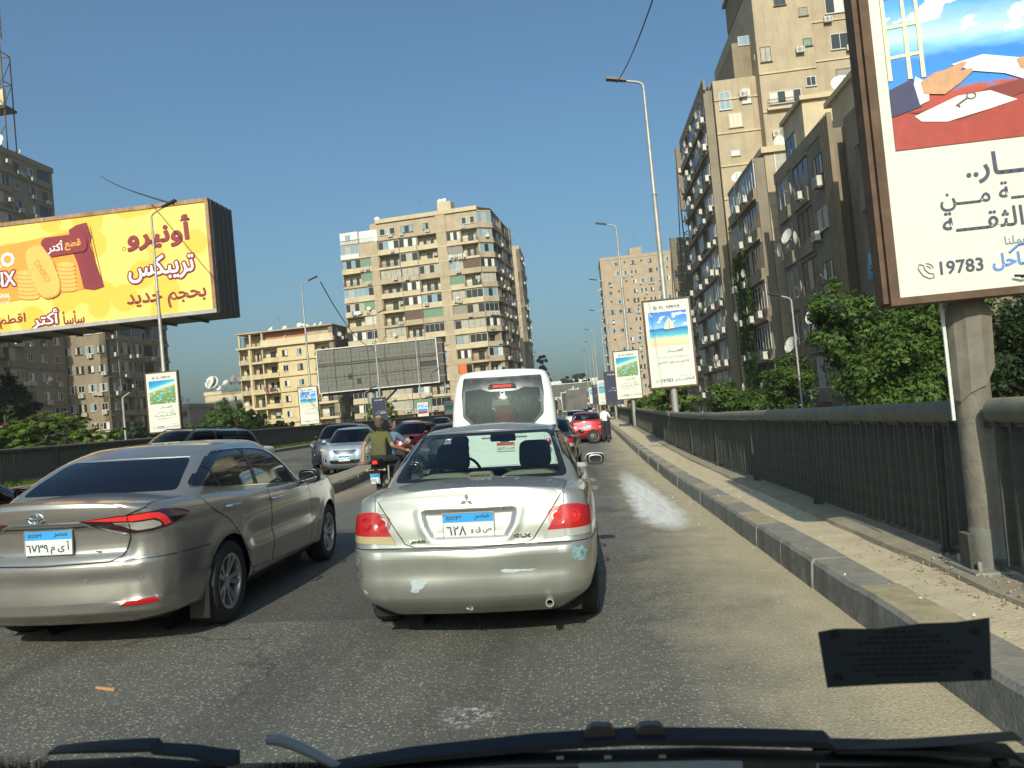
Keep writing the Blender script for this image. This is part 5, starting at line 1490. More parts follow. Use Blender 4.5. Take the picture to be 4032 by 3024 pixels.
# ================================================================ lamps, boards and hoardings
M_cream = mat('poster_cream', (.60, .60, .52), .5, noise=.04, nscale=2)
M_navy = mat('poster_navy', (.012, .016, .045), .5)
M_ink = mat('print_ink', (.06, .065, .10), .6)
M_inkl = mat('print_grey', (.22, .22, .25), .6)
M_inkw = mat('print_white', (.75, .76, .78), .6)
M_inkb = mat('print_blue', (.10, .22, .55), .6)
def pic_mat(kind):
    nm = 'picture_'+kind
    if nm in MATS: return MATS[nm]
    m = bpy.data.materials.new(nm); m.use_nodes = True; nt = m.node_tree; b = nt.nodes['Principled BSDF']; L = nt.links.new; N = nt.nodes.new
    tc = N('ShaderNodeTexCoord'); sx = N('ShaderNodeSeparateXYZ'); L(tc.outputs['Object'], sx.inputs[0])
    def noise(sc, det=5, mp=(1,1,1)):
        mm = N('ShaderNodeMapping'); mm.inputs['Scale'].default_value = mp; L(tc.outputs['Object'], mm.inputs[0])
        n = N('ShaderNodeTexNoise'); n.inputs['Scale'].default_value = sc; n.inputs['Detail'].default_value = det; L(mm.outputs[0], n.inputs['Vector']); return n.outputs[0]
    def M(op, a, b_=0.0, c=0.0):
        n = N('ShaderNodeMath'); n.operation = op
        for k, v in enumerate((a, b_, c)):
            if isinstance(v, (int, float)): n.inputs[k].default_value = v
            else: L(v, n.inputs[k])
        return n.outputs[0]
    def ramp(f, stops):
        r = N('ShaderNodeValToRGB'); e = r.color_ramp.elements
        while len(e) < len(stops): e.new(.5)
        for q, (p, c) in zip(e, stops): q.position = p; q.color = (*c, 1)
        L(f, r.inputs[0]); return r.outputs[0]
    def mix(f, a, b_):
        n = N('ShaderNodeMix'); n.data_type = 'RGBA'; L(f, n.inputs[0])
        for k, v in ((6, a), (7, b_)):
            if isinstance(v, tuple): n.inputs[k].default_value = (*v, 1)
            else: L(v, n.inputs[k])
        return n.outputs[2]
    v = M('ADD', sx.outputs[2], .5)
    wob = M('MULTIPLY_ADD', noise(7, 6, (1,1,3)), .10, v); wob = M('ADD', wob, -.05)
    if kind == 'sail':
        c = ramp(wob, [(0,(.62,.48,.28)),(.16,(.66,.55,.36)),(.25,(.45,.50,.42)),(.30,(.06,.42,.50)),(.42,(.02,.25,.50)),(.50,(.01,.08,.28)),(.53,(.20,.45,.72)),(.75,(.05,.25,.65)),(1,(.03,.15,.55))])
        cl = M('MULTIPLY', M('GREATER_THAN', noise(4, 6, (1,1,1.6)), .56), M('GREATER_THAN', v, .56))
        c = mix(M('MULTIPLY', cl, .75), c, (.70,.74,.76))
    elif kind == 'resort':
        d = M('SUBTRACT', v, M('MULTIPLY', sx.outputs[0], .28)); d = M('MULTIPLY_ADD', noise(9, 4), .04, d)
        c = ramp(d, [(0,(.10,.20,.05)),(.60,(.16,.28,.08)),(.72,(.60,.58,.42)),(.78,(.30,.62,.62)),(.84,(.02,.38,.55)),(1,(.01,.22,.48))])
        mm = N('ShaderNodeMapping'); mm.inputs['Scale'].default_value = (1,1,2.2); mm.inputs['Rotation'].default_value = (0,.3,0); L(tc.outputs['Object'], mm.inputs[0])
        vo = N('ShaderNodeTexVoronoi'); vo.inputs['Scale'].default_value = 5.5; L(mm.outputs[0], vo.inputs['Vector'])
        hs = M('MULTIPLY', M('LESS_THAN', vo.outputs['Distance'], .33), M('LESS_THAN', d, .66))
        c = mix(M('MULTIPLY', hs, .8), c, (.42,.46,.50))
        pl = M('MULTIPLY', M('GREATER_THAN', noise(6, 2), .62), M('LESS_THAN', d, .6)); c = mix(pl, c, (.05,.42,.50))
    elif kind == 'hands':
        c = ramp(wob, [(0,(.16,.02,.015)),(.26,(.42,.05,.03)),(.31,(.40,.08,.05)),(.33,(.03,.22,.62)),(.50,(.02,.20,.65)),(.57,(.22,.50,.80)),(.62,(.45,.62,.78)),(.8,(.06,.30,.72)),(1,(.02,.16,.58))])
        cl = M('MULTIPLY', M('GREATER_THAN', noise(3.2, 8, (1,1,1.7)), .535), M('GREATER_THAN', v, .55))
        c = mix(M('MULTIPLY', cl, .8), c, (.74,.74,.66))
    else:
        c = ramp(wob, [(0,(.02,.30,.45)),(.38,(.04,.42,.55)),(.42,(.25,.20,.12)),(.55,(.40,.16,.08)),(.62,(.05,.12,.04)),(.70,(.30,.55,.75)),(1,(.10,.35,.70))])
    L(c, b.inputs['Base Color']); b.inputs['Roughness'].default_value = .5
    MATS[nm] = m
    return m
pic_me = MB(); pic_me.add([(-.5,0,-.5),(.5,0,-.5),(.5,0,.5),(-.5,0,.5)], [(0,1,2,3)])
_pm = {}
def picture(kind, parent, cx, cz, w, h, y):
    if kind not in _pm: _pm[kind] = pic_me.mesh('picture', pic_mat(kind))
    return link('picture', _pm[kind], parent, (cx, y, cz), None, (w, 1, h))
def logo_row(p, cz, ink, y, w, k=1.0):
    mb = MB(); r = .058*w/1.5*k; cx = -.245*w
    mb.tube([(cx+r*cos(2*pi*i/24), y, cz+r*sin(2*pi*i/24)) for i in range(25)], r*.10, 4)
    mb.add([(cx+a*r, y-.002, cz+b*r) for a, b in [(-.55,-.45),(.55,-.45),(.38,.15),(.2,.5),(0,.72),(-.2,.5),(-.38,.15)]], [(0,1,2,3,4,5,6)])
    mb.build('emblem', ink, p)
    letter('EL AMAR', ink, p, .065*w, cz+.012, w=.44*w, h=.052*w, y=y-.001, bold=.015)
    letter('GROUP', ink, p, .065*w, cz-.040*w, w=.12*w, h=.018*w, y=y-.001)
    MB().box(-.15*w, -.02*w, y-.002, y, cz-.042*w, cz-.038*w).box(.15*w, .28*w, y-.002, y, cz-.042*w, cz-.038*w).build('rule', ink, p)['kind'] = 'stuff'
def poster(loc, kind, label, w=1.62, h=3.05, dark=False, lines=None, rot=0.0, group='illuminated advert boards on the flyover lamp posts', detail=2):
    t = thing('advert_board', label, 'advert board', loc, rot, group, TILT)
    fr = MB(); f = .055; d = .17
    fr.box(-w/2, -w/2+f, -.02, d, 0, h); fr.box(w/2-f, w/2, -.02, d, 0, h); fr.box(-w/2+f, w/2-f, -.02, d, 0, f); fr.box(-w/2+f, w/2-f, -.02, d, h-f, h)
    fr.build('frame', M_rust, t)
    pn = MB().box(-w/2+f, w/2-f, 0, d-.01, f, h-f).build('panel', M_navy if dark else M_cream, t)
    ink = M_inkw if dark else M_ink
    y = -.004 if detail > 1 else -.012
    logo_row(pn, h*.905, ink, y-.002, w)
    if not dark:
        picture(kind, pn, 0, h*.665, w*.80, h*.385, y)
        if kind == 'sail':
            s = MB(); yy = y-.004; X = lambda a: a*w; Z = lambda b: b*h
            s.add([(X(.02),yy,Z(.80)),(X(-.10),yy,Z(.665)),(X(.015),yy,Z(.655))], [(0,1,2)]); s.add([(X(.03),yy,Z(.79)),(X(.035),yy,Z(.66)),(X(.13),yy,Z(.665)),(X(.10),yy,Z(.72))], [(0,1,2,3)])
            s.build('painted_sail', mat('sail_cream', (.66,.60,.44), .6), pn)
            s = MB(); s.add([(X(-.12),yy,Z(.655)),(X(.16),yy,Z(.655)),(X(.12),yy,Z(.643)),(X(-.08),yy,Z(.643))], [(0,3,2,1)]); s.add([(X(.02),yy,Z(.84)),(X(.026),yy,Z(.84)),(X(.026),yy,Z(.655)),(X(.02),yy,Z(.655))], [(0,1,2,3)]); s.build('painted_hull', mat('hull_brown', (.12,.09,.07), .6), pn)
    if lines is None: lines = [('منتجعـاتنا على امتداد', .72), ('50 كيلو متر بطول الشاطئ', .76)]
    if dark:
        letter('احنا اللي عملنا', M_inkw, pn, .12*w, h*.50, w=.42*w, y=y, ar=True)
        letter('الساحل', M_inkw, pn, .22*w, h*.44, w=.34*w, y=y, bold=.03, ar=True); letter('سـاحل', M_inkb, pn, -.14*w, h*.44, w=.34*w, y=y, bold=.03, ar=True)
        letter('19783', M_inkl, pn, -.22*w, h*.06, w=.14*w, y=y)
        MB().box(.05*w, .36*w, y-.002, y, h*.060, h*.066).build('rule', M_inkl, pn)
        return t
    letter('العمـــــار..', M_ink, pn, .08*w, h*.412, w=.36*w, y=y, bold=.02, ar=True)
    for i, (s_, ww) in enumerate(lines): letter(s_, M_inkl if i != 1 else M_ink, pn, .04*w, h*(.345-.058*i), w=ww*w*.85, y=y, bold=.006 if i != 1 else .014, ar=True)
    letter('19783', M_ink, pn, -.13*w, h*.085, w=.24*w, y=y, bold=.02)
    hn = MB(); cx, cz = -.33*w, h*.085; hn.tube([(cx-.03*w, y, cz+.030*w), (cx-.028*w, y, cz-.005*w), (cx+.0*w, y, cz-.030*w), (cx+.03*w, y, cz-.030*w)], .006*w, 5); hn.tube([(cx+.0*w, y, cz+.008*w), (cx+.012*w, y, cz+.0*w)], .003*w, 4)
    for r in (.022, .034): hn.tube([(cx+r*w*cos(a*pi/8), y, cz+r*w*sin(a*pi/8)) for a in range(0, 5)], .0025*w, 4)
    hn.build('handset', M_inkl, pn)
    letter('احنا اللي عملنا', M_inkl, pn, .26*w, h*.125, w=.26*w, y=y, ar=True)
    letter('الساحل', M_ink, pn, .33*w, h*.088, w=.20*w, y=y, bold=.03, ar=True); letter('سـاحل', M_inkb, pn, .12*w, h*.084, w=.20*w, y=y, bold=.03, ar=True)
    return t

def lamp(x, y, z0, H=12.75, arm=-1.25, rise=.33, label='', group=None, r0=.115, r1=.05, pm=None, name='street_lamp', cat='street lamp', loc=None):
    t = thing(name, label, cat, (x, y, z0), 0, group, TILT)
    mb = MB(); s = 1 if arm > 0 else -1
    mb.tube([(0,0,0),(0,0,H*.36)], [r0, r0*.9], 12)
    mb.tube([(0,0,H*.36-.03),(0,0,H*.36+.05),(0,0,H*.69)], [r0*1.12, r0*.86, r0*.66], 12)
    mb.tube([(0,0,H*.69-.03),(0,0,H*.69+.05),(0,0,H-.25)], [r0*.86, r0*.60, r1], 12)
    p = mb.build('pole', pm or M_galv, t, smooth=True)
    mb = MB(); mb.box(-.2,.2,-.2,.2,0,.03)
    for a in (-1, 1):
        for b in (-1, 1): mb.tube([(a*.14,b*.14,.03),(a*.14,b*.14,.09)], .015, 6)
    mb.build('base_plate', M_galv, t)['kind'] = 'stuff'
    mb = MB(); mb.tube([(0,0,H-.28),(0,0,H-.12),(s*.05,0,H-.02),(s*.16,0,H+.05),(arm*.55,0,H+rise*.6)], [r1,r1,r1*.95,r1*.85,r1*.75], 10); mb.build('arm', M_galv, t, smooth=True)
    mb = MB(); a0 = Vector((arm*.45,0,H+rise*.52)); a1 = Vector((arm,0,H+rise)); d = (a1-a0)
    mb.prism([tuple(a0+Vector((0,-.10,-.02))), tuple(a1+Vector((0,-.13,-.02))), tuple(a1+Vector((0,.13,-.02))), tuple(a0+Vector((0,.10,-.02)))], (0,0,.085)); mb.build('lamp_head', M_blacktrim, t)
    return t
wz = lambda y: walkz(0, y)+.04
G1 = 'tall street lamps along the right railing'; G2 = 'tall street lamps along the left railing'
lamps = [(2.665, 5.52, 'tall lamp post rising behind the nearest advert board, foot at the broken handrail', .112), (3.12, 26.75, 'street lamp whose post carries the sailing boat advert on the right', .115), (3.05, 48.2, 'street lamp whose post carries the beach village advert on the right', .115),
         (2.78, 69.9, 'street lamp third in line beyond the beach village advert, black head to the left', .11), (2.9, 93, 'fourth street lamp along the right railing, beyond the navy advert', .11), (2.35, 117, 'fifth street lamp along the right railing, thin with distance', .11), (2.3, 140, 'sixth street lamp along the right railing, far off', .11), (1.9, 162, 'seventh street lamp far along the right railing', .11), (1.2, 184, 'farthest visible street lamp along the right railing', .11)]
for x, y, lab, r in lamps: lamp(x, y, wz(y), 12.55, -1.25, .30, lab, G1, r0=r, pm=M_postg if y < 10 else None)
lampsL = [(-20.86, 37, 'street lamp standing in front of the yellow hoarding, head to the right'), (-21.7, 60, 'street lamp left of the grey hoarding with a cable from its head'), (-22.0, 82, 'street lamp in front of the grey hoarding, behind the riders'), (-22.9, 107, 'street lamp at the right end of the grey hoarding'), (-23.4, 130, 'farthest left street lamp, right of the grey hoarding')]
for x, y, lab in lampsL: lamp(x, y, elevL(XL, y)+.2, 12.65, 1.35, .55, lab, G2)
# small street-level lamps
lamp(-27.75, 45, gz(-28, 45)-1.0, 12.2, 1.15, .5, 'grey street lamp left of the nearer advert, rising from the street below', r0=.09, r1=.06)
t = lamp(9.75, 35, gz(9.5, 35), 12.0, -.95, .28, 'pale slim street lamp rising behind the right railing between the trees', r0=.075, r1=.045)
lamp(-29.5, 84, gz(-29, 84)-.5, 11.5, 1.6, .7, 'small street lamp in front of the yellow flats', r0=.08, r1=.05)
lamp(-20.5, 72, gz(-21, 72), 11.0, 1.2, .5, 'small street lamp right of the left sailing boat advert', r0=.07, r1=.04)
lamp(6.2, 58, gz(6, 58), 9.0, -1.0, .3, 'low street lamp behind the railing under the sailing boat advert', r0=.07, r1=.04)
# advert boards; lower edges measured above the walkway
GA = None
res_lines = [('أكثــــر مـــن', .62), ('55 ألـــف وحـــدة', .76), ('تـــم تسليـمــها', .62)]
b1 = thing('advert_board', 'huge cream advert board at the right edge with a painting of hands over a table', 'advert board', (2.845, 5.20, 2.09), 0, 'illuminated advert boards on the flyover lamp posts', TILT)
w, h = 1.66, 3.05; f = .06
fr = MB(); fr.box(-w/2, -w/2+f, -.03, .17, 0, h); fr.box(w/2-f, w/2, -.03, .17, 0, h); fr.box(-w/2+f, w/2-f, -.03, .17, 0, f*.8); fr.box(-w/2+f, w/2-f, -.03, .17, h-f, h); fr.build('frame', M_rust, b1)
MB().box(-w/2-.035, -w/2-.003, .0, .13, .02, h-.02).build('side_case', M_rust, b1)
pn = MB().box(-w/2+f, w/2-f, 0, .15, f*.8, h-f).build('panel', M_cream, b1)
picture('hands', pn, 0, 1.60, 1.38, 1.18, -.003)
yy = -.0065
def flat(name, pts, m, y=yy, par=None):
    mb = MB(); mb.add([(a, y, b) for a, b in pts], [tuple(range(len(pts)))]); return mb.build(name, m, par or pn)
MC = lambda n, c: mat(n, c, .55, noise=.15, nscale=14)
px0, pz0 = -.69, 1.01
Q = lambda a, b: (px0 + a, pz0 + b)      # metres from the picture's lower left corner
flat('painted_table', [Q(0,0),Q(1.38,0),Q(1.38,.36),Q(.9,.30),Q(.42,.14),Q(.25,.22),Q(0,.20)], MC('paint_red', (.34,.045,.03)), yy)
flat('painted_table_edge', [Q(.10,.24),Q(.30,.25),Q(.62,.34),Q(1.0,.40),Q(1.38,.47),Q(1.38,.36),Q(.9,.30),Q(.42,.18)], MC('paint_brick', (.20,.03,.025)), yy-.0015)
flat('painted_sleeve', [Q(0,.22),Q(.19,.27),Q(.22,.38),Q(.15,.46),Q(0,.40)], MC('paint_suit', (.035,.035,.10)), yy-.003)
flat('painted_cuff', [Q(.18,.28),Q(.24,.30),Q(.25,.42),Q(.17,.47),Q(.155,.42)], MC('paint_cuff', (.62,.66,.66)), yy-.0045)
flat('painted_hand', [Q(.21,.35),Q(.34,.33),Q(.44,.39),Q(.53,.46),Q(.52,.48),Q(.45,.47),Q(.50,.52),Q(.47,.53),Q(.36,.49),Q(.29,.48),Q(.20,.43)], MC('paint_skin', (.52,.27,.14)), yy-.006)
flat('painted_paper', [Q(.40,.52),Q(.60,.56),Q(.95,.48),Q(.85,.36),Q(.72,.42),Q(.53,.46)], MC('paint_paper', (.72,.72,.66)), yy-.0045)
flat('painted_hand', [Q(.82,.44),Q(.90,.40),Q(1.02,.40),Q(1.02,.52),Q(.90,.53),Q(.80,.50)], MATS['paint_skin'], yy-.006)
flat('painted_paper', [Q(.14,.21),Q(.42,.31),Q(.62,.32),Q(.78,.24),Q(.60,.20),Q(.34,.15),Q(.18,.17)], MATS['paint_paper'], yy-.0045)
for a in (.0, .125, .21):
    flat('painted_window_bar', [Q(a,.46),Q(a+.028,.46),Q(a+.020,1.18),Q(a-.0+.0,1.18)], MC('paint_bar', (.66,.60,.42)), yy-.003)
for b in (.60, .80, 1.0): flat('painted_window_bar', [Q(.0,b),Q(.21,b+.015),Q(.21,b+.035),Q(.0,b+.02)], MATS['paint_bar'], yy-.0015)
mb = MB(); cx, cz = Q(.50,.30); mb.tube([(cx+.028*cos(2*pi*i/14), yy-.006, cz+.020*sin(2*pi*i/14)) for i in range(15)], .005, 5); mb.tube([(cx-.025, yy-.006, cz-.012), (cx-.10, yy-.006, cz-.055)], .007, 5); mb.tube([(cx-.09, yy-.006, cz-.05), (cx-.075, yy-.006, cz-.065)], .006, 5); mb.build('painted_key', MC('paint_bronze', (.16,.12,.08)), pn)
letter('العمـــــار..', M_ink, pn, .13, .835, w=.80, y=-.004, bold=.02, ar=True)
letter('65 سنـــــة مـــن', M_ink, pn, .06, .655, w=1.02, y=-.004, bold=.012, ar=True)
letter('البنـــاء الثقــــة', M_ink, pn, .06, .49, w=1.02, y=-.004, bold=.012, ar=True)
letter('19783', M_ink, pn, -.36, .215, w=.27, y=-.004, bold=.02)
hn = MB(); cx, cz = -.585, .205
hn.tube([(cx-.035,-.004,cz+.05),(cx-.045,-.004,cz+.02),(cx-.02,-.004,cz-.025),(cx+.02,-.004,cz-.05),(cx+.05,-.004,cz-.045),(cx+.045,-.004,cz-.02),(cx+.02,-.004,cz-.015),(cx-.005,-.004,cz+.012),(cx-.01,-.004,cz+.04),(cx-.035,-.004,cz+.05)], .0035, 5)
for r in (.022, .04): hn.tube([(cx+.01+r*cos(a*pi/8+.1), -.004, cz+.01+r*sin(a*pi/8+.1)) for a in range(0, 5)], .003, 4)
hn.build('handset', M_inkl, pn)
letter('احنا اللي عملنا', M_inkl, pn, .12, .335, w=.40, y=-.004, bold=.01, ar=True)
letter('سـاحل', M_inkb, pn, -.02, .215, w=.30, y=-.004, bold=.03, ar=True); letter('الساحل', M_ink, pn, .36, .215, w=.36, y=-.004, bold=.03, ar=True)
mb = MB(); mb.tube([(-.06,-.004,.27),(.0,-.004,.315),(.08,-.004,.325),(.15,-.004,.29)], .008, 5); mb.build('car_outline', M_inkb, pn)
mb = MB(); mb.tube([(-.02,-.03,.10),(.08,-.045,.112)], .006, 5); mb.tube([(-.06,-.03,.115),(.0,-.045,.105)], .008, 4); mb.build('bent_clip', M_dark, b1)
# folded metal sleeve and thin conduit beneath the nearest board
t = thing('metal_sleeve', 'bent grey sheet metal sleeve wrapped round the nearest post under the board', 'metal sheet', (2.665, 5.50, 1.42), 0, None, TILT)
mb = MB(); mb.add([(-.17,-.02,.02),(-.15,-.07,.0),(-.10,-.12,.06),(-.01,-.14,.10),(.06,-.13,.22),(-.17,-.03,.62),(-.15,-.08,.66),(-.09,-.13,.70),(-.0,-.145,.71),(.08,-.12,.60)], [(i, i+1, i+6, i+5) for i in range(4)]); mb.build('sheet', mat('zinc_sheet', (.16,.145,.12), .7, metal=.1, noise=.3, nscale=6, streak=.5, stcol=(.12,.08,.05)), t)
mb = MB(); mb.tube([(-.20,-.05,-.12),(-.20,-.05,.74)], .012, 6); mb.build('conduit', M_plw, t)
t = thing('pole_collar', 'short grey concrete collar round the foot of the nearest lamp post', 'collar', (2.665, 5.52, wz(5.5)-.02), 0, None, TILT)
MB().tube([(0,0,0),(0,0,.30),(0,0,.33)], [.125,.12,.10], 14).build('collar', mat('collar_grey', (.15,.15,.13), .8, noise=.2, bump=.3), t, smooth=True)
MB().box(-.17,-.13,-.08,.05,.0,.28).build('stub', M_rail, t)

poster((3.06, 26.55, 2.34), 'sail', 'cream advert board with a sailing boat picture over the right railing')
poster((2.80, 47.95, 2.50), 'resort', 'cream advert board with a beach village picture, behind the sailing boat one', lines=res_lines)
poster((2.72, 69.7, 2.55), 'x', 'navy blue advert board half hidden behind the beach village advert', dark=True)
poster((2.45, 92.7, 3.0), 'pool', 'cream advert board with a pool picture beyond the navy advert', lines=res_lines)
poster((2.05, 116.7, 3.5), 'x', 'distant navy blue advert board on the right railing', dark=True)
poster((1.7, 139.7, 4.1), 'sail', 'farthest cream advert board on the right railing')
for (y, x) in ((26.55, 3.06), (47.95, 2.98), (69.7, 2.75), (92.7, 2.6), (116.7, 2.2), (139.7, 1.9)):
    t = thing('board_post', 'short rusty post under the '+{26.55:'right sailing boat',47.95:'right beach village',69.7:'right half hidden navy',92.7:'right pool picture',116.7:'distant right navy',139.7:'farthest right cream'}[y]+' advert', 'post', (x+.05, y+.36, wz(y)), 0, 'rusty posts under the right advert boards', TILT)
    MB().tube([(0,0,0),(0,0,1.0),(0,0,1.92)], [.15,.15,.14], 10).build('post', M_rust, t, smooth=True); MB().box(-.19,.19,-.19,.19,1.3,1.36).build('flange', M_rust, t)
poster((-21.0, 36.8, 1.92), 'resort', 'cream advert board with a beach village picture on the left railing', lines=res_lines, w=1.72)
poster((-21.95, 59.8, 2.2), 'sail', 'cream advert board with a sailing boat picture before the yellow flats')
poster((-22.15, 81.8, 1.95), 'x', 'navy blue advert board behind the heads of the riders', dark=True)
poster((-22.1, 104, 1.95), 'hands', 'cream advert board with red and blue picture right of the riders', lines=res_lines)
poster((-22.4, 126, 2.7), 'pool', 'cream advert board with a pool picture just left of the white minibus')
for (x, y) in ((-21.0, 36.8), (-21.9, 59.8), (-22.1, 81.8), (-22.1, 104), (-22.3, 126)):
    t = thing('board_post', 'short rusty post under the '+{36.8:'left beach village',59.8:'left sailing boat',81.8:'left navy',104:'left red and blue',126:'left pool picture'}[y]+' advert', 'post', (x, y+.36, elevL(XL, y)+.2), 0, 'rusty posts under the left advert boards', TILT)
    MB().tube([(0,0,0),(0,0,2.0)], [.16,.15], 10).build('post', M_rust, t, smooth=True)

# ---------------------------------------------------------------- big yellow hoarding
W_, H_ = 26.0, 6.45
hd = thing('yellow_hoarding', 'large yellow biscuit advert hoarding in a deep steel box at upper left', 'hoarding', (-25.56, 52.0, 10.43), 0, None, TILT @ Matrix.Scale(1.27, 4))
M_yel = bpy.data.materials.new('hoarding_yellow'); M_yel.use_nodes = True; nt = M_yel.node_tree
n = nt.nodes.new('ShaderNodeTexVoronoi'); n.feature = 'SMOOTH_F1'; n.inputs['Scale'].default_value = .55; n.inputs['Smoothness'].default_value = .3
tc = nt.nodes.new('ShaderNodeTexCoord'); nt.links.new(tc.outputs['Object'], n.inputs['Vector'])
rp = nt.nodes.new('ShaderNodeValToRGB'); rp.color_ramp.elements[0].color = (.78,.46,.055,1); rp.color_ramp.elements[0].position = .42; rp.color_ramp.elements[1].color = (.84,.58,.14,1); rp.color_ramp.elements[1].position = .48
nt.links.new(n.outputs['Distance'], rp.inputs[0]); nt.links.new(rp.outputs[0], nt.nodes['Principled BSDF'].inputs['Base Color']); nt.nodes['Principled BSDF'].inputs['Roughness'].default_value = .45
f = .20
MB().box(-W_+f, -f, .02, .3, f, H_-f).build('printed_face', M_yel, hd)
face = hd.children[0]
M_rustfr = mat('rusty_frame', (.36,.34,.30), .7, noise=.2, nscale=1.5, streak=.0, bump=.2)
nt2 = M_rustfr.node_tree
for a in range(8):
    x0 = -W_+a*W_/8; MB().box(x0+.01, x0+W_/8-.01, -.04, .25, H_-f, H_+.02).build('frame_length', mat('frame_rust', (.30,.17,.09), .8, noise=.5, nscale=.8, streak=.7, stcol=(.45,.44,.40)), hd)
    MB().box(x0+.01, x0+W_/8-.01, -.04, .25, -.02, f).build('frame_length', M_rustfr, hd)
MB().box(-f, 0, -.04, .25, f, H_-f).build('frame_length', MATS['frame_rust'], hd)
M_side = mat('hoarding_steel', (.055,.050,.045), .6, noise=.3, nscale=2, streak=.6, stcol=(.12,.07,.04))
nb = 9
for i in range(nb):
    y0 = .26+i*(2.6/nb); MB().box(-.06, .0 if i % 2 else .035, y0+.008, y0+2.6/nb-.008, 0, H_).build('side_panel', M_side, hd)
MB().box(-W_, -.06, .3, 2.86, -.01, .06).box(-W_, -.06, .3, 2.86, H_-.06, H_).box(-W_, -.06, 2.8, 2.9, .06, H_-.06).build('casing', M_side, hd)
for i in range(13): MB().box(-W_+i*2, -W_+i*2+.12, .3, 2.8, -.14, -.012).build('rib', M_side, hd)
MB().tube([(-W_+3.2,1.5,-16),(-W_+3.2,1.5,0)], .8, 24).build('column', M_galv, hd, smooth=True)
M_mar = mat('print_maroon', (.22,.018,.03), .5); M_org = mat('print_orange', (.82,.30,.04), .5, noise=.08, nscale=1); M_bis = mat('print_biscuit', (.80,.42,.10), .5, noise=.1, nscale=2); M_bis2 = mat('print_biscuit_line', (.58,.24,.04), .5); M_pw = mat('print_pure_white', (.85,.85,.82), .5)
def HX(zx): return (zx-1850)*.00695
def HZ(zx, zy): return 6.42 - (zy - (205+(1800-zx)*.1))*.0069
def hp(pts, m, y, name='print'):
    q = [(HX(a), y, HZ(a, b)) for a, b in pts]; mb = MB(); mb.add(q, [tuple(range(len(q)))]); return mb.build(name, m, face)
def ht(s, m, zx, zy, w, y, h=None, bold=.015, ar=True, rot=0.0, back=None, bb=.10):
    if back is not None:
        for q in range(8): letter(s, back, face, HX(zx)+bb*cos(q*pi/4), HZ(zx, zy)+bb*sin(q*pi/4), w=w, h=h, y=y+.010+q*.0012, bold=bold, ar=ar, rot=rot)
    letter(s, m, face, HX(zx), HZ(zx, zy), w=w, h=h, y=y, bold=bold, ar=ar, rot=rot)
y = .0
ht('أونيرو', M_mar, 1412, 478, 3.75, -.02, h=1.70, back=M_mar, bb=.045)
ht('تريبكس', M_pw, 1412, 762, 3.9, -.03, h=1.45, back=M_mar)
ht('بحجم جديد', M_mar, 1435, 1022, 4.7, -.02, h=1.0, bold=.02)
ht('سأسأ', M_mar, 625, 1165, 1.35, -.02, h=.75, bold=.015); ht('أكتر', M_pw, 385, 1180, 1.6, -.03, h=1.05, back=M_mar); ht('اقطم', M_mar, 95, 1195, 1.6, -.02, h=.80, bold=.01); ht('و', M_mar, -120, 1200, .5, -.02)
hp([(-900,700),(-900,1180),(735,935),(700,640),(640,462),(0,575)], M_org, -.006, 'printed_packet')
hp([(645,440),(720,398),(805,380),(840,500),(820,560),(870,760),(915,915),(830,942),(740,932),(700,720),(660,600)], M_mar, -.014, 'printed_wrapper')
for k in range(6): hp([(720+k*22,430-k*4),(724+k*22,430-k*4),(800+k*22,905),(796+k*22,905)], mat('print_dark_maroon', (.11,.008,.015), .5), -.020, 'printed_fold')
def stack(cx, cy, n, w):
    for i in range(n):
        zz = cy-i*33; pts = [(cx+w*cos(2*pi*j/22), zz+22*sin(2*pi*j/22)) for j in range(22)]
        hp(pts, M_bis2, -.020-.004*i, 'printed_biscuit'); hp([(a, b-7) for a, b in pts], M_bis, -.022-.004*i, 'printed_biscuit')
stack(255, 1000, 7, 92); stack(600, 935, 7, 80)
def bisc(cx, cy, a, b, ang, m, y):
    pts = []
    for j in range(60):
        t = 2*pi*j/60; ex = abs(cos(t))**.75*(1 if cos(t) > 0 else -1); ez = abs(sin(t))**.62*(1 if sin(t) > 0 else -1); k = 1+.018*sin(j*pi)
        u, v = a*ex*(1.02 if j % 2 else .985), b*ez*(1.02 if j % 2 else .985); pts.append((cx+u*cos(ang)-v*sin(ang), cy+u*sin(ang)+v*cos(ang)))
    hp(pts, m, y, 'printed_biscuit')
bisc(400, 790, 118, 226, -.30, M_bis2, -.060); bisc(396, 784, 113, 220, -.30, M_bis, -.066)
letter('ONIRO', M_bis2, face, HX(396), HZ(396, 784), w=1.45, h=.38, y=-.072, bold=.02, rot=radians(62))
pill = rounded([(395,550),(430,505),(770,470),(805,540),(790,620),(480,665),(455,640)], 60, 6)
hp(pill, M_mar, -.078, 'printed_label')
ht('أكتر', M_pw, 525, 585, .95, -.086, h=.72); ht('قطع', mat('print_gold', (.75,.36,.05), .5), 678, 565, .98, -.086, h=.60, bold=.03)
ht('ONIRO', M_pw, -95, 700, 3.5, -.03, h=.85, bold=.03, ar=False); ht('TREBIX', M_pw, -70, 858, 3.1, -.03, h=.85, bold=.02, ar=False, back=M_mar); ht('ORIGINAL', M_pw, 10, 988, 1.15, -.02, h=.26, bold=.01, ar=False); ht('أوريجينال', M_pw, 20, 1035, .85, -.02, h=.28, bold=.005)
mb = MB(); mb.tube([(HX(1108)+.10*cos(2*pi*i/14), -.01, HZ(1108,603)+.10*sin(2*pi*i/14)) for i in range(15)], .012, 4); mb.build('print', M_mar, face)
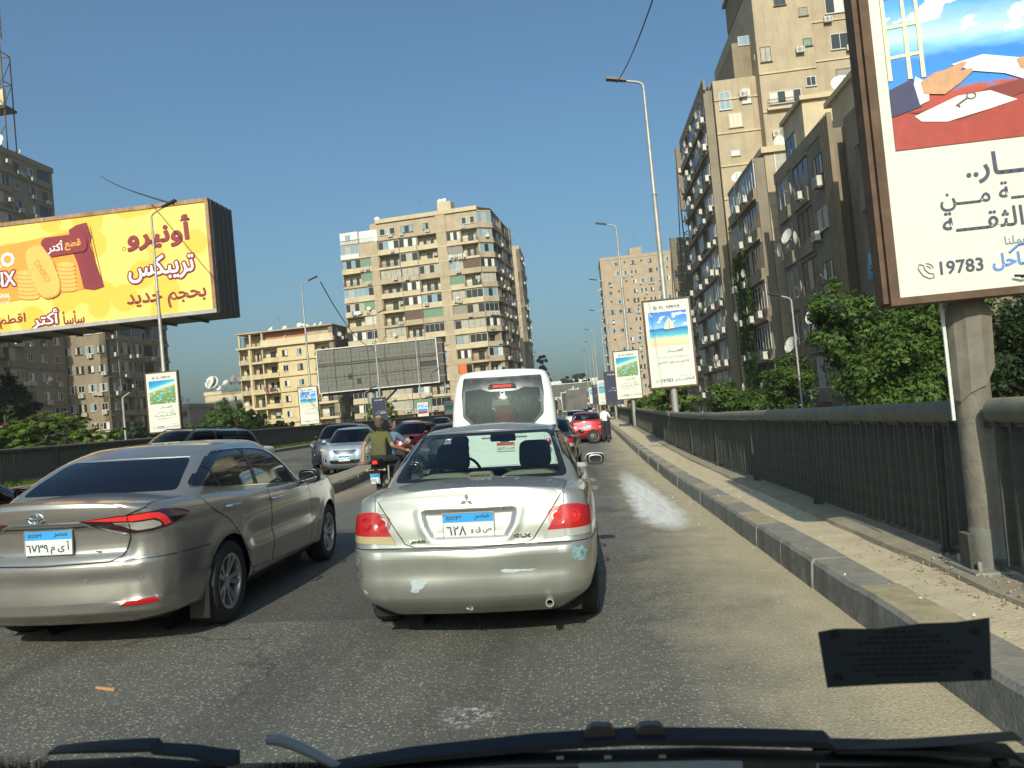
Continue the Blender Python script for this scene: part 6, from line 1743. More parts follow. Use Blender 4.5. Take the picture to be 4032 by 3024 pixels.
# cable to the hoarding lamp
def cable(a, b, sag, label, r=.018, n=22):
    a, b = Vector(a), Vector(b)
    pts = [a.lerp(b, i/n) + Vector((0,0,-sag*4*(i/n)*(1-i/n))) for i in range(n+1)]
    o = MB().tube(pts, r, 5).build('overhead_cable', M_dark); return tag(o, label, 'cable')

# ---------------------------------------------------------------- grey unsold hoarding
gb = thing('grey_hoarding', 'empty grey hoarding with rusty battens on a thick round column', 'hoarding', (-31.1, 115, 7.98), 0.0, None, TILT)
W_, H_ = 18.6, 6.55
M_gp = mat('grey_sheet', (.135,.135,.115), .75, noise=.22, nscale=1.0)
random.seed(12)
cols_, rows_ = 28, 8
pm_ = [MB().box(0.01, W_/cols_-.01, -.02, .03, .01, H_/rows_-.01).mesh('sheet', M_gp)]
for i in range(cols_):
    for j in range(rows_):
        if (i, j) in ((7,2), (9,1)) or (j == 3 and i > 23): continue
        link('sheet', pm_[0], gb, (-W_/2+i*W_/cols_, rnd(-.05,.03), j*H_/rows_), (rnd(-.04,.04), 0, rnd(-.03,.03)))
MB().box(-W_/2, W_/2, .10, .14, 0, H_).build('backing', M_dark, gb)
for i in range(1, 7): MB().box(-W_/2+i*W_/7-.05, -W_/2+i*W_/7+.05, -.16, -.09, 0, H_).build('batten', M_rust, gb)
for z in (H_*.66, H_*.33): MB().box(-W_/2, W_/2, -.13, -.07, z, z+.07).build('batten', M_rust, gb)
MB().box(-W_/2, W_/2, -.10, -.02, H_*.60, H_*.625).build('gap', M_dark, gb)
fr = MB(); fr.box(-W_/2-.16, -W_/2, -.2, .3, -.15, H_+.15); fr.box(W_/2, W_/2+.16, -.2, .3, -.15, H_+.15); fr.box(-W_/2, W_/2, -.2, .3, -.15, 0); fr.box(-W_/2, W_/2, -.2, .3, H_, H_+.15); fr.build('frame', mat('white_frame', (.55,.54,.50), .6, noise=.15), gb)
MB().box(W_/2+.17, W_/2+.9, .3, 2.4, -.1, H_).build('side_box', M_side, gb)
for z in (.9, 2.6, 4.3, 5.9): MB().box(W_/2-.2, W_/2+1.1, .25, .33, z, z+.07).build('brace', M_galv, gb)
MB().box(-W_/2+.1, W_/2-.1, .4, 2.4, -.5, -.16).build('walkway', M_dark, gb)
MB().tube([(-1.7,1.3,-16),(-1.7,1.3,-.45)], [.68,.68], 24).build('column', M_galv, gb, smooth=True)
mb = MB(); mb.tube([(-1.2,1.3,-3.6),(2.3,1.3,-.5)], .16, 8); mb.build('strut', M_dark, gb)
# far hoardings beside the road ahead
def far_board(x, y, z, w, h, col, label, words=None):
    t = thing('far_hoarding', label, 'hoarding', (x, y, z), 0, None, TILT)
    MB().box(-w/2, w/2, 0, .4, 0, h).build('panel', mat('farboard%d' % len(MATS), col, .7, noise=.3, nscale=.4), t)
    fr = MB()
    fr.box(-w/2-.2, w/2+.2, -.1, .5, -.2, 0); fr.box(-w/2-.2, w/2+.2, -.1, .5, h, h+.2); fr.box(-w/2-.2, -w/2, -.1, .5, 0, h); fr.box(w/2, w/2+.2, -.1, .5, 0, h); fr.build('frame', MATS['white_frame'], t)
    for s in (-.35, .35): MB().box(s*w-.25, s*w+.25, .1, .5, -14, -.2).build('leg', M_dark, t)
    if words: letter(words, M_inkw, t, .0, h*.5, w=w*.35, y=-.03, bold=.03, ar=True)
far_board(-3.4, 230, 8.6, 12.5, 3.6, (.10,.11,.09), 'long dark hoarding with pale lettering over the road in the distance', 'عباس')
far_board(.3, 190, 3.9, 11.5, 4.4, (.05,.055,.05), 'black hoarding with white script beside the road far ahead', 'كلنا')
far_board(-6.5, 205, 3.0, 4.6, 3.8, (.20,.13,.11), 'faded hoarding with a dark red car picture far ahead')
# ================================================================ buildings
def wallmat(name, col, st=.45):
    return mat(name, col, .92, noise=.16, nscale=.45, streak=st, stcol=tuple(v*.5 for v in col), bump=.15, bscale=6)
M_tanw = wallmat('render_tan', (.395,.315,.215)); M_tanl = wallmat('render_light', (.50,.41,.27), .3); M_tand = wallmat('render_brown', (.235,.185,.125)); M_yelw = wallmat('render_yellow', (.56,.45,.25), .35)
M_pinkw = wallmat('render_pink', (.37,.285,.20), .25); M_greyw = wallmat('render_grey', (.225,.190,.140), .5); M_orw = wallmat('brick_orange', (.42,.19,.09), .3); M_whitew = mat('paint_white', (.66,.66,.62), .8, noise=.08, nscale=.6, streak=.25, stcol=(.3,.28,.24)); M_pale = wallmat('render_pale', (.56,.47,.31), .3)  # M_tand and M_greyw also paint shade into facades turned from the sun
M_paned = mat('pane_dark', (.018,.020,.022), .12, spec=.6); M_paneb = mat('pane_sky_reflection', (.20,.30,.36), .15, spec=.6); M_curt = mat('curtain', (.36,.34,.28), .8, noise=.25, nscale=2); M_curw = mat('curtain_white', (.58,.58,.54), .8, noise=.1, nscale=3)  # M_paneb carries a sky reflection painted into its colour
M_void = mat('room_dark', (.020,.018,.016), .9)
M_ac = mat('ac_case', (.50,.48,.42), .6, noise=.15, nscale=3); M_alu = mat('window_frame_alu', (.48,.47,.44), .5); M_bro = mat('window_frame_brown', (.09,.06,.04), .6)
M_shg = mat('shutter_green', (.16,.26,.18), .7, noise=.15, nscale=3); M_shw = mat('shutter_cream', (.56,.52,.42), .7, noise=.1); M_shb = mat('shutter_brown', (.13,.08,.06), .7); M_shy = mat('shutter_grey', (.25,.24,.21), .7, noise=.2)
M_dish = mat('dish_white', (.60,.58,.52), .6, noise=.12, nscale=3); M_dishg = mat('dish_grey', (.20,.19,.17), .6, noise=.2); M_iron = mat('iron_rail', (.05,.045,.04), .7)
_U = {}
def umesh(key, fn):
    if key not in _U: _U[key] = fn()
    return _U[key]
def window_mesh(w, h, n=2, fm=None, gms=None, sill=False):
    gms = gms or (M_paned,)
    key = ('win', round(w, 1), round(h, 1), n, fm.name, tuple(g.name for g in gms), sill)
    def mk():
        mb = MB(); f = .07; mats = [fm]+list(gms)
        mb.box(0, w, -.05, .03, 0, f); mb.box(0, w, -.05, .03, h-f, h); mb.box(0, f, -.05, .03, f, h-f); mb.box(w-f, w, -.05, .03, f, h-f)
        for i in range(1, n): mb.box(w*i/n-.03, w*i/n+.03, -.05, .03, f, h-f)
        if sill: mb.box(-.08, w+.08, -.16, .0, -.08, -.002)
        for i in range(n):
            mb.mi = 1 + (i % len(gms)); a, b = w*i/n+(f if i == 0 else .03), w*(i+1)/n-(f if i == n-1 else .03)
            mb.add([(a,-.018,f),(b,-.018,f),(b,-.018,h-f),(a,-.018,h-f)], [(0,1,2,3)])
        me = mb.mesh('window', mats); return me
    return umesh(key, mk)
def shutter_mesh(w, h, m):
    key = ('sh', round(w, 1), round(h, 1), m.name)
    def mk():
        mb = MB(); n = max(4, int(h/.16))
        for i in range(n): z = h*i/n; mb.add([(0,-.03,z),(w,-.03,z),(w,-.055,z+h/n*.92),(0,-.055,z+h/n*.92)], [(0,1,2,3)]); mb.add([(0,-.055,z+h/n*.92),(w,-.055,z+h/n*.92),(w,-.03,z+h/n),(0,-.03,z+h/n)], [(0,1,2,3)])
        return mb.mesh('shutter', m)
    return umesh(key, mk)
def ac_mesh():
    def mk():
        mb = MB(); mb.box(-.42,.42,-.50,-.16,0,.58); mb.mi = 1
        mb.add([(-.10+.23*cos(2*pi*i/14),-.507,.29+.23*sin(2*pi*i/14)) for i in range(14)], [tuple(range(14))])
        mb.box(-.36,-.32,-.48,.0,-.06,-.005); mb.box(.32,.36,-.48,.0,-.06,-.005); mb.add([(.20,-.503,.06),(.36,-.503,.06),(.36,-.503,.52),(.20,-.503,.52)], [(0,1,2,3)])
        return mb.mesh('air_conditioner', [M_ac, M_shy])
    return umesh('ac', mk)
def dish_mesh(big=False):
    def mk():
        mb = MB(); R = 1.0; n = 18
        rings = [(0, 0.0), (.5, .06), (.85, .17), (1.0, .24)]
        vs = [(0, 0, 0)]; 
        for r, d in rings[1:]:
            for j in range(n): vs.append((r*cos(2*pi*j/n), -d, r*sin(2*pi*j/n)))
        fs = [(0, 1+j, 1+(j+1) % n) for j in range(n)]
        for k in range(2):
            for j in range(n): fs.append((1+k*n+j, 1+(k+1)*n+j, 1+(k+1)*n+(j+1) % n, 1+k*n+(j+1) % n))
        mb.add(vs, fs); mb.mi = 1
        mb.tube([(0,-.2,-.95),(0,-.85,-.15)], .03, 4); mb.box(-.08,.08,-.95,-.80,-.2,-.05); mb.tube([(0,.05,0),(0,.25,-.3),(0,.25,-1.5)], .05, 5)
        return mb.mesh('satellite_dish', [M_dishg if big else M_dish, M_dishg])
    return umesh(('dish', big), mk)
def rail_mesh(w, h=.9):
    def mk():
        mb = MB(); mb.box(0, w, -.02, .02, h-.05, h); mb.box(0, w, -.02, .02, .05, .09); n = int(w/.16)
        for i in range(n+1): mb.box(w*i/n-.012, w*i/n+.012, -.012, .012, .09, h-.05)
        return mb.mesh('balcony_railing', M_iron)
    return umesh(('rail', round(w, 1), h), mk)
def Lk(name, me, root, M):
    o = bpy.data.objects.new(name, me); COL.objects.link(o); o.parent = root; o.matrix_local = M; return o
T3 = lambda x, y, z: Matrix.Translation((x, y, z))

class Facade:
    """walls, balconies, windows and air conditioners laid out on one face; u along it, outwards is local -y"""
    def __init__(s, root, o, ang, wm, depth=1.3, rng=None):
        s.root = root; s.M = T3(*o) @ Matrix.Rotation(ang, 4, 'Z'); s.wm = wm; s.d = depth; s.wall = MB(); s.R = rng or random
    def add(s, name, me, u, z, y=0, sc=None, rz=0):
        M = s.M @ T3(u, y, z)
        if rz: M = M @ Matrix.Rotation(rz, 4, 'Z')
        if sc: M = M @ Matrix.Diagonal((sc, sc, sc, 1))
        return Lk(name, me, s.root, M)
    def ac(s, u, z, y=0):
        s.add('air_conditioner', ac_mesh(), u+s.R.uniform(-.3,.3), z+s.R.uniform(-.12,.30), y, s.R.choice((1,1,1.1,.85)))
        if s.R.random() < .16: s.add('air_conditioner', ac_mesh(), u+s.R.choice((-1,1)), z+.05, y)
    def row(s, z, fh, cells, band=.22, balm=None, acp=.35, dishp=.06, dark=False):
        """cells: (kind, width)"""
        R = s.R; u = 0; d = s.d; bal = MB(); backs = {}
        for kind, w in cells:
            if kind in 'wnNxp':
                s.wall.box(u, u+w, (-.25 if kind == 'p' else 0), d, z, z+fh)
            if kind == 'n':
                ww, hh = min(1.15, w*.7), 1.25; a = u+(w-ww)/2
                fm = R.choice((M_alu, M_alu, M_bro)); s.add('window', window_mesh(ww, hh, 2, fm, R.choice(((M_paned,), (M_paned, M_curw), (M_paneb, M_paned))), True), a, z+1.0)
                if R.random() < acp: s.ac(a+ww*.7, z+.2)
            elif kind == 'x':
                ww, hh = .6, .6; s.add('window', window_mesh(ww, hh, 1, M_bro, (M_paned,), False), u+(w-ww)/2, z+1.6)
            elif kind == 'N':
                ww, hh = w*.72, 1.35; a = u+w*.14
                s.add('window', window_mesh(ww, hh, 3, R.choice((M_alu, M_bro)), R.choice(((M_paned, M_curt), (M_paneb, M_paned), (M_curt, M_paned, M_paneb))), True), a, z+.95)
                if R.random() < acp: s.ac(a+ww*R.choice((.2,.8)), z+.15)
            elif kind in 'gcs':
                bal.box(u, u+w, -.22, -.08, z, z+.95); s.wall.box(u, u+w, -.08, .10, z, z+.95)
                s.wall.box(u, u+w, -.05, d, z+fh-.28, z+fh); s.wall.box(u, u+w, .12, d, z, z+fh-.28)
                hh = fh-.28-.95-.02
                if kind == 's': s.add('shutter', shutter_mesh(w-.1, hh, R.choice((M_shg, M_shw, M_shb, M_shg, M_shy))), u+.05, z+.96, .05)
                elif kind == 'c': s.add('window', window_mesh(w-.1, hh, 4, M_bro, (M_paned, M_curw)), u+.05, z+.96, .05)
                else:
                    gm = R.choice(((M_paned, M_curt), (M_paneb, M_curt, M_paneb), (M_paneb, M_paned), (M_curt,), (M_paned, M_paneb, M_curw), (M_paned,))) if not dark else R.choice(((M_paned,), (M_paned, M_curt), (M_paned,)))
                    s.add('window', window_mesh(w-.1, hh, max(2, int(w/.95)), R.choice((M_alu, M_bro, M_alu)), gm), u+.05, z+.96, .05)
                if R.random() < acp*.8: s.ac(u+w*R.choice((.25,.75)), z+.12, -.2)
            elif kind == 'b':
                s.wall.box(u, u+.12, .06, d, z, z+fh); s.wall.box(u+w-.12, u+w, .06, d, z, z+fh); s.wall.box(u+.12, u+w-.12, -.05, d, z+fh-.18, z+fh); s.wall.box(u+.12, u+w-.12, -.05, d, z, z+.12)
                ww = min(1.2, w*.35); cm = R.choice((M_pale, M_pale, s.wm, M_shw))
                mbk = MB().box(u+.12, u+w-.12, d-.12, d, z+.12, z+fh-.18); Lk('back_wall', mbk.mesh('back_wall', cm), s.root, s.M)
                if R.random() < .5: s.add('balcony_door', window_mesh(ww, 2.15, 2, R.choice((M_bro, M_shg)), (M_paned,)), u+w*.5-ww/2, z+.14, d-.13)
                else: s.add('balcony_door', window_mesh(w*.55, 2.1, 3, R.choice((M_alu, M_bro)), (M_paned, M_curt)), u+w*.22, z+.14, d-.13)
                if R.random() < .5: bal.box(u, u+w, -.22, -.08, z, z+.9)
                else: bal.box(u, u+w, -.22, -.08, z, z+.35); s.add('balcony_railing', rail_mesh(w, .65), u, z+.33, -.14)
                if R.random() < acp: s.add('air_conditioner', ac_mesh(), u+w*.8, z+R.choice((.25, 1.5)), -.12 if R.random() < .5 else d-.3)
            if R.random() < dishp: s.add('satellite_dish', dish_mesh(), u+w*.5, z+1.3, -.65, R.uniform(.38,.5), R.uniform(-.7,.3))
            u += w
        if bal.v: Lk('balcony', bal.mesh('balcony', balm or s.wm), s.root, s.M)
        if band:
            Lk('floor_band', MB().box(0, u, -.30, -.225, z-.10, z+.12).mesh('floor_band', balm or s.wm), s.root, s.M)
        return u
    def close(s): Lk('wall', s.wall.mesh('wall', s.wm), s.root, s.M)

def building(name, label, x, y, ang=0, h0=-7.0, group=None):
    g = gz(x, y, h0); t = thing(name, label, 'building', (x, y, g), 0, group, TILT @ Matrix.Rotation(ang, 4, 'Z'))
    t['category'] = 'building'; return t
def roof_dishes(root, n, x0, x1, y0, y1, z, s0=.45, s1=.75, seed=1, big=0):
    R = random.Random(seed)
    for i in range(n):
        b = i < big; s_ = R.uniform(s0, s1)*(2.0 if b else 1)
        Lk('satellite_dish', dish_mesh(b and R.random() < .5), root, T3(R.uniform(x0, x1), R.uniform(y0, y1), z+1.35*s_) @ Matrix.Rotation(R.uniform(-.8,.5), 4, 'Z') @ Matrix.Rotation(-.45, 4, 'X') @ Matrix.Diagonal((s_, s_, s_, 1)))
def antenna(root, x, y, z, h):
    mb = MB(); mb.tube([(x,y,z),(x,y,z+h)], .03, 4)
    for k in range(4): mb.tube([(x-.5+.08*k,y,z+h-.1-.22*k),(x+.5-.08*k,y,z+h-.1-.22*k)], .018, 4)
    mb.build('antenna', M_dishg, root)

# ---- the tall block in the centre
R1 = random.Random(5)
ct = building('apartment_tower', 'broad tan many storeyed apartment block behind the grey hoarding, chamfered right corner', -47.8, 151.5, .14*0-.155*0)
ct.matrix_world = Matrix.Translation((-45.9, 151.8, gz(-46, 151))) @ TILT @ Matrix.Rotation(-.10, 4, 'Z')
cw = [('A',4.0),('B',2.4),('p',1.6),('C',4.5),('D',3.7),('E',4.2),('p',2.0),('F',2.8),('G',3.6)]
rows_c = ['..wNnNww', 'gscc bcwg', ]
ROWS = {15: dict(A='.', B='.', C='N', D='N', E='n', F='w', G='N', H='g'), 14: dict(A='g', B='w', C='g', D='c', E='b', F='c', G='b', H='g'), 13: dict(A='g', B='s', C='b', D='g', E='b', F='s', G='b', H='g'),
        12: dict(A='b', B='s', C='g', D='g', E='g', F='g', G='s', H='c'), 11: dict(A='g', B='g', C='b', D='c', E='b', F='s', G='b', H='g'), 10: dict(A='g', B='s', C='b', D='c', E='g', F='g', G='g', H='g'),
        9: dict(A='b', B='s', C='b', D='s', E='s', F='s', G='g', H='g'), 8: dict(A='c', B='g', C='g', D='b', E='g', F='g', G='g', H='c')}
fh = 2.93; D_ = 1.4
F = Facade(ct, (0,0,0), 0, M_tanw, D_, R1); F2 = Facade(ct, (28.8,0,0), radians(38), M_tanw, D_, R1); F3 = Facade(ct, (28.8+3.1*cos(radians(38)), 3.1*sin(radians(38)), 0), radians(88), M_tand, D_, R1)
for k in range(0, 16):
    rw = ROWS.get(k) or {c: R1.choice('gbsgcgb') for c in 'ABCDEFGH'}
    if k == 15:
        Ft = Facade(ct, (8.0,0,0), 0, M_tanw, D_, R1); Ft.row(k*fh, fh+.5, [(rw['C'],4.5),(rw['D'],3.7),(rw['E'],4.2),('p',2.0),(rw['F'],2.8),(rw['G'],3.6)], balm=M_tanw, acp=.6); Ft.close()
    else:
        F.row(k*fh, fh, [(rw[c] if c in rw else c, w) for c, w in cw], balm=M_tanl if k % 3 else M_tanw, acp=.42)
    F2.row(k*fh, fh + (.5 if k == 15 else 0), [(rw['H'], 3.1)], acp=.5)
    F3.row(k*fh, fh, [(R1.choice('gbg'), 3.6), (R1.choice('gbn'), 3.2), ('p', 1.2), (R1.choice('gbg'), 3.8), (R1.choice('gnb'), 3.2), ('p', 1)], acp=.6, dishp=.12, dark=True)
F.close()
F2.close(); F3.close()
MB().box(.05, 28.7, D_-.01, 17.5, -2, 15*fh).box(8.1, 28.7, D_-.01, 17, 15*fh, 16*fh+.4).build('core', M_tanw, ct)
mb = MB(); mb.box(7.9,29.0,-.35,17,16*fh+.5,16*fh+1.3); mb.build('parapet', M_tanl, ct)
mb = MB(); mb.add([(28.8,0,-2),(28.8+3.1*cos(radians(38)),3.1*sin(radians(38)),-2),(31.6,17.5,-2),(28.7,17.5,-2),(28.8,0,16*fh+1.1),(28.8+3.1*cos(radians(38)),3.1*sin(radians(38)),16*fh+.9),(31.6,17.5,16*fh),(28.7,17.5,16*fh)], [(4,5,6,7),(3,2,6,7)])
mb.build('roof_slab', M_tanl, ct)
W = MB(); W.box(.1,3.9,-.1,6,15*fh+.0,15*fh+2.5).box(3.9,7.9,.8,6,15*fh,15*fh+2.6).build('white_enclosure', M_whitew, ct)
Lk('window', window_mesh(1.2,1.1,2,M_alu,(M_paneb,)), ct, T3(1.2,-.12,15*fh+.9)); Lk('balcony_railing', rail_mesh(7.2,.9), ct, T3(.1,-.2,15*fh+.0))
MB().box(.0, 3.9, -.26,-.14,14*fh-.1,14*fh+.9).build('white_parapet', M_whitew, ct)
MB().box(20.5,23.3,2,5,16*fh+1.3,16*fh+3.6).build('lift_house', M_tanl, ct)
MB().box(5.5,10,3,6,15*fh+2.6,15*fh+4.4).build('roof_hut', M_tanw, ct)
roof_dishes(ct, 5, 7, 24, .5, 4, 16*fh+.9, .40, .6, 3); roof_dishes(ct, 3, 19.8, 22, 2.2, 4.5, 16*fh+3.4, .4, .6, 8)
antenna(ct, 16.5, 4, 16*fh+.8, 4.5); antenna(ct, 23.5, 4, 16*fh+1, 2.8)
# pipes running down the front
for u in (12.5, 16.2): MB().tube([(u,-.36,2),(u,-.36,14.5*fh)], .06, 5).build('drain_pipe', M_dishg, ct)
# ---- second tower behind its right shoulder
t = building('apartment_tower', 'slim tan tower partly behind the right shoulder of the central block', -20.2, 202)
R2 = random.Random(9); Fa = Facade(t, (0,0,0), 0, M_tanw, 1.0, R2); Fb = Facade(t, (7.2,0,0), pi/2, M_greyw, 1.0, R2)
for k in range(16):
    Fa.row(k*3.1, 3.1, [('w',2.6),(R2.choice('nNnn'),2.8),('w',1.8)], band=0, acp=.6); Fb.row(k*3.1, 3.1, [(R2.choice('ngw'),2.8) for _ in range(6)], band=0, acp=.7)
Fa.close(); Fb.close(); MB().box(.05,7.15,.99,17,-2,16*3.1).box(0,7.2,0,16.9,16*3.1,16*3.1+.9).build('core', M_tanw, t); roof_dishes(t, 4, .5, 6.5, 1, 4, 16*3.1+.8, .35, .5, 4); antenna(t, 2, 2, 50, 5)

# ---- yellow flats left of the centre
t = building('yellow_apartment_house', 'yellow eight storey flats with rounded balconies and brick rooftop, left of the grey hoarding', -70.2, 152.5)
yl = t
t.matrix_world = Matrix.Translation((-69.2, 152.0, gz(-69, 152))) @ TILT @ Matrix.Rotation(-.06, 4, 'Z')
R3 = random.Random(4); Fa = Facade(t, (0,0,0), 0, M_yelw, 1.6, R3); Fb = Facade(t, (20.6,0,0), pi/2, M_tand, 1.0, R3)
for k in range(9):
    z = k*3.12
    if k < 8:
        Fa.row(z, 3.12, [('b',2.2),('p',.5),('b',2.4),('b',3.4),(('n'),3.0),('n',3.2),('w',1.6),('b',4.3)], balm=M_tanl, band=.2, acp=.30)
        # bowed balcony fronts
        for (u, w, m) in ((.3,1.9,M_tanl), (5.1,3.4,M_yelw)):
            mb = MB(); pts = [(u+w*i/8, -.25-.75*sin(pi*i/8)) for i in range(9)]
            mb.add([(a,b,z-.1) for a, b in pts]+[(a,b,z+.85) for a, b in pts], [(i, i+1, i+10, i+9) for i in range(8)] + [tuple(range(9))[::-1]]); mb.add([(a,b+.08,z+.85) for a, b in pts]+[(a,b,z+.85) for a, b in pts], [(i, i+1, i+10, i+9) for i in range(8)])
            mb.build('bowed_balcony', m, t)
    Fb.row(z, 3.12, [(R3.choice('nwg'),3.0) for _ in range(4)], band=0, acp=.4)
Fa.close(); Fb.close(); MB().box(.05,20.55,1.59,14,-3,8*3.12).build('core', M_yelw, t)
MB().box(-.3,20.8,-.6,1.0,8*3.12,8*3.12+.35).box(5,20.6,-.3,.0,8*3.12+.35,8*3.12+1.5).build('cornice', M_pale, t)
MB().box(5.2,14.2,1.2,8,8*3.12,8*3.12+3.0).build('brick_rooftop', M_orw, t)
MB().box(14.25,20.4,.8,8,8*3.12,8*3.12+3.1).box(.2,5.1,2.4,8,8*3.12,8*3.12+2.8).build('rooftop_room', M_tanw, t)
for u in (.2, 2.6, 5.2): MB().box(u,u+.35,-.2,.2,8*3.12+.35,8*3.12+3.0).build('column', M_tanl, t)
MB().box(-.2,20.7,-.5,8.2,8*3.12+3.1,8*3.12+3.35).build('roof_slab', M_tanw, t)
MB().prism([(8.2,1.15,8*3.12+.4),(8.5,1.15,8*3.12+.4),(10.8,1.15,8*3.12+2.9),(10.4,1.15,8*3.12+2.9)], (0,-.1,0)).build('brace', M_tanl, t)
roof_dishes(t, 9, .8, 19, 1, 5, 8*3.12+3.3, .42, .62, 14); antenna(t, 8, 3, 28, 3.5)
# low wall of the shop fronts in front of it
sh = thing('street_arcade', 'long cream low building with a slab roof in front of the yellow flats', 'building', (-62, 118, gz(-62, 118)), 0, None, TILT)
MB().box(0,40,0,10,0,5.2).build('wall', M_pale, sh); MB().box(-.6,40.6,-1.2,10.5,5.2,6.0).build('roof_slab', mat('slab_brown', (.26,.20,.14), .9, noise=.2, nscale=.5), sh); MB().box(0,40,-.9,-.5,6.0,7.1).build('parapet', M_tanl, sh)
for i in range(7): Lk('shopfront', window_mesh(3.6,3.0,3,M_bro,(M_paned,)), sh, T3(1+i*5.6,-.03,.6))
wl = thing('cream_wall', 'pale cream wall behind the left railing beside the black four wheel drive', 'wall', (-38.5, 62, gz(-38, 62)), 0, None, TILT)
MB().box(0,7,0,.4,0,8.3).build('wall', M_pale, wl); MB().box(-.2,7.2,-.1,.5,8.3,8.5).build('coping', M_tanl, wl)

# ---- low rooftops with big dishes in the left gap
for (x, y, w, h, m, lab, sd, big) in ((-103, 176, 9.5, 17.5, M_pinkw, 'pinkish low flats with big dishes seen between the dark block and the yellow flats', 21, 1), (-96.5, 190, 13.5, 20.4, M_pale, 'cream low flats with a row of large rooftop dishes left of the yellow flats', 22, 4), (-83.5, 200, 10, 18.5, M_tanw, 'low tan house partly hidden by the yellow flats', 23, 1)):
    t = building('low_flats', lab, x, y); Rq = random.Random(sd); Fa = Facade(t, (0,0,0), 0, m, .8, Rq); n = int(h/3.05)
    for k in range(n): Fa.row(k*3.05, 3.05, [(Rq.choice('nwnNx'), w/4) for _ in range(4)], band=0, acp=.3)
    Fa.close(); MB().box(.05,w-.05,.79,12,-3,n*3.05).box(-.2,w+.2,-.2,12.2,n*3.05,n*3.05+.9).build('core', m, t); roof_dishes(t, 4+big, .8, w-.8, 0, 2, n*3.05+.8, .6, .95, sd, big)

# ---- dark towers on the left
t = building('apartment_tower', 'dark brown tower at the left edge carrying a roof lattice, above the yellow hoarding', -109.4, 111)
lt_ = t
R4 = random.Random(31); Fa = Facade(t, (-2.2,0,0), 0, M_tanw, 1.3, R4); Fb = Facade(t, (22.4,0,0), pi/2, M_tand, 1.0, R4)
for k in range(18):
    z = k*3.1; Fa.row(z, 3.1, [(R4.choice('gbs'), 3.6) for _ in range(5)]+[('w',2.2)]+[('b',4.4)], balm=M_tanl, acp=.5)
    Fb.row(z, 3.1, [('b' if k % 2 else 'g',3.0),('n',3.0),('n',3.4),(R4.choice('gn'),3.0)], band=.2 if k % 2 else 0, acp=.7, dark=True)
Fa.close(); Fb.close(); MB().box(-2.2,22.3,1.29,13.2,-3,18*3.1).box(-2.3,22.5,-.1,13.4,18*3.1,18*3.1+.9).build('core', M_tand, t)
roof_dishes(t, 5, 12, 22, 1, 10, 56.5, .5, .8, 33, 1)
Lk('satellite_dish', dish_mesh(False), t, T3(22.9, 11.5, 43) @ Matrix.Diagonal((.7,.7,.7,1)))
antenna(t, 22.2, 12.6, 42, 5)
t2 = building('apartment_block', 'dark apartment block in shade under the yellow hoarding with rows of air conditioners', -92, 124.6)
R5 = random.Random(41); Fb = Facade(t2, (12.0,0,0), pi/2, M_greyw, 1.2, R5); Fa = Facade(t2, (4,0,0), 0, M_tand, 1.0, R5)
for k in range(11):
    z = k*3.3; Fb.row(z, 3.3, [('w',.8),('n',2.2),('p',.7),(R5.choice('gb'),3.6),('w',.5),('g',3.0),('w',.5),(R5.choice('gb'),3.0),('w',.5),(R5.choice('gn'),2.6),('b',2.4)], balm=M_tand, acp=.6, dark=True)
    Fa.row(z, 3.3, [(R5.choice('nN'),2.0) for _ in range(4)], band=0, acp=.5)
Fb.close(); Fa.close(); MB().box(2,10.9,.9,20,-3,36.3).box(2,12,-.0,20,36.3,37).build('core', M_greyw, t2)
t3 = building('apartment_block', 'shaded brown flats at the left edge behind the dark tree', -98, 96.5)
R6 = random.Random(43); Fb = Facade(t3, (12.0,0,0), pi/2, M_tand, 1.2, R6); Fa = Facade(t3, (-3,0,0), 0, M_tanw, 1.2, R6)
for k in range(8):
    Fb.row(k*3.3, 3.3, [(R6.choice('nbg'),3.0) for _ in range(4)], acp=.7, dark=True); Fa.row(k*3.3, 3.3, [('b',4),('n',3),('b',4),('b',4)], balm=M_tanl, acp=.5)
Fb.close(); Fa.close(); MB().box(-3,10.9,1.1,12,-3,26.4).box(-3,12.1,-.1,12.1,26.4,27.2).build('core', M_tand, t3)
# roof lattice tower with panels, upper left corner
lat = thing('roof_lattice', 'steel lattice mast with slatted panels on the roof of the left tower', 'lattice mast', (-93.7, 114, 54.0), 0, None, TILT)
mb = MB(); S_ = 3.2
for (a, b) in ((0,0),(S_,0),(0,2),(S_,2)): mb.tube([(a,b,-5.5),(a,b,12)], .11, 5)
mb.tube([(0,0,-5),(S_,0,0)], .08, 4); mb.tube([(S_,0,-5),(0,0,0)], .08, 4)
for z in (3.2, 7.2, 12):
    mb.tube([(0,0,z),(S_,0,z),(S_,2,z),(0,2,z),(0,0,z)], .09, 4)
for z in (3.2, 7.2): mb.tube([(0,0,z),(S_,0,z+4)], .07, 4); mb.tube([(S_,0,z),(0,0,z+4)], .07, 4); mb.tube([(S_,0,z),(S_,2,z+4)], .07, 4)
mb.build('mast', M_rust, lat)['kind'] = 'stuff'
MB().box(-4,S_,.3,.5,3.4,6.0).build('panel', M_pale, lat); MB().box(-3,S_+.3,-.3,2.4,2.6,3.0).build('platform', M_dark, lat)
mb = MB(); 
for i in range(6): mb.tube([(-3.2+i*1.36,0,14),(-3.2+i*1.36,0,29)], .09, 4)
for j in range(14): mb.box(-3.2,3.6,-.1,.1,14.5+j*1.05,14.5+j*1.05+.55)
mb.tube([(1.3,0,12),(1.3,0,14.3)], .1, 4); mb.tube([(S_,0,12),(S_,0,14.5)], .09, 4); mb.tube([(-3,0,12),(-3,0,14)], .1, 4)
mb.build('slat_panel', mat('mast_brown', (.05,.035,.03), .8), lat)['kind'] = 'stuff'
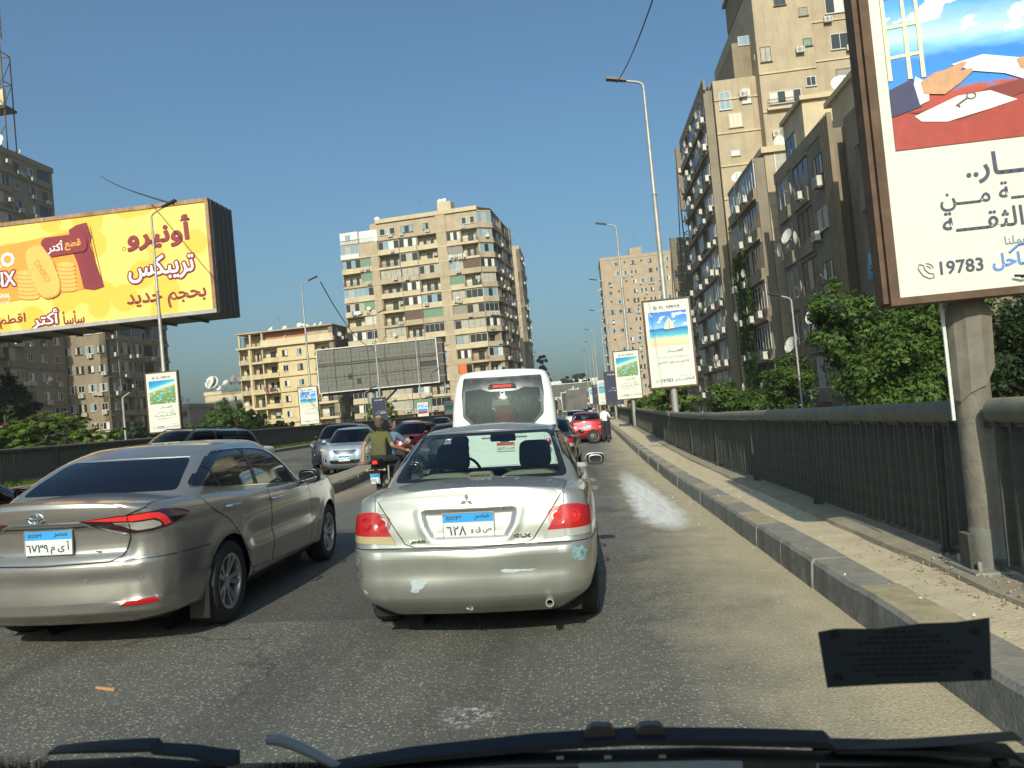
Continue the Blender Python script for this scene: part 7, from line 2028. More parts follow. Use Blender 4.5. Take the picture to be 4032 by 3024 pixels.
cable((-78.5, 120, 46.5), (-20.4, 37.2, 13.6), .3, 'thin cable running from the left tower to the lamp head before the yellow hoarding', .05, 26)
cable((-20.7, 60, 13.7), (-39, 150, 20), 3.5, 'cable sagging from the second left lamp head to the central block', .045, 26)
cable((1.75, 26.6, 13.1), (2.1, 4.0, 8.5), .8, 'cable rising from the nearest right lamp head out of the picture', .016, 22)

# ---- right side street front: tall lit block
t = building('stepped_tower', 'tall tan tower block at right, blank sunlit side stepping up towards the top', 17.0, 83, 0)
R7 = random.Random(51)
def plain_wall(root, x0, x1, y, z0, z1, d, m, holes, name='wall', ledges=()):
    MB().box(x0, x1, y, y+d, z0, z1).build(name, m, root)
    for (u, z, w, h, n, fm, gm) in holes: Lk('window', window_mesh(w, h, n, fm, gm, True), root, T3(x0+u, y-.002, z))
    for z in ledges: MB().box(x0-.02, x1, y-.12, y-.003, z, z+.18).build('ledge', M_tanl, root)
gh = 7.2
plain_wall(t, 0, 4.5, 0, -2, 40.8, 20, M_tanw, [(.5,37.6,1.2,1.9,2,M_alu,(M_paneb,)),(2.9,38.0,.9,1.6,2,M_alu,(M_curw,)),(1.3,35.6,1.4,1.6,3,M_tanl,(M_shw,)),(1.2,32.6,.9,.6,1,M_alu,(M_curw,)),(1.3,28.5,.9,.7,1,M_bro,(M_paned,)),(1.4,24.7,.9,.7,1,M_bro,(M_shy,)),(1.3,20.8,1.0,.8,2,M_bro,(M_paned,))], ledges=[38.6,35.0,31.5,28.0,24.5,21,17.5,14])
plain_wall(t, 4.52, 10.3, -1.5, 25.2, 50.0, 22, M_tanw, [(4.6,45.8,.9,.9,1,M_tand,(M_shy,)),(4.7,42.6,.9,.8,1,M_bro,(M_shg,)),(4.6,38.4,1.0,1.0,2,M_alu,(M_paned,)),(.8,37.0,3.2,1.3,4,M_alu,(M_shw,M_paned)),(4.7,34.0,.9,.8,1,M_bro,(M_shy,)),(2.2,34.0,1.3,1.2,2,M_tanl,(M_shw,)),(.3,41.5,1.1,1.6,2,M_bro,(M_curt,)),(4.6,30.0,.8,.7,1,M_bro,(M_paned,)),(1.0,30.0,1.2,1.1,2,M_alu,(M_curt,)),(2.2,47.2,1.2,1.0,2,M_bro,(M_paned,))], ledges=[49.9,40.2,36.2,32.5])
MB().box(4.52,10.28,-.1,19,-2,25.2).build('wall', M_tand, t)
Lk('balcony_railing', rail_mesh(3.8,.8), t, T3(5.0,-1.9,36.6)); MB().box(4.9,9.0,-2.0,-1.5,36.3,36.55).build('balcony', M_tanl, t)
plain_wall(t, 10.32, 21.5, .6, -2, 54, 18, M_tanw, [(1.6,50.0,2.4,2.2,2,M_alu,(M_paneb,)),(2.2,46.6,1.9,1.8,2,M_alu,(M_paned,M_curw)),(2.4,42.7,1.9,1.7,2,M_alu,(M_paned,)),(2.6,39.0,1.9,1.6,1,M_bro,(M_shy,)),(2.6,35.0,2.4,1.6,3,M_alu,(M_paneb,M_curt)),(6.0,50,1.6,1.6,2,M_alu,(M_paned,)),(6.0,46,1.6,1.6,2,M_alu,(M_paned,)),(6.0,42,1.6,1.6,2,M_alu,(M_paned,))], ledges=[45.8,41.6,38.2,34.4])
for (u, z, y) in ((5.1,39.2,0),(8.6,36.2,-2.0),(13.0,49.0,.6),(14.6,42.3,.6),(13.2,38.2,.6),(13.4,34.2,.6),(12.6,45.6,.6),(8.8,41.9,-1.5),(5.6,33.5,-1.5),(3.0,38.6,0),(4.9,42.3,0),(9.8,34.8,-1.5)): Lk('air_conditioner', ac_mesh(), t, T3(u, y, z))
# glazed penthouses
for (x0, x1, y, z0, z1) in ((4.52,10.28,-1.4,50.2,53.6),(7.5,15,3,53.8,57.5)):
    MB().box(x0, x1, y+2.2, y+12, z0, z1).build('penthouse', M_tand, t); MB().box(x0-.3, x1+.2, y-.6, y+12.3, z1, z1+.35).build('roof_slab', M_greyw, t)
    Lk('window', window_mesh(x1-x0-.2, z1-z0-.2, 5, M_bro, (M_paneb, M_paned)), t, T3(x0+.1, y+2.15, z0+.1)); Lk('glass_balustrade', window_mesh(x1-x0-.2, 1.1, 4, M_alu, (M_paneb,)), t, T3(x0+.1, y, z0))
MB().tube([(10.45,.45,0),(10.45,.45,52)], .12, 6).build('drain_pipe', M_whitew, t)
MB().box(2.6,4.5,1,18,40.8,45).build('penthouse', M_tand, t); MB().box(.5,4.5,5,18,40.8,42.4).build('penthouse', M_tand, t)
for (u, z, y) in ((3.3,45.5,1.0),): Lk('glass_balustrade', window_mesh(2.0, 1.0, 2, M_alu, (M_paneb,)), t, T3(u, y-.05, z-.9))
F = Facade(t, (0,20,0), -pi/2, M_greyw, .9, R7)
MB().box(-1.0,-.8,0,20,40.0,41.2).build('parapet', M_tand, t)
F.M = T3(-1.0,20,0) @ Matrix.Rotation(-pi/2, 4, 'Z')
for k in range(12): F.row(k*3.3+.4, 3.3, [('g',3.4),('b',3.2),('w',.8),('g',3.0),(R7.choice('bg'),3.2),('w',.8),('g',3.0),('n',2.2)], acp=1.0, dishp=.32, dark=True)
F.close()
# ---- ivy block
t = building('ivy_block', 'brown block with ivy climbing its road front, plain sunlit side wall with masonry joints', 17.2, 66.0)
iv = t
plain_wall(t, 0, 6.2, 0, -2, 27.5, 12, M_tanw, [(.8,25.4,1.2,2.1,1,M_whitew,(M_curt,))], ledges=[])
for i in range(24): MB().box(.02, 6.2, -.02, -.003, 1+i*1.0, 1.04+i*1.0).build('course', M_tand, t) if i % 1 == 0 else None
MB().box(-.3,6.4,-.3,12.2,27.5,28.0).build('parapet', M_tanl, t)
R8 = random.Random(61); F = Facade(t, (-1.0,11,0), -pi/2, M_greyw, .95, R8)
for k in range(8): F.row(k*3.4, 3.4, [('g',3.2),('n',1.8),('g',3.0),('b' if k in (2,) else 'g',3.0)], acp=.85, dishp=.32, dark=True, balm=M_tand)
F.close(); roof_dishes(t, 5, -.8, 1.6, 1, 9, 27.3, .4, .6, 62); roof_dishes(t, 7, 2.0, 6.0, .5, 5, 27.6, .4, .6, 63, 3)
# ---- dark block nearest the trees
t = building('dark_block', 'streaked dark apartment block behind the trees, fluted pilasters and many dishes', 16.4, 43.0)
R9 = random.Random(71); F = Facade(t, (0,17.6,0), -pi/2, M_greyw, 1.0, R9)
for k in range(7): F.row(k*3.35, 3.35, [('w',.8),('g',2.6),('w',1.3),('g',3.6),('w',.7),('N',2.6),('w',.6)], band=0, acp=.8, dishp=.22, dark=True)
F.close()
for i in range(5): MB().box(-.28, .0, 4.0+i*.34, 4.18+i*.34, -2, 24.0).build('pilaster', M_tand, t)
F = Facade(t, (.6,3.9,0), -pi/2, M_greyw, .8, R9)
for k in range(7): F.row(k*3.35, 3.35, [('w',3.9)], band=0, acp=0, dishp=0)
F.close(); MB().box(.99,12,-.2,17.6,-2,23.4).build('core', M_greyw, t)
plain_wall(t, .8, 7.5, 11.8, 23.4, 27.6, 5, M_tanl, [], ledges=[]); MB().box(.6,7.8,11.5,17,27.6,27.9).build('roof_slab', M_tanl, t)
plain_wall(t, 2.0, 9.5, 5.6, 23.4, 26.4, 4, M_tanl, [], ledges=[]); MB().box(1.8,9.8,5.0,10.5,26.4,26.75).build('roof_slab', M_tanl, t)
Lk('window', window_mesh(2.4,2.4,2,M_greyw,(M_paned,)), t, T3(.78,16.4,23.9) @ Matrix.Rotation(-pi/2, 4, 'Z')); Lk('air_conditioner', ac_mesh(), t, T3(6.4, 5.6, 23.6))
MB().box(-.05,.35,5,17.6,23.4,24.2).build('parapet', M_greyw, t)
roof_dishes(t, 4, 1.2, 6.5, 12, 15, 27.8, .35, .55, 73, 1)
for (y, z, s_) in ((12.3,18.4,.55),(14.3,10.9,.6),(8.5,12.4,.6),(13.0,6.2,.5)): Lk('satellite_dish', dish_mesh(False), t, T3(-.9, y, z) @ Matrix.Rotation(-1.2, 4, 'Z') @ Matrix.Rotation(-.35, 4, 'X') @ Matrix.Diagonal((s_, s_, s_, 1)))
# ---- neighbour with the blue awning, mostly behind the big advert board
t = building('balcony_house', 'dark house with a blue balcony cloth beside the big advert board', 15.6, 31.5)
R10 = random.Random(81); F = Facade(t, (0,9.6,0), -pi/2, M_greyw, 1.2, R10)
for k in range(7): F.row(k*3.35, 3.35, [('g',3.2),('w',.6),('g',3.0),('w',2.8)], acp=.3, dishp=.1, dark=True, balm=M_greyw)
F.close(); MB().box(1.19,14,.0,9.6,-2,23.4).build('core', M_greyw, t); plain_wall(t, 0.0, 8, 9.62, -2, 21.8, .6, M_greyw, [(1.0,12.5,.8,1.5,1,M_bro,(M_paned,)),(1.0,6.0,.8,1.5,1,M_bro,(M_paned,))])
aw = MB(); aw.add([(-.30,9.2,14.4),(-.30,6.2,14.4),(-.42,6.2,13.1),(-.42,9.2,13.1)], [(0,1,2,3)]); aw.build('blue_cloth', mat('blue_cloth', (.10,.28,.42), .8, noise=.1), t)
# ---- far right background: pink block and its neighbours
t = building('pink_block', 'pinkish apartment slab far beyond the lamps on the right', 9.5, 252)
R11 = random.Random(91); Fa = Facade(t, (0,0,0), 0, M_pinkw, .8, R11); Fb = Facade(t, (0,16,0), -pi/2, M_tand, .8, R11)
for k in range(17):
    n_ = 8 if k > 13 else 10
    Fa.row(k*3.1, 3.1, [('w',1.2)]+[(R11.choice('NnnNwx'), 2.7) for _ in range(n_ if k < 14 else 8)], band=0, acp=.5)
    if k < 15: Fb.row(k*3.1, 3.1, [(R11.choice('gnb'),3.0) for _ in range(5)], band=0, acp=.6, dark=True)
Fa.close(); Fb.close(); MB().box(.05,22.8,.79,16,-3,17*3.1).box(-.1,22.9,-.1,16,17*3.1,17*3.1+1).build('core', M_pinkw, t); MB().box(10,14,3,6,53.6,56.5).build('lift_house', M_pinkw, t); antenna(t, 12, 4, 56, 5)
t = building('narrow_flats', 'narrow balconied house below the pink slab, left of the sailing boat advert', 15.2, 150)
R12 = random.Random(93); Fa = Facade(t, (0,0,0), 0, M_tanw, 1.0, R12); Fb = Facade(t, (0,22,0), -pi/2, M_greyw, 1.0, R12)
for k in range(7): Fa.row(k*3.2, 3.2, [('n',2.6),('b',3.4)], acp=.5); Fb.row(k*3.2, 3.2, [(R12.choice('gb'),3.6) for _ in range(6)], acp=.7, dishp=.2, dark=True, balm=M_tanl)
Fa.close(); Fb.close(); MB().box(.99,8,.99,22,-3,22.4).box(-.1,8,-.1,22,22.4,23.2).build('core', M_tanw, t); roof_dishes(t, 3, 1, 6, 1, 5, 23, .5, .7, 94)
t = building('brown_flats', 'brown flats behind the sailing boat advert, between the pink slab and the tower', 18.4, 112)
R13 = random.Random(95); Fb = Facade(t, (0,26,0), -pi/2, M_greyw, 1.0, R13)
for k in range(8): Fb.row(k*3.3, 3.3, [(R13.choice('gbn'),3.6) for _ in range(7)], acp=.8, dishp=.2, dark=True)
Fb.close(); MB().box(.0,12,-.5,26,-3,26.4).build('core', M_tand, t)
# roof hoardings on frames beside the tower
for (x, y, z, w, h, m, lab) in ((14.9, 111.5, 30.6, 4.2, 9.2, M_tand, 'tall tan roof hoarding on a steel frame left of the stepped tower'), (14.2, 119, 20.2, 8.5, 8.3, mat('dull_panel', (.17,.15,.11), .8, noise=.2), 'square grey roof hoarding on a frame above the sailing boat advert')):
    t = thing('roof_hoarding', lab, 'hoarding', (x+.6, y, z), 0, None, TILT @ Matrix.Rotation(.25, 4, 'Z'))
    for i in range(6):
        for j in range(4): MB().box(w*j/4+.02, w*(j+1)/4-.02, -.04-.02*(i % 2), .04, h*i/6+.02, h*(i+1)/6-.02).build('sheet', m, t)
    mb = MB()
    for a in (0, w*.5, w): mb.tube([(a,.1,-10),(a,.1,h)], .10, 4); mb.tube([(a,.1,h*.8),(a+.3,3,-9)], .08, 4)
    for q in range(6): mb.tube([(0,.1,-10+q*1.7),(w,.1,-10+(q+1)*1.7)], .06, 4); mb.tube([(w,.1,-10+q*1.7),(0,.1,-10+(q+1)*1.7)], .06, 4)
    mb.build('frame', M_rust, t)['kind'] = 'stuff'
# hazy blocks closing the distance
for (x, y, w, h, m, lab) in ((-30, 520, 40, 34, M_whitew, 'white office block low on the horizon right of the white minibus'), (-6, 600, 34, 30, M_tanw, 'faint tan block on the horizon behind the far hoardings'), (30, 480, 40, 36, M_pinkw, 'faint pink block on the horizon behind the navy advert')):
    t = building('distant_block', lab, x, y); Rq = random.Random(int(w+h)); MB().box(0,w,0,20,-5,h-12).build('wall', m, t)
    for i in range(int(w/3.3)):
        MB().box(i*3.3+.4, i*3.3+2.4, -.3, -.01, -2, h-13).build('fin', M_alu if m is M_whitew else M_tand, t)
# laundry
def laundry(loc, rot, n, cols, label, seed=1, s=.55):
    t = thing('laundry', label, 'laundry', loc, 0, None, TILT @ Matrix.Rotation(rot, 4, 'Z')); R = random.Random(seed)
    MB().tube([(0,0,0),(n*s,0,0)], .02, 4).build('line', M_dark, t)
    for i in range(n):
        w, h = R.uniform(.5,.95)*s, R.uniform(.6,1.1); a = i*s
        mb = MB(); k = 5; vs = []
        for j in range(k+1): vs += [(a+w*j/k, -.03*sin(j*2+i), 0), (a+w*j/k+R.uniform(-.04,.04), -.06*sin(j*2.3+i), -h)]
        mb.add(vs, [(2*j, 2*j+2, 2*j+3, 2*j+1) for j in range(k)]); c = R.choice(cols); mb.build('cloth', mat('cloth_%d%d%d' % tuple(int(v*99) for v in c), c, .9), t)
C = ct.matrix_world
laundry(C @ Vector((22.6,-.9,13*fh+1.0)), -.10, 7, [(.7,.7,.68),(.6,.62,.62),(.45,.5,.5)], 'white washing on a line near the top of the central block, right side', 2, .5)
laundry(C @ Vector((1.6,-.8,10*fh+1.0)), -.10, 4, [(.72,.72,.72),(.15,.2,.4),(.7,.7,.7)], 'white and blue washing at the left edge of the central block', 3, .45)
laundry(yl.matrix_world @ Vector((5.6,-1.3,5*3.12+1.0)), -.06, 6, [(.4,.03,.06),(.05,.05,.12),(.6,.2,.25)], 'red and navy washing on a rounded balcony of the yellow flats', 4, .45)
laundry(iv.matrix_world @ Vector((-1.35,2.4,2*3.4+1.6)), -pi/2, 5, [(.6,.02,.12),(.6,.05,.2),(.08,.12,.3)], 'crimson and blue clothes hanging on the ivy block balcony', 5, .5)
cl = thing('orange_cloth', 'orange cloth draped over a balcony above the pool picture advert', 'cloth', C @ Vector((22.6,-.6,5.6*fh)), 0, None, TILT)
mb = MB(); vs = []
for j in range(7): vs += [(.25*j, -.05*sin(j*1.9), 1.2), (.25*j+.12, -.09*sin(j*2.1), -1.2)]
mb.add(vs, [(2*j, 2*j+2, 2*j+3, 2*j+1) for j in range(6)]); mb.build('cloth', mat('orange_fabric', (.62,.16,.05), .8), cl)
# ================================================================ trees and climbing plants
def leafmat(name, c, var=.4):
    if name in MATS: return MATS[name]
    m = bpy.data.materials.new(name); m.use_nodes = True; nt = m.node_tree; b = nt.nodes['Principled BSDF']
    g = nt.nodes.new('ShaderNodeNewGeometry'); r = nt.nodes.new('ShaderNodeValToRGB')
    r.color_ramp.elements[0].color = (*[v*(1-var) for v in c], 1); r.color_ramp.elements[1].color = (c[0]*(1+var*1.2), c[1]*(1+var), c[2]*(1+var*.4), 1)
    nt.links.new(g.outputs['Random Per Island'], r.inputs[0]); nt.links.new(r.outputs[0], b.inputs['Base Color'])
    b.inputs['Roughness'].default_value = .55; b.inputs['Specular IOR Level'].default_value = .3
    t = nt.nodes.new('ShaderNodeBsdfTranslucent'); nt.links.new(r.outputs[0], t.inputs[0]); a = nt.nodes.new('ShaderNodeMixShader'); a.inputs[0].default_value = .3
    nt.links.new(b.outputs[0], a.inputs[1]); nt.links.new(t.outputs[0], a.inputs[2]); nt.links.new(a.outputs[0], nt.nodes['Material Output'].inputs[0])
    MATS[name] = m; return m
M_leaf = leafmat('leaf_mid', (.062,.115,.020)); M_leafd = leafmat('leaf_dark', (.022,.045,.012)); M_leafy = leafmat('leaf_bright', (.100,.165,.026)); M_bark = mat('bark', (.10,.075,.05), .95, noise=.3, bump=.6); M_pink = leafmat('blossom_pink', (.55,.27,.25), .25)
def leaves(blobs, n, s0, s1, seed, flat=0.0, shell=.55):
    """leaf-sized faces spread through the volume of the given clumps (x,y,z,rx,ry,rz)"""
    R = random.Random(seed); vs = []; fs = []; wt = [b[3]*b[4]*b[5] for b in blobs]
    # sub-clumps give the crown its light and dark tufts
    subs = []
    for b in R.choices(blobs, [w**.7 for w in wt], k=max(30, n//90)):
        d = Vector((R.gauss(0,1), R.gauss(0,1), R.gauss(0,1))).normalized()*(R.random()**.45)
        subs.append((b[0]+d.x*b[3], b[1]+d.y*b[4], b[2]+d.z*b[5], min(b[3], b[4], b[5])*R.uniform(.16,.34), d))
    for _ in range(n):
        q = R.choice(subs); d = Vector((R.gauss(0,1), R.gauss(0,1), R.gauss(0,1))).normalized(); rr = q[3]*(R.random()**.5)
        c = Vector((q[0], q[1], q[2])) + Vector((d.x, d.y, d.z*(.75 if not flat else .3)))*rr*1.25
        nrm = (d*.8 + q[4]*.7 + Vector((R.uniform(-.6,.6), R.uniform(-.6,.6), .5+flat))).normalized()
        a = nrm.cross(Vector((R.uniform(-1,1), R.uniform(-1,1), R.uniform(-1,1)))).normalized(); b2 = nrm.cross(a); s = R.uniform(s0, s1)
        k = len(vs); vs += [tuple(c-a*s), tuple(c-b2*s*.45), tuple(c+a*s), tuple(c+b2*s*.45)]; fs.append((k, k+1, k+2, k+3))
    return vs, fs
def tree(name, label, x, y, zb, blobs, n, s0, s1, m, seed, trunk=None, tr=.22, flowers=0, flat=0.0, group=None):
    t = thing(name, label, 'tree', (x, y, zb), 0, group, TILT)
    vs, fs = leaves(blobs, n, s0, s1, seed, flat); me = bpy.data.meshes.new('crown'); me.from_pydata(vs, [], fs); me.materials.append(m); link('crown', me, t)
    if flowers:
        R = random.Random(seed+5); top = []
        for _ in range(flowers):
            b = R.choice(blobs); a = R.uniform(0, 2*pi); r = R.random()**.5; X, Y = b[0]+cos(a)*r*b[3], b[1]+sin(a)*r*b[4]; top.append((X, Y, b[2]+b[5]*sqrt(max(0, 1-r*r))*R.uniform(.9,1.15), .28, .28, .09))
        vs, fs = leaves(top, flowers*60, .05, .10, seed+9, .5); me = bpy.data.meshes.new('blossom'); me.from_pydata(vs, [], fs); me.materials.append(M_pink); link('blossom', me, t)
    R = random.Random(seed+1); mb = MB(); cx = sum(b[0] for b in blobs)/len(blobs); cy = sum(b[1] for b in blobs)/len(blobs); cz = min(b[2]-b[5]*.5 for b in blobs)
    mb.tube([(0,0,-.5),(cx*.2+.1,cy*.2,cz*.5),(cx*.6,cy*.6,cz)], [tr*1.25, tr, tr*.75], 9); mb.build('trunk', M_bark, t, smooth=True)
    mb = MB()
    for b in blobs: mb.tube([(cx*.6,cy*.6,cz-.1),((cx+b[0])*.5,(cy+b[1])*.5,(cz+b[2])*.5+.2),(b[0],b[1],b[2])], [tr*.55, tr*.35, tr*.12], 6)
    mb.build('limb', M_bark, t)['kind'] = 'stuff'
    return t
def gb_(x, y): return gz(x, y)
def blobset(R, n, rx, ry, rz, z0, s=(.35,.6)):
    out = []
    for i in range(n):
        a = 2*pi*i/n + R.uniform(-.4,.4); r = R.uniform(.2,.75); k = R.uniform(*s); out.append((cos(a)*rx*r, sin(a)*ry*r, z0+R.uniform(-.35,.55)*rz, rx*k, ry*k, rz*k*1.1))
    return out
R = random.Random(100)
tree('broadleaf_tree', 'big bright green tree just left of the nearest board post, behind the right railing', 12.3, 30.5, gb_(12, 30), blobset(R, 9, 3.5, 3.6, 3.4, 8.6), 42000, .06, .14, M_leaf, 1, tr=.3)
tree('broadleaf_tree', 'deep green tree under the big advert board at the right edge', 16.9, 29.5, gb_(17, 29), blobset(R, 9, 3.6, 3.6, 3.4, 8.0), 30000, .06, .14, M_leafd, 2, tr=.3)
tree('broadleaf_tree', 'dark tree rising beside the blue balcony cloth behind the big board', 14.2, 34.0, gb_(14, 34), blobset(R, 5, 1.5, 1.5, 5.0, 11.2), 9000, .09, .18, M_leafy, 22, tr=.2)
tree('broadleaf_tree', 'round green tree behind the railing left of the pale slim street lamp', 11.4, 50, gb_(11, 50), blobset(R, 8, 3.2, 3.0, 2.7, 7.2), 26000, .07, .15, M_leaf, 3)
tree('broadleaf_tree', 'low bright bush crown between the two right advert board posts', 4.9, 41, gb_(5, 41), blobset(R, 6, 1.6, 2.0, 1.5, 7.9), 6000, .07, .14, M_leafy, 4, tr=.14)
tree('broadleaf_tree', 'small bright tree just beyond the beach village advert post', 5.6, 62, gb_(5, 62), blobset(R, 6, 2.2, 2.0, 1.6, 7.6), 6000, .08, .16, M_leafy, 5, tr=.14)
tree('silk_tree', 'flat topped tree with pink blossom behind the left railing at the picture edge', -27.2, 36, gb_(-27, 36)-.3, [(-3.4,0,9.7,2.0,2,.55),(-.6,.5,9.5,2.2,2,.60),(1.6,-.3,10.0,2.0,2,.50),(3.2,.3,9.1,1.8,2,.55),(-2.5,0,8.6,2.6,2,.6),(.6,0,8.5,2.9,2,.6),(3.1,0,8.2,2.3,2,.6),(-3.5,0,7.8,2.4,2,.6),(0,0,7.5,3,2,.6)], 60000, .08, .17, M_leafy, 6, flowers=60, flat=.9, tr=.2)
tree('silk_tree', 'lower green tree seen through the bars of the left railing', -25.5, 27, gb_(-25, 27), [(-1,0,7.3,2.6,2.5,1.0),(2,1,7.0,2.4,2.5,1.0),(-3.6,0,7.0,2.2,2.4,1.0),(0,3,6.4,4.5,3,1.1)], 26000, .09, .18, M_leafy, 7, flat=.4)
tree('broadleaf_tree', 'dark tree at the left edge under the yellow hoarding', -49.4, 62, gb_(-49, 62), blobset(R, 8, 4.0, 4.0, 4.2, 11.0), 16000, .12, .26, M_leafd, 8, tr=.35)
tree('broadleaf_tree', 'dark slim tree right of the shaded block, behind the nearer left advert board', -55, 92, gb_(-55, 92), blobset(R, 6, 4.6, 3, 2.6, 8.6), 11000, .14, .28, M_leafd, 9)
tree('broadleaf_tree', 'green tree crown beyond the black four wheel drive, left of the yellow flats', -43.5, 92, gb_(-43, 92), blobset(R, 8, 5.0, 4, 3.0, 9.2), 16000, .13, .27, M_leaf, 10, tr=.3)
tree('broadleaf_tree', 'bushy bright tree before the lower floors of the yellow flats', -32.3, 74, gb_(-32, 74), blobset(R, 8, 3.9, 3, 2.2, 8.3), 14000, .11, .22, M_leafy, 11)
tree('flowering_tree', 'small tree with pink blossom right of the riders, before the central block', -24.6, 92, gb_(-24.6, 92), [(0,0,9.6,1.9,2,1.0),(1.5,0,8.6,1.6,1.6,.9),(-1.2,0,8.6,1.4,1.5,.9)], 5000, .09, .18, M_leafy, 12, flowers=34, tr=.12)
tree('conifer_tree', 'dark ragged tree rising just right of the white minibus far ahead', -12.2, 250, gb_(-12, 250), [(0,0,z,4.2-.12*z,4,3) for z in (6,10,14,18,22)], 9000, .4, .8, M_leafd, 13, tr=.4)
tree('broadleaf_tree', 'distant round tree on the horizon above the far hoardings', -1.5, 330, gb_(-1, 330), blobset(R, 6, 9, 6, 6, 14), 5000, .5, .9, M_leafd, 14, tr=.5)
tree('broadleaf_tree', 'distant dark tree low between the far hoardings and the navy advert', 11, 330, gb_(11, 330), blobset(R, 6, 9, 6, 6, 9), 4000, .5, .9, M_leafd, 15, tr=.5)
# ivy on the brown block
R = random.Random(7); vs = []; fs = []
for _ in range(15000):
    col = R.choice((1.6, 2.3, 3.9, 6.0)); zz = 20.5*R.random()**1.5; wv = .45+.5*(1-zz/21)
    yy = 11-(col+R.gauss(0, wv*.55)+.5*sin(zz*.9)); c = Vector((-1.28+R.uniform(-.28,.08), yy, zz)); nrm = Vector((-1, R.uniform(-.8,.8), R.uniform(-.3,.9))).normalized()
    a = nrm.cross(Vector((R.uniform(-1,1), R.uniform(-1,1), R.uniform(-1,1)))).normalized(); b2 = nrm.cross(a); s = R.uniform(.08,.17); k = len(vs)
    vs += [tuple(c-a*s), tuple(c-b2*s*.7), tuple(c+a*s), tuple(c+b2*s*.7)]; fs.append((k, k+1, k+2, k+3))
me = bpy.data.meshes.new('ivy'); me.from_pydata(vs, [], fs); me.materials.append(M_leaf)
o = link('ivy', me); o.matrix_world = iv.matrix_world.copy(); tag(o, 'ivy hanging in green columns down the road front of the brown block', 'climbing plant')
# greenery seen at street level
def scrub(name, x0, x1, y0, y1, n, seed, m, z=.0, s=(.10,.2)):
    R = random.Random(seed); blobs = []
    for _ in range(40): X, Y = R.uniform(x0,x1), R.uniform(y0,y1); blobs.append((X, Y, gz(X,Y)+z+R.uniform(0,1.2), 1.5, 1.5, .9))
    vs, fs = leaves(blobs, n, s[0], s[1], seed); me = bpy.data.meshes.new(name); me.from_pydata(vs, [], fs); me.materials.append(m); o = link(name, me); o['kind'] = 'stuff'; return o
scrub('shrubbery', -36, -22.5, 24, 60, 16000, 51, M_leafy, 5.2); scrub('shrubbery', 5, 12, 24, 70, 9000, 52, M_leaf, 2.6)
# grass strip at the foot of the left railing
R = random.Random(8); vs = []; fs = []
for _ in range(7000):
    y = R.uniform(20, 80); x = XL+R.uniform(.05,.55)*(1 if R.random() < .8 else 1.4); z = elevL(x, y)+.2; h = R.uniform(.08,.26); a = R.uniform(0,6.28); k = len(vs)
    vs += [(x, y, z), (x+.03*cos(a), y+.03*sin(a), z), (x+R.uniform(-.05,.05), y+R.uniform(-.05,.05), z+h)]; fs.append((k, k+1, k+2))
me = bpy.data.meshes.new('grass'); me.from_pydata(vs, [], fs); me.materials.append(M_leafy); link('grass', me)['kind'] = 'stuff'

# ================================================================ people and the motorcycle
M_skin = mat('skin', (.30,.165,.10), .55, noise=.06, nscale=30); M_hairg = mat('hair_greying', (.075,.065,.058), .8, noise=.5, nscale=60); M_hairb = mat('hair_black', (.008,.007,.007), .6)
def person(name, label, loc, rot, joints, bones, root, regions, sub=2, cat='person', group=None):
    """joints: name -> (pos, radius x, radius y); bones: pairs; regions: list of (material, test(point, nearest bone))"""
    names = list(joints); idx = {n: i for i, n in enumerate(names)}
    me = bpy.data.meshes.new('sk'); me.from_pydata([joints[n][0] for n in names], [(idx[a], idx[b]) for a, b in bones], [])
    o = bpy.data.objects.new('sk', me); COL.objects.link(o)
    md = o.modifiers.new('s', 'SKIN'); md.use_smooth_shade = True; md.branch_smoothing = .3
    for n in names: v = me.skin_vertices[0].data[idx[n]]; v.radius = (joints[n][1], joints[n][2]); v.use_root = (n == root)
    s = o.modifiers.new('d', 'SUBSURF'); s.levels = sub; s.render_levels = sub
    dg = bpy.context.evaluated_depsgraph_get(); dg.update(); out = bpy.data.meshes.new_from_object(o.evaluated_get(dg)); out.name = 'body'
    bpy.data.objects.remove(o)
    out.materials.clear()
    for m, _ in regions: out.materials.append(m)
    J = {n: Vector(joints[n][0]) for n in names}
    def near(p):
        best = None
        for a, b in bones:
            A, B = J[a], J[b]; d = B-A; t = max(0, min(1, (p-A).dot(d)/max(d.length_squared, 1e-9))); q = (p-(A+d*t)).length/(joints[a][1]*(1-t)+joints[b][1]*t+.01)
            if best is None or q < best[0]: best = (q, a, b, t)
        return best
    for f in out.polygons:
        f.use_smooth = True; nb = near(f.center)
        for i, (m, test) in enumerate(regions):
            if test(f.center, nb[1], nb[2], nb[3]): f.material_index = i; break
    root_ = thing(name, label, cat, loc, rot, group)
    link('body', out, root_); return root_
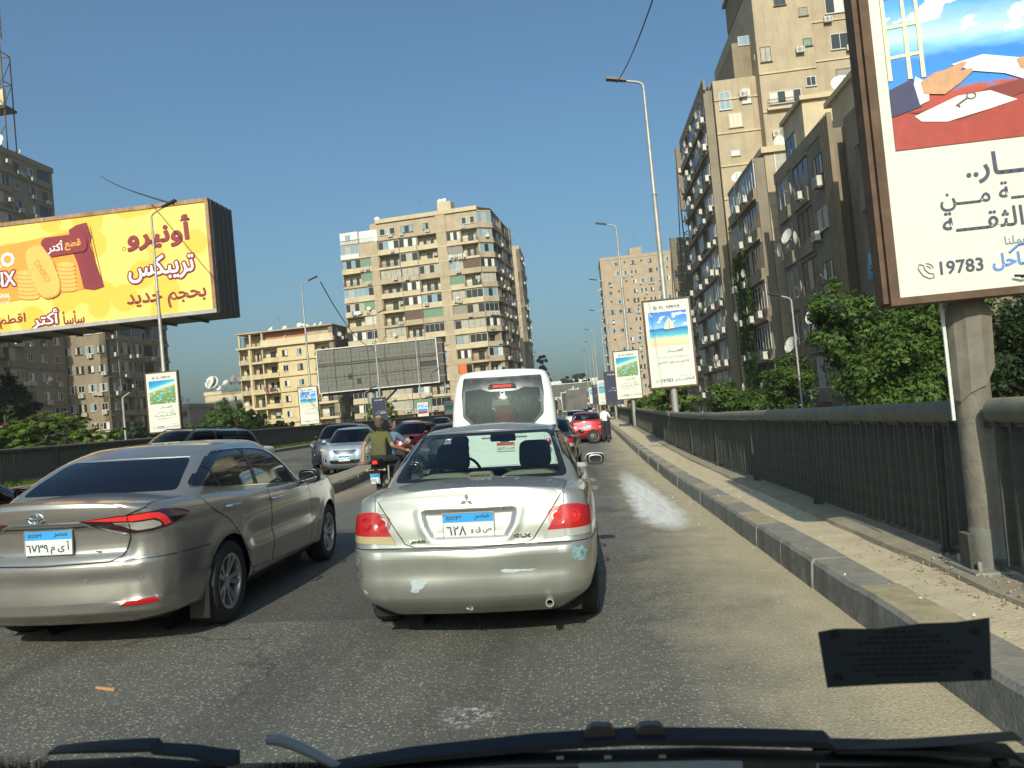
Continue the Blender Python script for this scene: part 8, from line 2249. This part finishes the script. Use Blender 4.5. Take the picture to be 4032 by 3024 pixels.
def headparts(t, c, m, yaw=0.0, s=1.0, hair='crop', bald=False, back=None):
    """skull, face, ears, hair; c = head centre, facing +y"""
    M = T3(*c) @ Matrix.Rotation(yaw, 4, 'Z')
    mb = MB(); n = 16
    prof = [(-.125,.0,0),(-.118,.040,.045),(-.10,.058,.035),(-.06,.070,.020),(-.02,.076,.006),(.02,.080,-.002),(.06,.078,-.004),(.09,.064,-.004),(.112,.040,0),(.122,0,0)]
    vs = []
    for z, r, fy in prof:
        for j in range(n):
            a = 2*pi*j/n; vs.append((r*.92*cos(a)*s, (r*1.18*sin(a)+fy*(1 if sin(a) > 0 else .2)*.5)*s, z*s))
    fs = [(i*n+j, i*n+(j+1) % n, (i+1)*n+(j+1) % n, (i+1)*n+j) for i in range(len(prof)-1) for j in range(n)]
    mb.add(vs, fs, M); h = mb.build('head', m, t, smooth=True)
    mb = MB(); mb.add([(-.012,.092,-.02),(.012,.092,-.02),(0,.118,-.028),(0,.092,.025),(0,.09,-.038)], [(0,1,2),(0,2,3),(2,1,3),(0,4,1),(0,2,4),(2,1,4)], M)
    for sx in (-1, 1): mb.lathe([(0,.0),(.006,.030),(.016,.034),(.020,.02)], 10, M @ T3(sx*.072, -.004, -.01) @ Matrix.Rotation(-pi/2 if sx < 0 else pi/2, 4, 'Z') @ Matrix.Rotation(pi, 4, 'Z') @ Matrix.Diagonal((1,.62,1,1)) @ Matrix.Rotation(0, 4, 'X'))
    mb.build('ear', m, h, smooth=True)
    mb = MB()
    for sx in (-1, 1): mb.box(sx*.03-.012, sx*.03+.012, .086, .094, .006, .016, M)
    mb.box(-.022,.022,.088,.096,-.062,-.054, M); mb.build('face', M_hairb, h)
    mb = MB(); vs = []; rows = [(-.075,.080),(-.05,.084),(-.01,.087),(.03,.090),(.07,.086),(.10,.067),(.118,.040),(.130,0)]
    for z, r in rows:
        for j in range(n):
            a = 2*pi*j/n; k = 1.0; front = sin(a) > .25
            zz = z if not (front and z < .06) else .06+.002*j; rr = r
            if front and z < .06: rr = .076
            vs.append((rr*.93*cos(a)*s, rr*1.16*sin(a)*s-.004, zz*s))
    fs = [(i*n+j, i*n+(j+1) % n, (i+1)*n+(j+1) % n, (i+1)*n+j) for i in range(len(rows)-1) for j in range(n)]
    if bald: fs = [f for f in fs if f[0] < 4*n]
    mb.add(vs, fs, M); mb.build('hair', back or M_hairb, h, smooth=True)
    return h
def hand(t, p, d, side, m, curl=.9, s=1.0, name='hand'):
    """palm and five bent fingers; p wrist, d pointing direction"""
    p = Vector(p); d = Vector(d).normalized(); up = Vector((0,0,1)) if abs(d.z) < .85 else Vector((0,1,0)); a = d.cross(up).normalized()*side; n = a.cross(d).normalized()*side
    mb = MB(); mb.tube([p-d*.02, p+d*.03, p+d*.075, p+d*.09], [.024*s,.034*s,.038*s,.03*s], 8)
    for i, (o, l) in enumerate(((-.028,.070),(-.009,.080),(.010,.074),(.028,.058))):
        b = p+d*.075+a*o; q = b+d*l*.5-n*l*.18*curl; r = q+d*l*.25-n*l*.40*curl; mb.tube([b, q, r], [.0095*s,.0088*s,.007*s], 6)
    b = p+d*.03-a*.03; mb.tube([b, b-a*.025+d*.025-n*.01, b-a*.022+d*.06-n*.025], [.012*s,.010*s,.008*s], 6)
    return mb.build(name, m, t, smooth=True)
# motorcycle, nose to the picture depth
mx, my = -4.22, 15.2
me0 = elev(mx, my)
mt = thing('motorcycle', 'black motorcycle carrying two men, passing between the silver saloon and the median', 'motorcycle', (mx, my, me0), -.10)
def mwheel(y, r):
    w = link('wheel', MB().lathe([(-.04,r-.07),(-.062,r-.04),(-.055,r-.01),(-.02,r),(.02,r),(.055,r-.01),(.062,r-.04),(.04,r-.07)], 32).mesh('tyre', M_tyre, smooth=True), mt, (0, y, r))
    mb = MB(); mb.lathe([(-.035,r-.065),(.035,r-.065),(.03,r-.09),(-.03,r-.09)], 28); mb.lathe([(-.05,0),(-.05,.05),(.05,.05),(.05,0)], 12)
    for i in range(8): a = 2*pi*i/8; mb.tube([(0,.04*cos(a),.04*sin(a)),(0,(r-.08)*cos(a),(r-.08)*sin(a))], .009, 4)
    mb.build('rim', M_alloy, w); return w
mwheel(.32, .305); mwheel(1.62, .305)
mb = MB(); mb.prism([(-.11,y,z) for y, z in [(-.02,.80),(.10,.86),(.62,.80),(.72,.83),(.72,.74),(.05,.74)]], (.22,0,0)); mb.build('seat', M_blacktrim, mt)
mb = MB(); mb.prism([(-.13,y,z) for y, z in [(.68,.76),(.74,.92),(1.0,1.0),(1.22,.94),(1.25,.80),(.9,.70)]], (.26,0,0)); mb.build('fuel_tank', mat('moto_red', (.28,.01,.012), .25, coat=.8), mt)
mb = MB(); mb.prism([(-.15,y,z) for y, z in [(.55,.30),(.55,.62),(.9,.68),(1.15,.6),(1.1,.28)]], (.30,0,0)); mb.build('engine', M_steelrim, mt)
mb = MB(); mb.prism([(-.075,y,z) for y, z in [(-.10,.74),(-.12,.84),(.05,.86),(.35,.74),(.3,.66)]], (.15,0,0)); mb.prism([(-.09,y,z) for y, z in [(-.12,.50),(-.15,.56),(.02,.74),(.06,.66)]], (.18,0,0)); tl = mb.build('tail_cowl', M_blacktrim, mt)
MB().prism([(a, -.155, b) for a, b in rounded([(-.055,.765),(.055,.765),(.045,.835),(-.045,.835)], .02)], (0,.03,0)).build('tail_lamp', mat('lit_red_lens', (.95,.03,.02), .2, coat=1), mt)
for sg in (-1, 1):
    mb = MB(); mb.tube([(sg*.04,-.10,.645),(sg*.15,-.11,.645)], .008, 6); mb.lathe([(-.03,0),(-.02,.026),(.02,.030),(.035,0)], 12, T3(sg*.185,-.11,.645)); mb.build('indicator', M_yclear, mt, smooth=True)
    mb = MB(); mb.tube([(sg*.11,.32,.33),(sg*.12,.28,.72)], .022, 8); mb.build('shock_absorber', M_galv, mt); MB().tube([(sg*.12,.32,.31),(sg*.13,.85,.36)], .022, 6).build('swing_arm', M_dark, mt)
    mb = MB(); mb.tube([(sg*.09,1.62,.31),(sg*.09,1.36,.92)], .024, 8); mb.build('fork', M_galv, mt)
    mb = MB(); mb.tube([(sg*.06,1.30,.98),(sg*.24,1.22,1.05),(sg*.36,1.12,1.04)], .014, 8); mb.build('handlebar', M_dark, mt, smooth=True)
    mb = MB(); mb.tube([(sg*.27,1.2,1.05),(sg*.34,1.22,1.20)], .006, 5); mb.add([(sg*.34+.065*cos(2*pi*i/12), 1.19, 1.235+.04*sin(2*pi*i/12)) for i in range(12)], [tuple(range(12))]); mb.build('mirror', M_mirror, mt)
    MB().tube([(sg*.16,.55,.33),(sg*.28,.55,.33)], .018, 6).build('footrest', M_dark, mt)
mb = MB(); mb.tube([(.17,1.1,.30),(.17,.6,.27),(.19,.12,.36),(.19,-.02,.40)], [.03,.035,.045,.045], 10); mb.build('exhaust', M_steelrim, mt, smooth=True)
mb = MB(); mb.add([(.09*cos(a*pi/8),.32+.36*cos(pi*.15+a*0),.0) for a in range(3)], [(0,1,2)]); 
MB().box(-.07,.07,-.02,.55,.60,.635).build('mudguard', M_blacktrim, mt)
plate(mt, T3(0,-.155,.475) @ Matrix.Rotation(.18, 4, 'X'), '٥٩٢', 'ل', .20, .20, latin=False)
M_olive = mat('shirt_olive', (.085,.080,.030), .9, noise=.12, nscale=14, bump=.3, bscale=9); M_blue = mat('shirt_blue', (.085,.14,.21), .9, noise=.12, nscale=14); M_trs = mat('trousers_dark', (.020,.022,.026), .9, noise=.2, nscale=9); M_shoe = mat('shoe_black', (.012,.011,.010), .6); M_check = mat('shirt_check', (.62,.63,.66), .85, noise=.05, nscale=50)
def rider(name, label, loc, rot, shirt, hx, pose):
    J, B, reg, root = pose
    return person(name, label, loc, rot, J, B, root, reg)
def sitting(dy=0.0, lean=.12, arms=None, shirt=None, w=1.0, zs=.86):
    J = {'pelvis': ((0,dy,zs),.165*w,.13), 'waist': ((0,dy+lean*.25,zs+.18),.160*w,.115), 'chest': ((0,dy+lean*.7,zs+.38),.185*w,.125), 'neck0': ((0,dy+lean,zs+.52),.085,.075), 'neck': ((0,dy+lean*1.1,zs+.60),.060,.060),
         'shL': ((-.175*w,dy+lean*.9,zs+.47),.075,.075), 'shR': ((.175*w,dy+lean*.9,zs+.47),.075,.075), 'hipL': ((-.10,dy+.04,zs-.02),.105,.10), 'hipR': ((.10,dy+.04,zs-.02),.105,.10),
         'kneeL': ((-.26,dy+.42,zs-.06),.075,.075), 'kneeR': ((.26,dy+.42,zs-.06),.075,.075), 'ankL': ((-.24,dy+.18,zs-.47),.048,.048), 'ankR': ((.24,dy+.18,zs-.47),.048,.048), 'toeL': ((-.25,dy+.36,zs-.52),.04,.035), 'toeR': ((.25,dy+.36,zs-.52),.04,.035)}
    for s in 'LR': J['el'+s] = (arms[s][0],.046,.046); J['wr'+s] = (arms[s][1],.030,.030)
    B = [('pelvis','waist'),('waist','chest'),('chest','neck0'),('neck0','neck'),('chest','shL'),('chest','shR'),('shL','elL'),('elL','wrL'),('shR','elR'),('elR','wrR'),('pelvis','hipL'),('pelvis','hipR'),('hipL','kneeL'),('hipR','kneeR'),('kneeL','ankL'),('kneeR','ankR'),('ankL','toeL'),('ankR','toeR')]
    reg = [(M_skin, lambda p, a, b, t: b[:2] == 'wr' or (b[:2] == 'el' and t > .72) or b == 'neck'), (M_shoe, lambda p, a, b, t: b[:3] == 'toe' or (b[:3] == 'ank' and t > .92)), (M_trs, lambda p, a, b, t: b[:3] in ('hip','kne','ank') or (a == 'pelvis' and t < .25)), (shirt, lambda *q: True)]
    return J, B, reg, 'pelvis'
arms1 = {'L': ((-.27,-.03,1.13), (-.235,-.15,.89)), 'R': ((.30,.10,1.10), (.46,.40,1.00))}
p1 = rider('person', 'man in an olive polo shirt on the motorcycle pillion, seen from behind, greying hair', (mx, my, me0), -.10, M_olive, 0, sitting(.10, .06, arms1, M_olive, 1.08, .88))
headparts(p1, (0,.18,1.615), M_skin, .0, 1.06, bald=True, back=M_hairg); hand(p1, arms1['L'][1], (-.05,-.3,-1), 1, M_skin); hand(p1, arms1['R'][1], (.7,.6,-.15), -1, M_skin)
arms2 = {'L': ((-.32,.72,1.12), (-.33,1.05,1.04)), 'R': ((.34,.75,1.13), (.33,1.05,1.04))}
p2 = rider('person', 'man in a blue shirt steering the motorcycle, head turned right, behind the pillion rider', (mx+.03, my, me0), -.10, M_blue, 0, sitting(.52, .12, arms2, M_blue, 1.0, .86))
headparts(p2, (.06,.66,1.55), M_skin, -1.0, 1.0); hand(p2, arms2['L'][1], (-.1,1,0), 1, M_skin, 1.4); hand(p2, arms2['R'][1], (.1,1,0), -1, M_skin, 1.4)
# man standing at the kerb
hy = 35.7; hz = elev(0, hy)
J = {'pelvis': ((0,0,.96),.125,.105), 'waist': ((0,.0,1.08),.120,.095), 'chest': ((-.01,.0,1.30),.150,.105), 'neck0': ((-.02,.02,1.43),.075,.065), 'neck': ((-.02,.03,1.50),.05,.05),
     'shL': ((-.16,0,1.38),.062,.062), 'shR': ((.15,0,1.38),.062,.062), 'elL': ((-.17,-.02,1.12),.045,.045), 'wrL': ((-.06,.06,.93),.03,.03), 'elR': ((.25,.03,1.16),.045,.045), 'wrR': ((.18,.22,1.05),.03,.03),
     'hipL': ((-.09,0,.93),.095,.09), 'hipR': ((.08,0,.93),.095,.09), 'kneeL': ((-.10,.03,.52),.068,.068), 'kneeR': ((.10,.02,.52),.068,.068), 'ankL': ((-.10,-.02,.10),.045,.045), 'ankR': ((.12,-.02,.10),.045,.045), 'toeL': ((-.11,.13,.04),.04,.03), 'toeR': ((.15,.12,.04),.04,.03)}
Bn = sitting(0, .1, arms1, M_olive)[1]
reg = [(M_skin, lambda p, a, b, t: b[:2] == 'wr' or b == 'neck'), (M_shoe, lambda p, a, b, t: b[:3] == 'toe' or (b[:3] == 'ank' and t > .93)), (M_trs, lambda p, a, b, t: b[:3] in ('hip','kne','ank') or (a == 'pelvis' and t < .5)), (M_check, lambda *q: True)]
p3 = person('person', 'man in a white checked shirt standing between the red saloon and the kerb', (.86, hy, hz), .0, J, Bn, 'pelvis', reg)
headparts(p3, (-.04,.05,1.61), M_skin, .5, 1.0); hand(p3, J['wrL'][0], (.3,.1,-1), 1, M_skin); hand(p3, J['wrR'][0], (-.4,.8,-.1), -1, M_skin)
hy = 38.4; hz = elev(0, hy)
p4 = person('person', 'second man in dark clothes hidden behind the man in the checked shirt', (1.05, hy, hz), .3, J, Bn, 'pelvis', [(M_skin, reg[0][1]), (M_shoe, reg[1][1]), (M_trs, lambda *q: True)])
headparts(p4, (-.04,.05,1.61), M_skin, 1.5, 1.0)
# driver of the silver saloon, inside
armsd = {'L': ((-.28,.25,.98+.02), (-.16,.50,.98)), 'R': ((.28,.22,.98), (.12,.50,.98))}
Jd, Bd, rd_, rt_ = sitting(.0, .02, armsd, M_inter, .95, .50)
pd = person('person', 'driver of the silver saloon, a dark silhouette through the rear window', (-.81, 5.815, 0), .019, {k: ((v[0][0]-.37, v[0][1]+1.22, min(v[0][2], 9)), v[1], v[2]) for k, v in Jd.items()}, Bd, rt_, [(M_hairb, lambda p, a, b, t: b[:2] == 'wr'), (M_inter, lambda *q: True)])
headparts(pd, (-.33,1.22,1.235), mat('skin_shade', (.10,.06,.04), .7), -.25, 1.0)

# ================================================================ our own vehicle's windscreen edge
vx = thing('windscreen_wiper', 'long black wiper blade lying across the bottom of the windscreen', 'wiper', (0, .80, 1.10))
M_wip = mat('wiper_black', (.008,.011,.015), .6)
def wip(root, pts, hw, name='blade', m=None, d=.018):
    mb = MB(); vs = []
    for (x, z, h) in pts: vs += [(x, 0, z-h), (x, -d, z-h*.3), (x, -d, z+h*.4), (x, 0, z+h)]
    mb.add(vs, [(4*i+q, 4*i+(q+1) % 4, 4*i+4+(q+1) % 4, 4*i+4+q) for i in range(len(pts)-1) for q in range(4)] + [(0,1,2,3), tuple(4*(len(pts)-1)+q for q in (3,2,1,0))]); return mb.build(name, m or M_wip, root, smooth=False)
wip(vx, [(-.300,-.012,.004),(-.20,.000,.007),(-.07,.010,.0085),(.03,.0145,.0085),(.13,.012,.0085),(.215,.0085,.008),(.222,.003,.006),(.30,.000,.006),(.385,-.004,.0055),(.392,-.010,.004)], .01)
wip(vx, [(-.28,-.015,.003),(-.1,-.004,.004),(.10,-.002,.004),(.3,-.010,.003),(.372,-.0165,.003)], .01, 'rubber')
wip(vx, [(.20,.004,.0015),(.30,.006,.0015),(.392,.0115,.0012)], .01, 'spring_strip')
for x in (-.005, .045): MB().prism([(x+a, -.012, .016+b) for a, b in rounded([(-.018,0),(.018,0),(.012,.013),(-.010,.013)], .006)], (0,.012,0)).build('hinge', M_blacktrim, vx)
for x in (-.045, .002, .055): MB().box(x-.0035, x+.0035, -.0215, -.019, .001, .0035).build('rivet', M_galv, vx)
MB().box(.370,.381,-.012,.0,-.026,-.010).build('end_clip', M_blacktrim, vx)
v2 = thing('windscreen_wiper', 'shorter black wiper blade at the lower left corner', 'wiper', (0, .80, 1.10))
wip(v2, [(-.590,.012,.002),(-.55,.0135,.0045),(-.50,.0140,.0060),(-.475,.0145,.006),(-.470,.011,.0045),(-.43,.0075,.005),(-.40,.000,.0075),(-.385,-.001,.0075)], .01); wip(v2, [(-.60,-.005,.003),(-.5,-.003,.004),(-.40,-.011,.004)], .01, 'rubber')
t = thing('own_vehicle', 'dark scuttle edge of our own vehicle, with an unseen cabin roof added for shade', 'vehicle', (0, .80, 1.075))
mb = MB(); mb.box(-.85,.85,-3.2,-.75,.68,.73); mb.build('roof', M_wip, t)  # unseen cabin roof, added to keep direct sun off wipers and scuttle
for sg in (-1, 1): MB().box(min(sg*.82, sg*.88), max(sg*.82, sg*.88), -3.2, -.9, -.9, .68).build('side', M_wip, t)
MB().box(-.8,.8,-3.2,-.12,-.75,-.70).build('floor', M_wip, t)
mb = MB(); vs = []
for i in range(25): x = -.66+1.2*i/24; vs += [(x, -.02, -.06), (x, 0, .0085-.10*(x+.05)**2*.25+(.002 if i % 2 else 0)*.4+.0015*x), (x, .18, -.06)]
mb.add(vs, [(3*i+q, 3*i+q+1, 3*i+4+q, 3*i+3+q) for i in range(24) for q in range(2)]); mb.build('edge', mat('scuttle_black', (.010,.012,.013), .7), t)
# dark tufts and pale tube resting on it
t = thing('fur_trim', 'tuft of black fur on the scuttle beside the pale tube', 'fur', (-.315, .79, 1.087)); R = random.Random(4); mb = MB()
for _ in range(420): a = R.uniform(-.05,.05); h = .015*sqrt(max(0, 1-(a/.055)**2))*R.uniform(.6,1.05); mb.add([(a,0,-.01),(a+.0015,0,-.01),(a+R.uniform(-.004,.004),R.uniform(-.01,.01),h)], [(0,1,2)])
mb.build('tuft', mat('fur_black', (.006,.006,.006), .9), t)['kind'] = 'stuff'
t = thing('fur_trim', 'brownish fur edge in the bottom left corner', 'fur', (-.645, .79, 1.10)); mb = MB()
for _ in range(500): a = R.uniform(-.05,.07); h = .011*sqrt(max(0, 1-((a+.03)/.10)**2))*R.uniform(.7,1.05); mb.add([(a,0,-.05),(a+.0018,0,-.05),(a+R.uniform(-.003,.003),R.uniform(-.01,.01),h)], [(0,1,2)])
mb.build('tuft', mat('fur_brown', (.035,.022,.014), .9), t)['kind'] = 'stuff'
t = thing('washer_tube', 'pale grey bent tube rising from the scuttle below the silver saloon', 'tube', (0, .79, 1.10))
MB().tube([(-.350,0,.021),(-.335,0,.0195),(-.315,0,.012),(-.295,0,.002),(-.270,0,-.012)], [.0055,.006,.0055,.005,.0045], 10).build('tube', mat('tube_grey', (.26,.27,.29), .4), t, smooth=True)
# notice stuck to the glass at lower right, seen from behind
t = thing('paper_notice', 'dark paper notice stuck to the windscreen at lower right, seen from its back', 'notice', (.295, .80, 1.185), -.0)
pts = [(-.078,.027),(-.060,.030),(-.02,.0285),(.02,.0325),(.055,.0330),(.085,.0365),(.082,-.0235),(.03,-.0245),(-.02,-.0255),(-.073,-.0275)]
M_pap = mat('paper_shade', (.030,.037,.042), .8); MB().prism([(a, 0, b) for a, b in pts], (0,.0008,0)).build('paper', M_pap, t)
R = random.Random(6); mb = MB()
for r_ in range(9):
    z = .0255-.0052*r_; w = (.020,.035,.045,.022,.062,.045,.052,.050,.030)[r_]; x = -w+.004
    while x < w: l = R.uniform(.003,.008); mb.add([(x,-.0006,z-.0013),(x+l,-.0006,z-.0013),(x+l*.9,-.0006,z+.0012),(x+.0005,-.0006,z+.0012)], [(0,1,2,3)]); x += l+.0012
for sx in (-1, 1):
    for z in (.024,-.017): mb.add([(sx*.066+.004+a, -.0006, z+b) for a, b in [(-.004,-.0035),(.004,-.0035),(.005,.002),(0,.0045),(-.005,.002)]], [(0,1,2,3,4)])
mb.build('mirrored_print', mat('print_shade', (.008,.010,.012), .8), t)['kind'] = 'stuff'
# windscreen reflection painted as a solid blue strip at the foot of the glass
t = thing('painted_reflection', 'pale blue windscreen reflection painted as a solid strip at the bottom edge', 'reflection', (.09, .80, 1.0865), 0)
MB().box(-.118,.118,-.001,.001,-.016,.0035).build('reflection', mat('reflection_blue', (.38,.54,.78), .3, noise=.25, nscale=20, coat=.6), t)
MB().box(.045,.116,-.0016,-.0011,-.016,.0026).build('dark_end', mat('reflection_green', (.02,.05,.05), .4, noise=.6, nscale=90), t)
# ================================================================ thin summer haze
hm = bpy.data.materials.new('haze'); hm.use_nodes = True; nt = hm.node_tree
for n in list(nt.nodes): nt.nodes.remove(n)
ou = nt.nodes.new('ShaderNodeOutputMaterial'); pv = nt.nodes.new('ShaderNodeVolumePrincipled'); pv.inputs['Density'].default_value = .00042; pv.inputs['Color'].default_value = (.86,.82,.79,1); pv.inputs['Anisotropy'].default_value = .2
nt.links.new(pv.outputs[0], ou.inputs['Volume'])
o = MB().box(-745,745,-745,745,-62,96).build('haze', hm); o['kind'] = 'stuff'
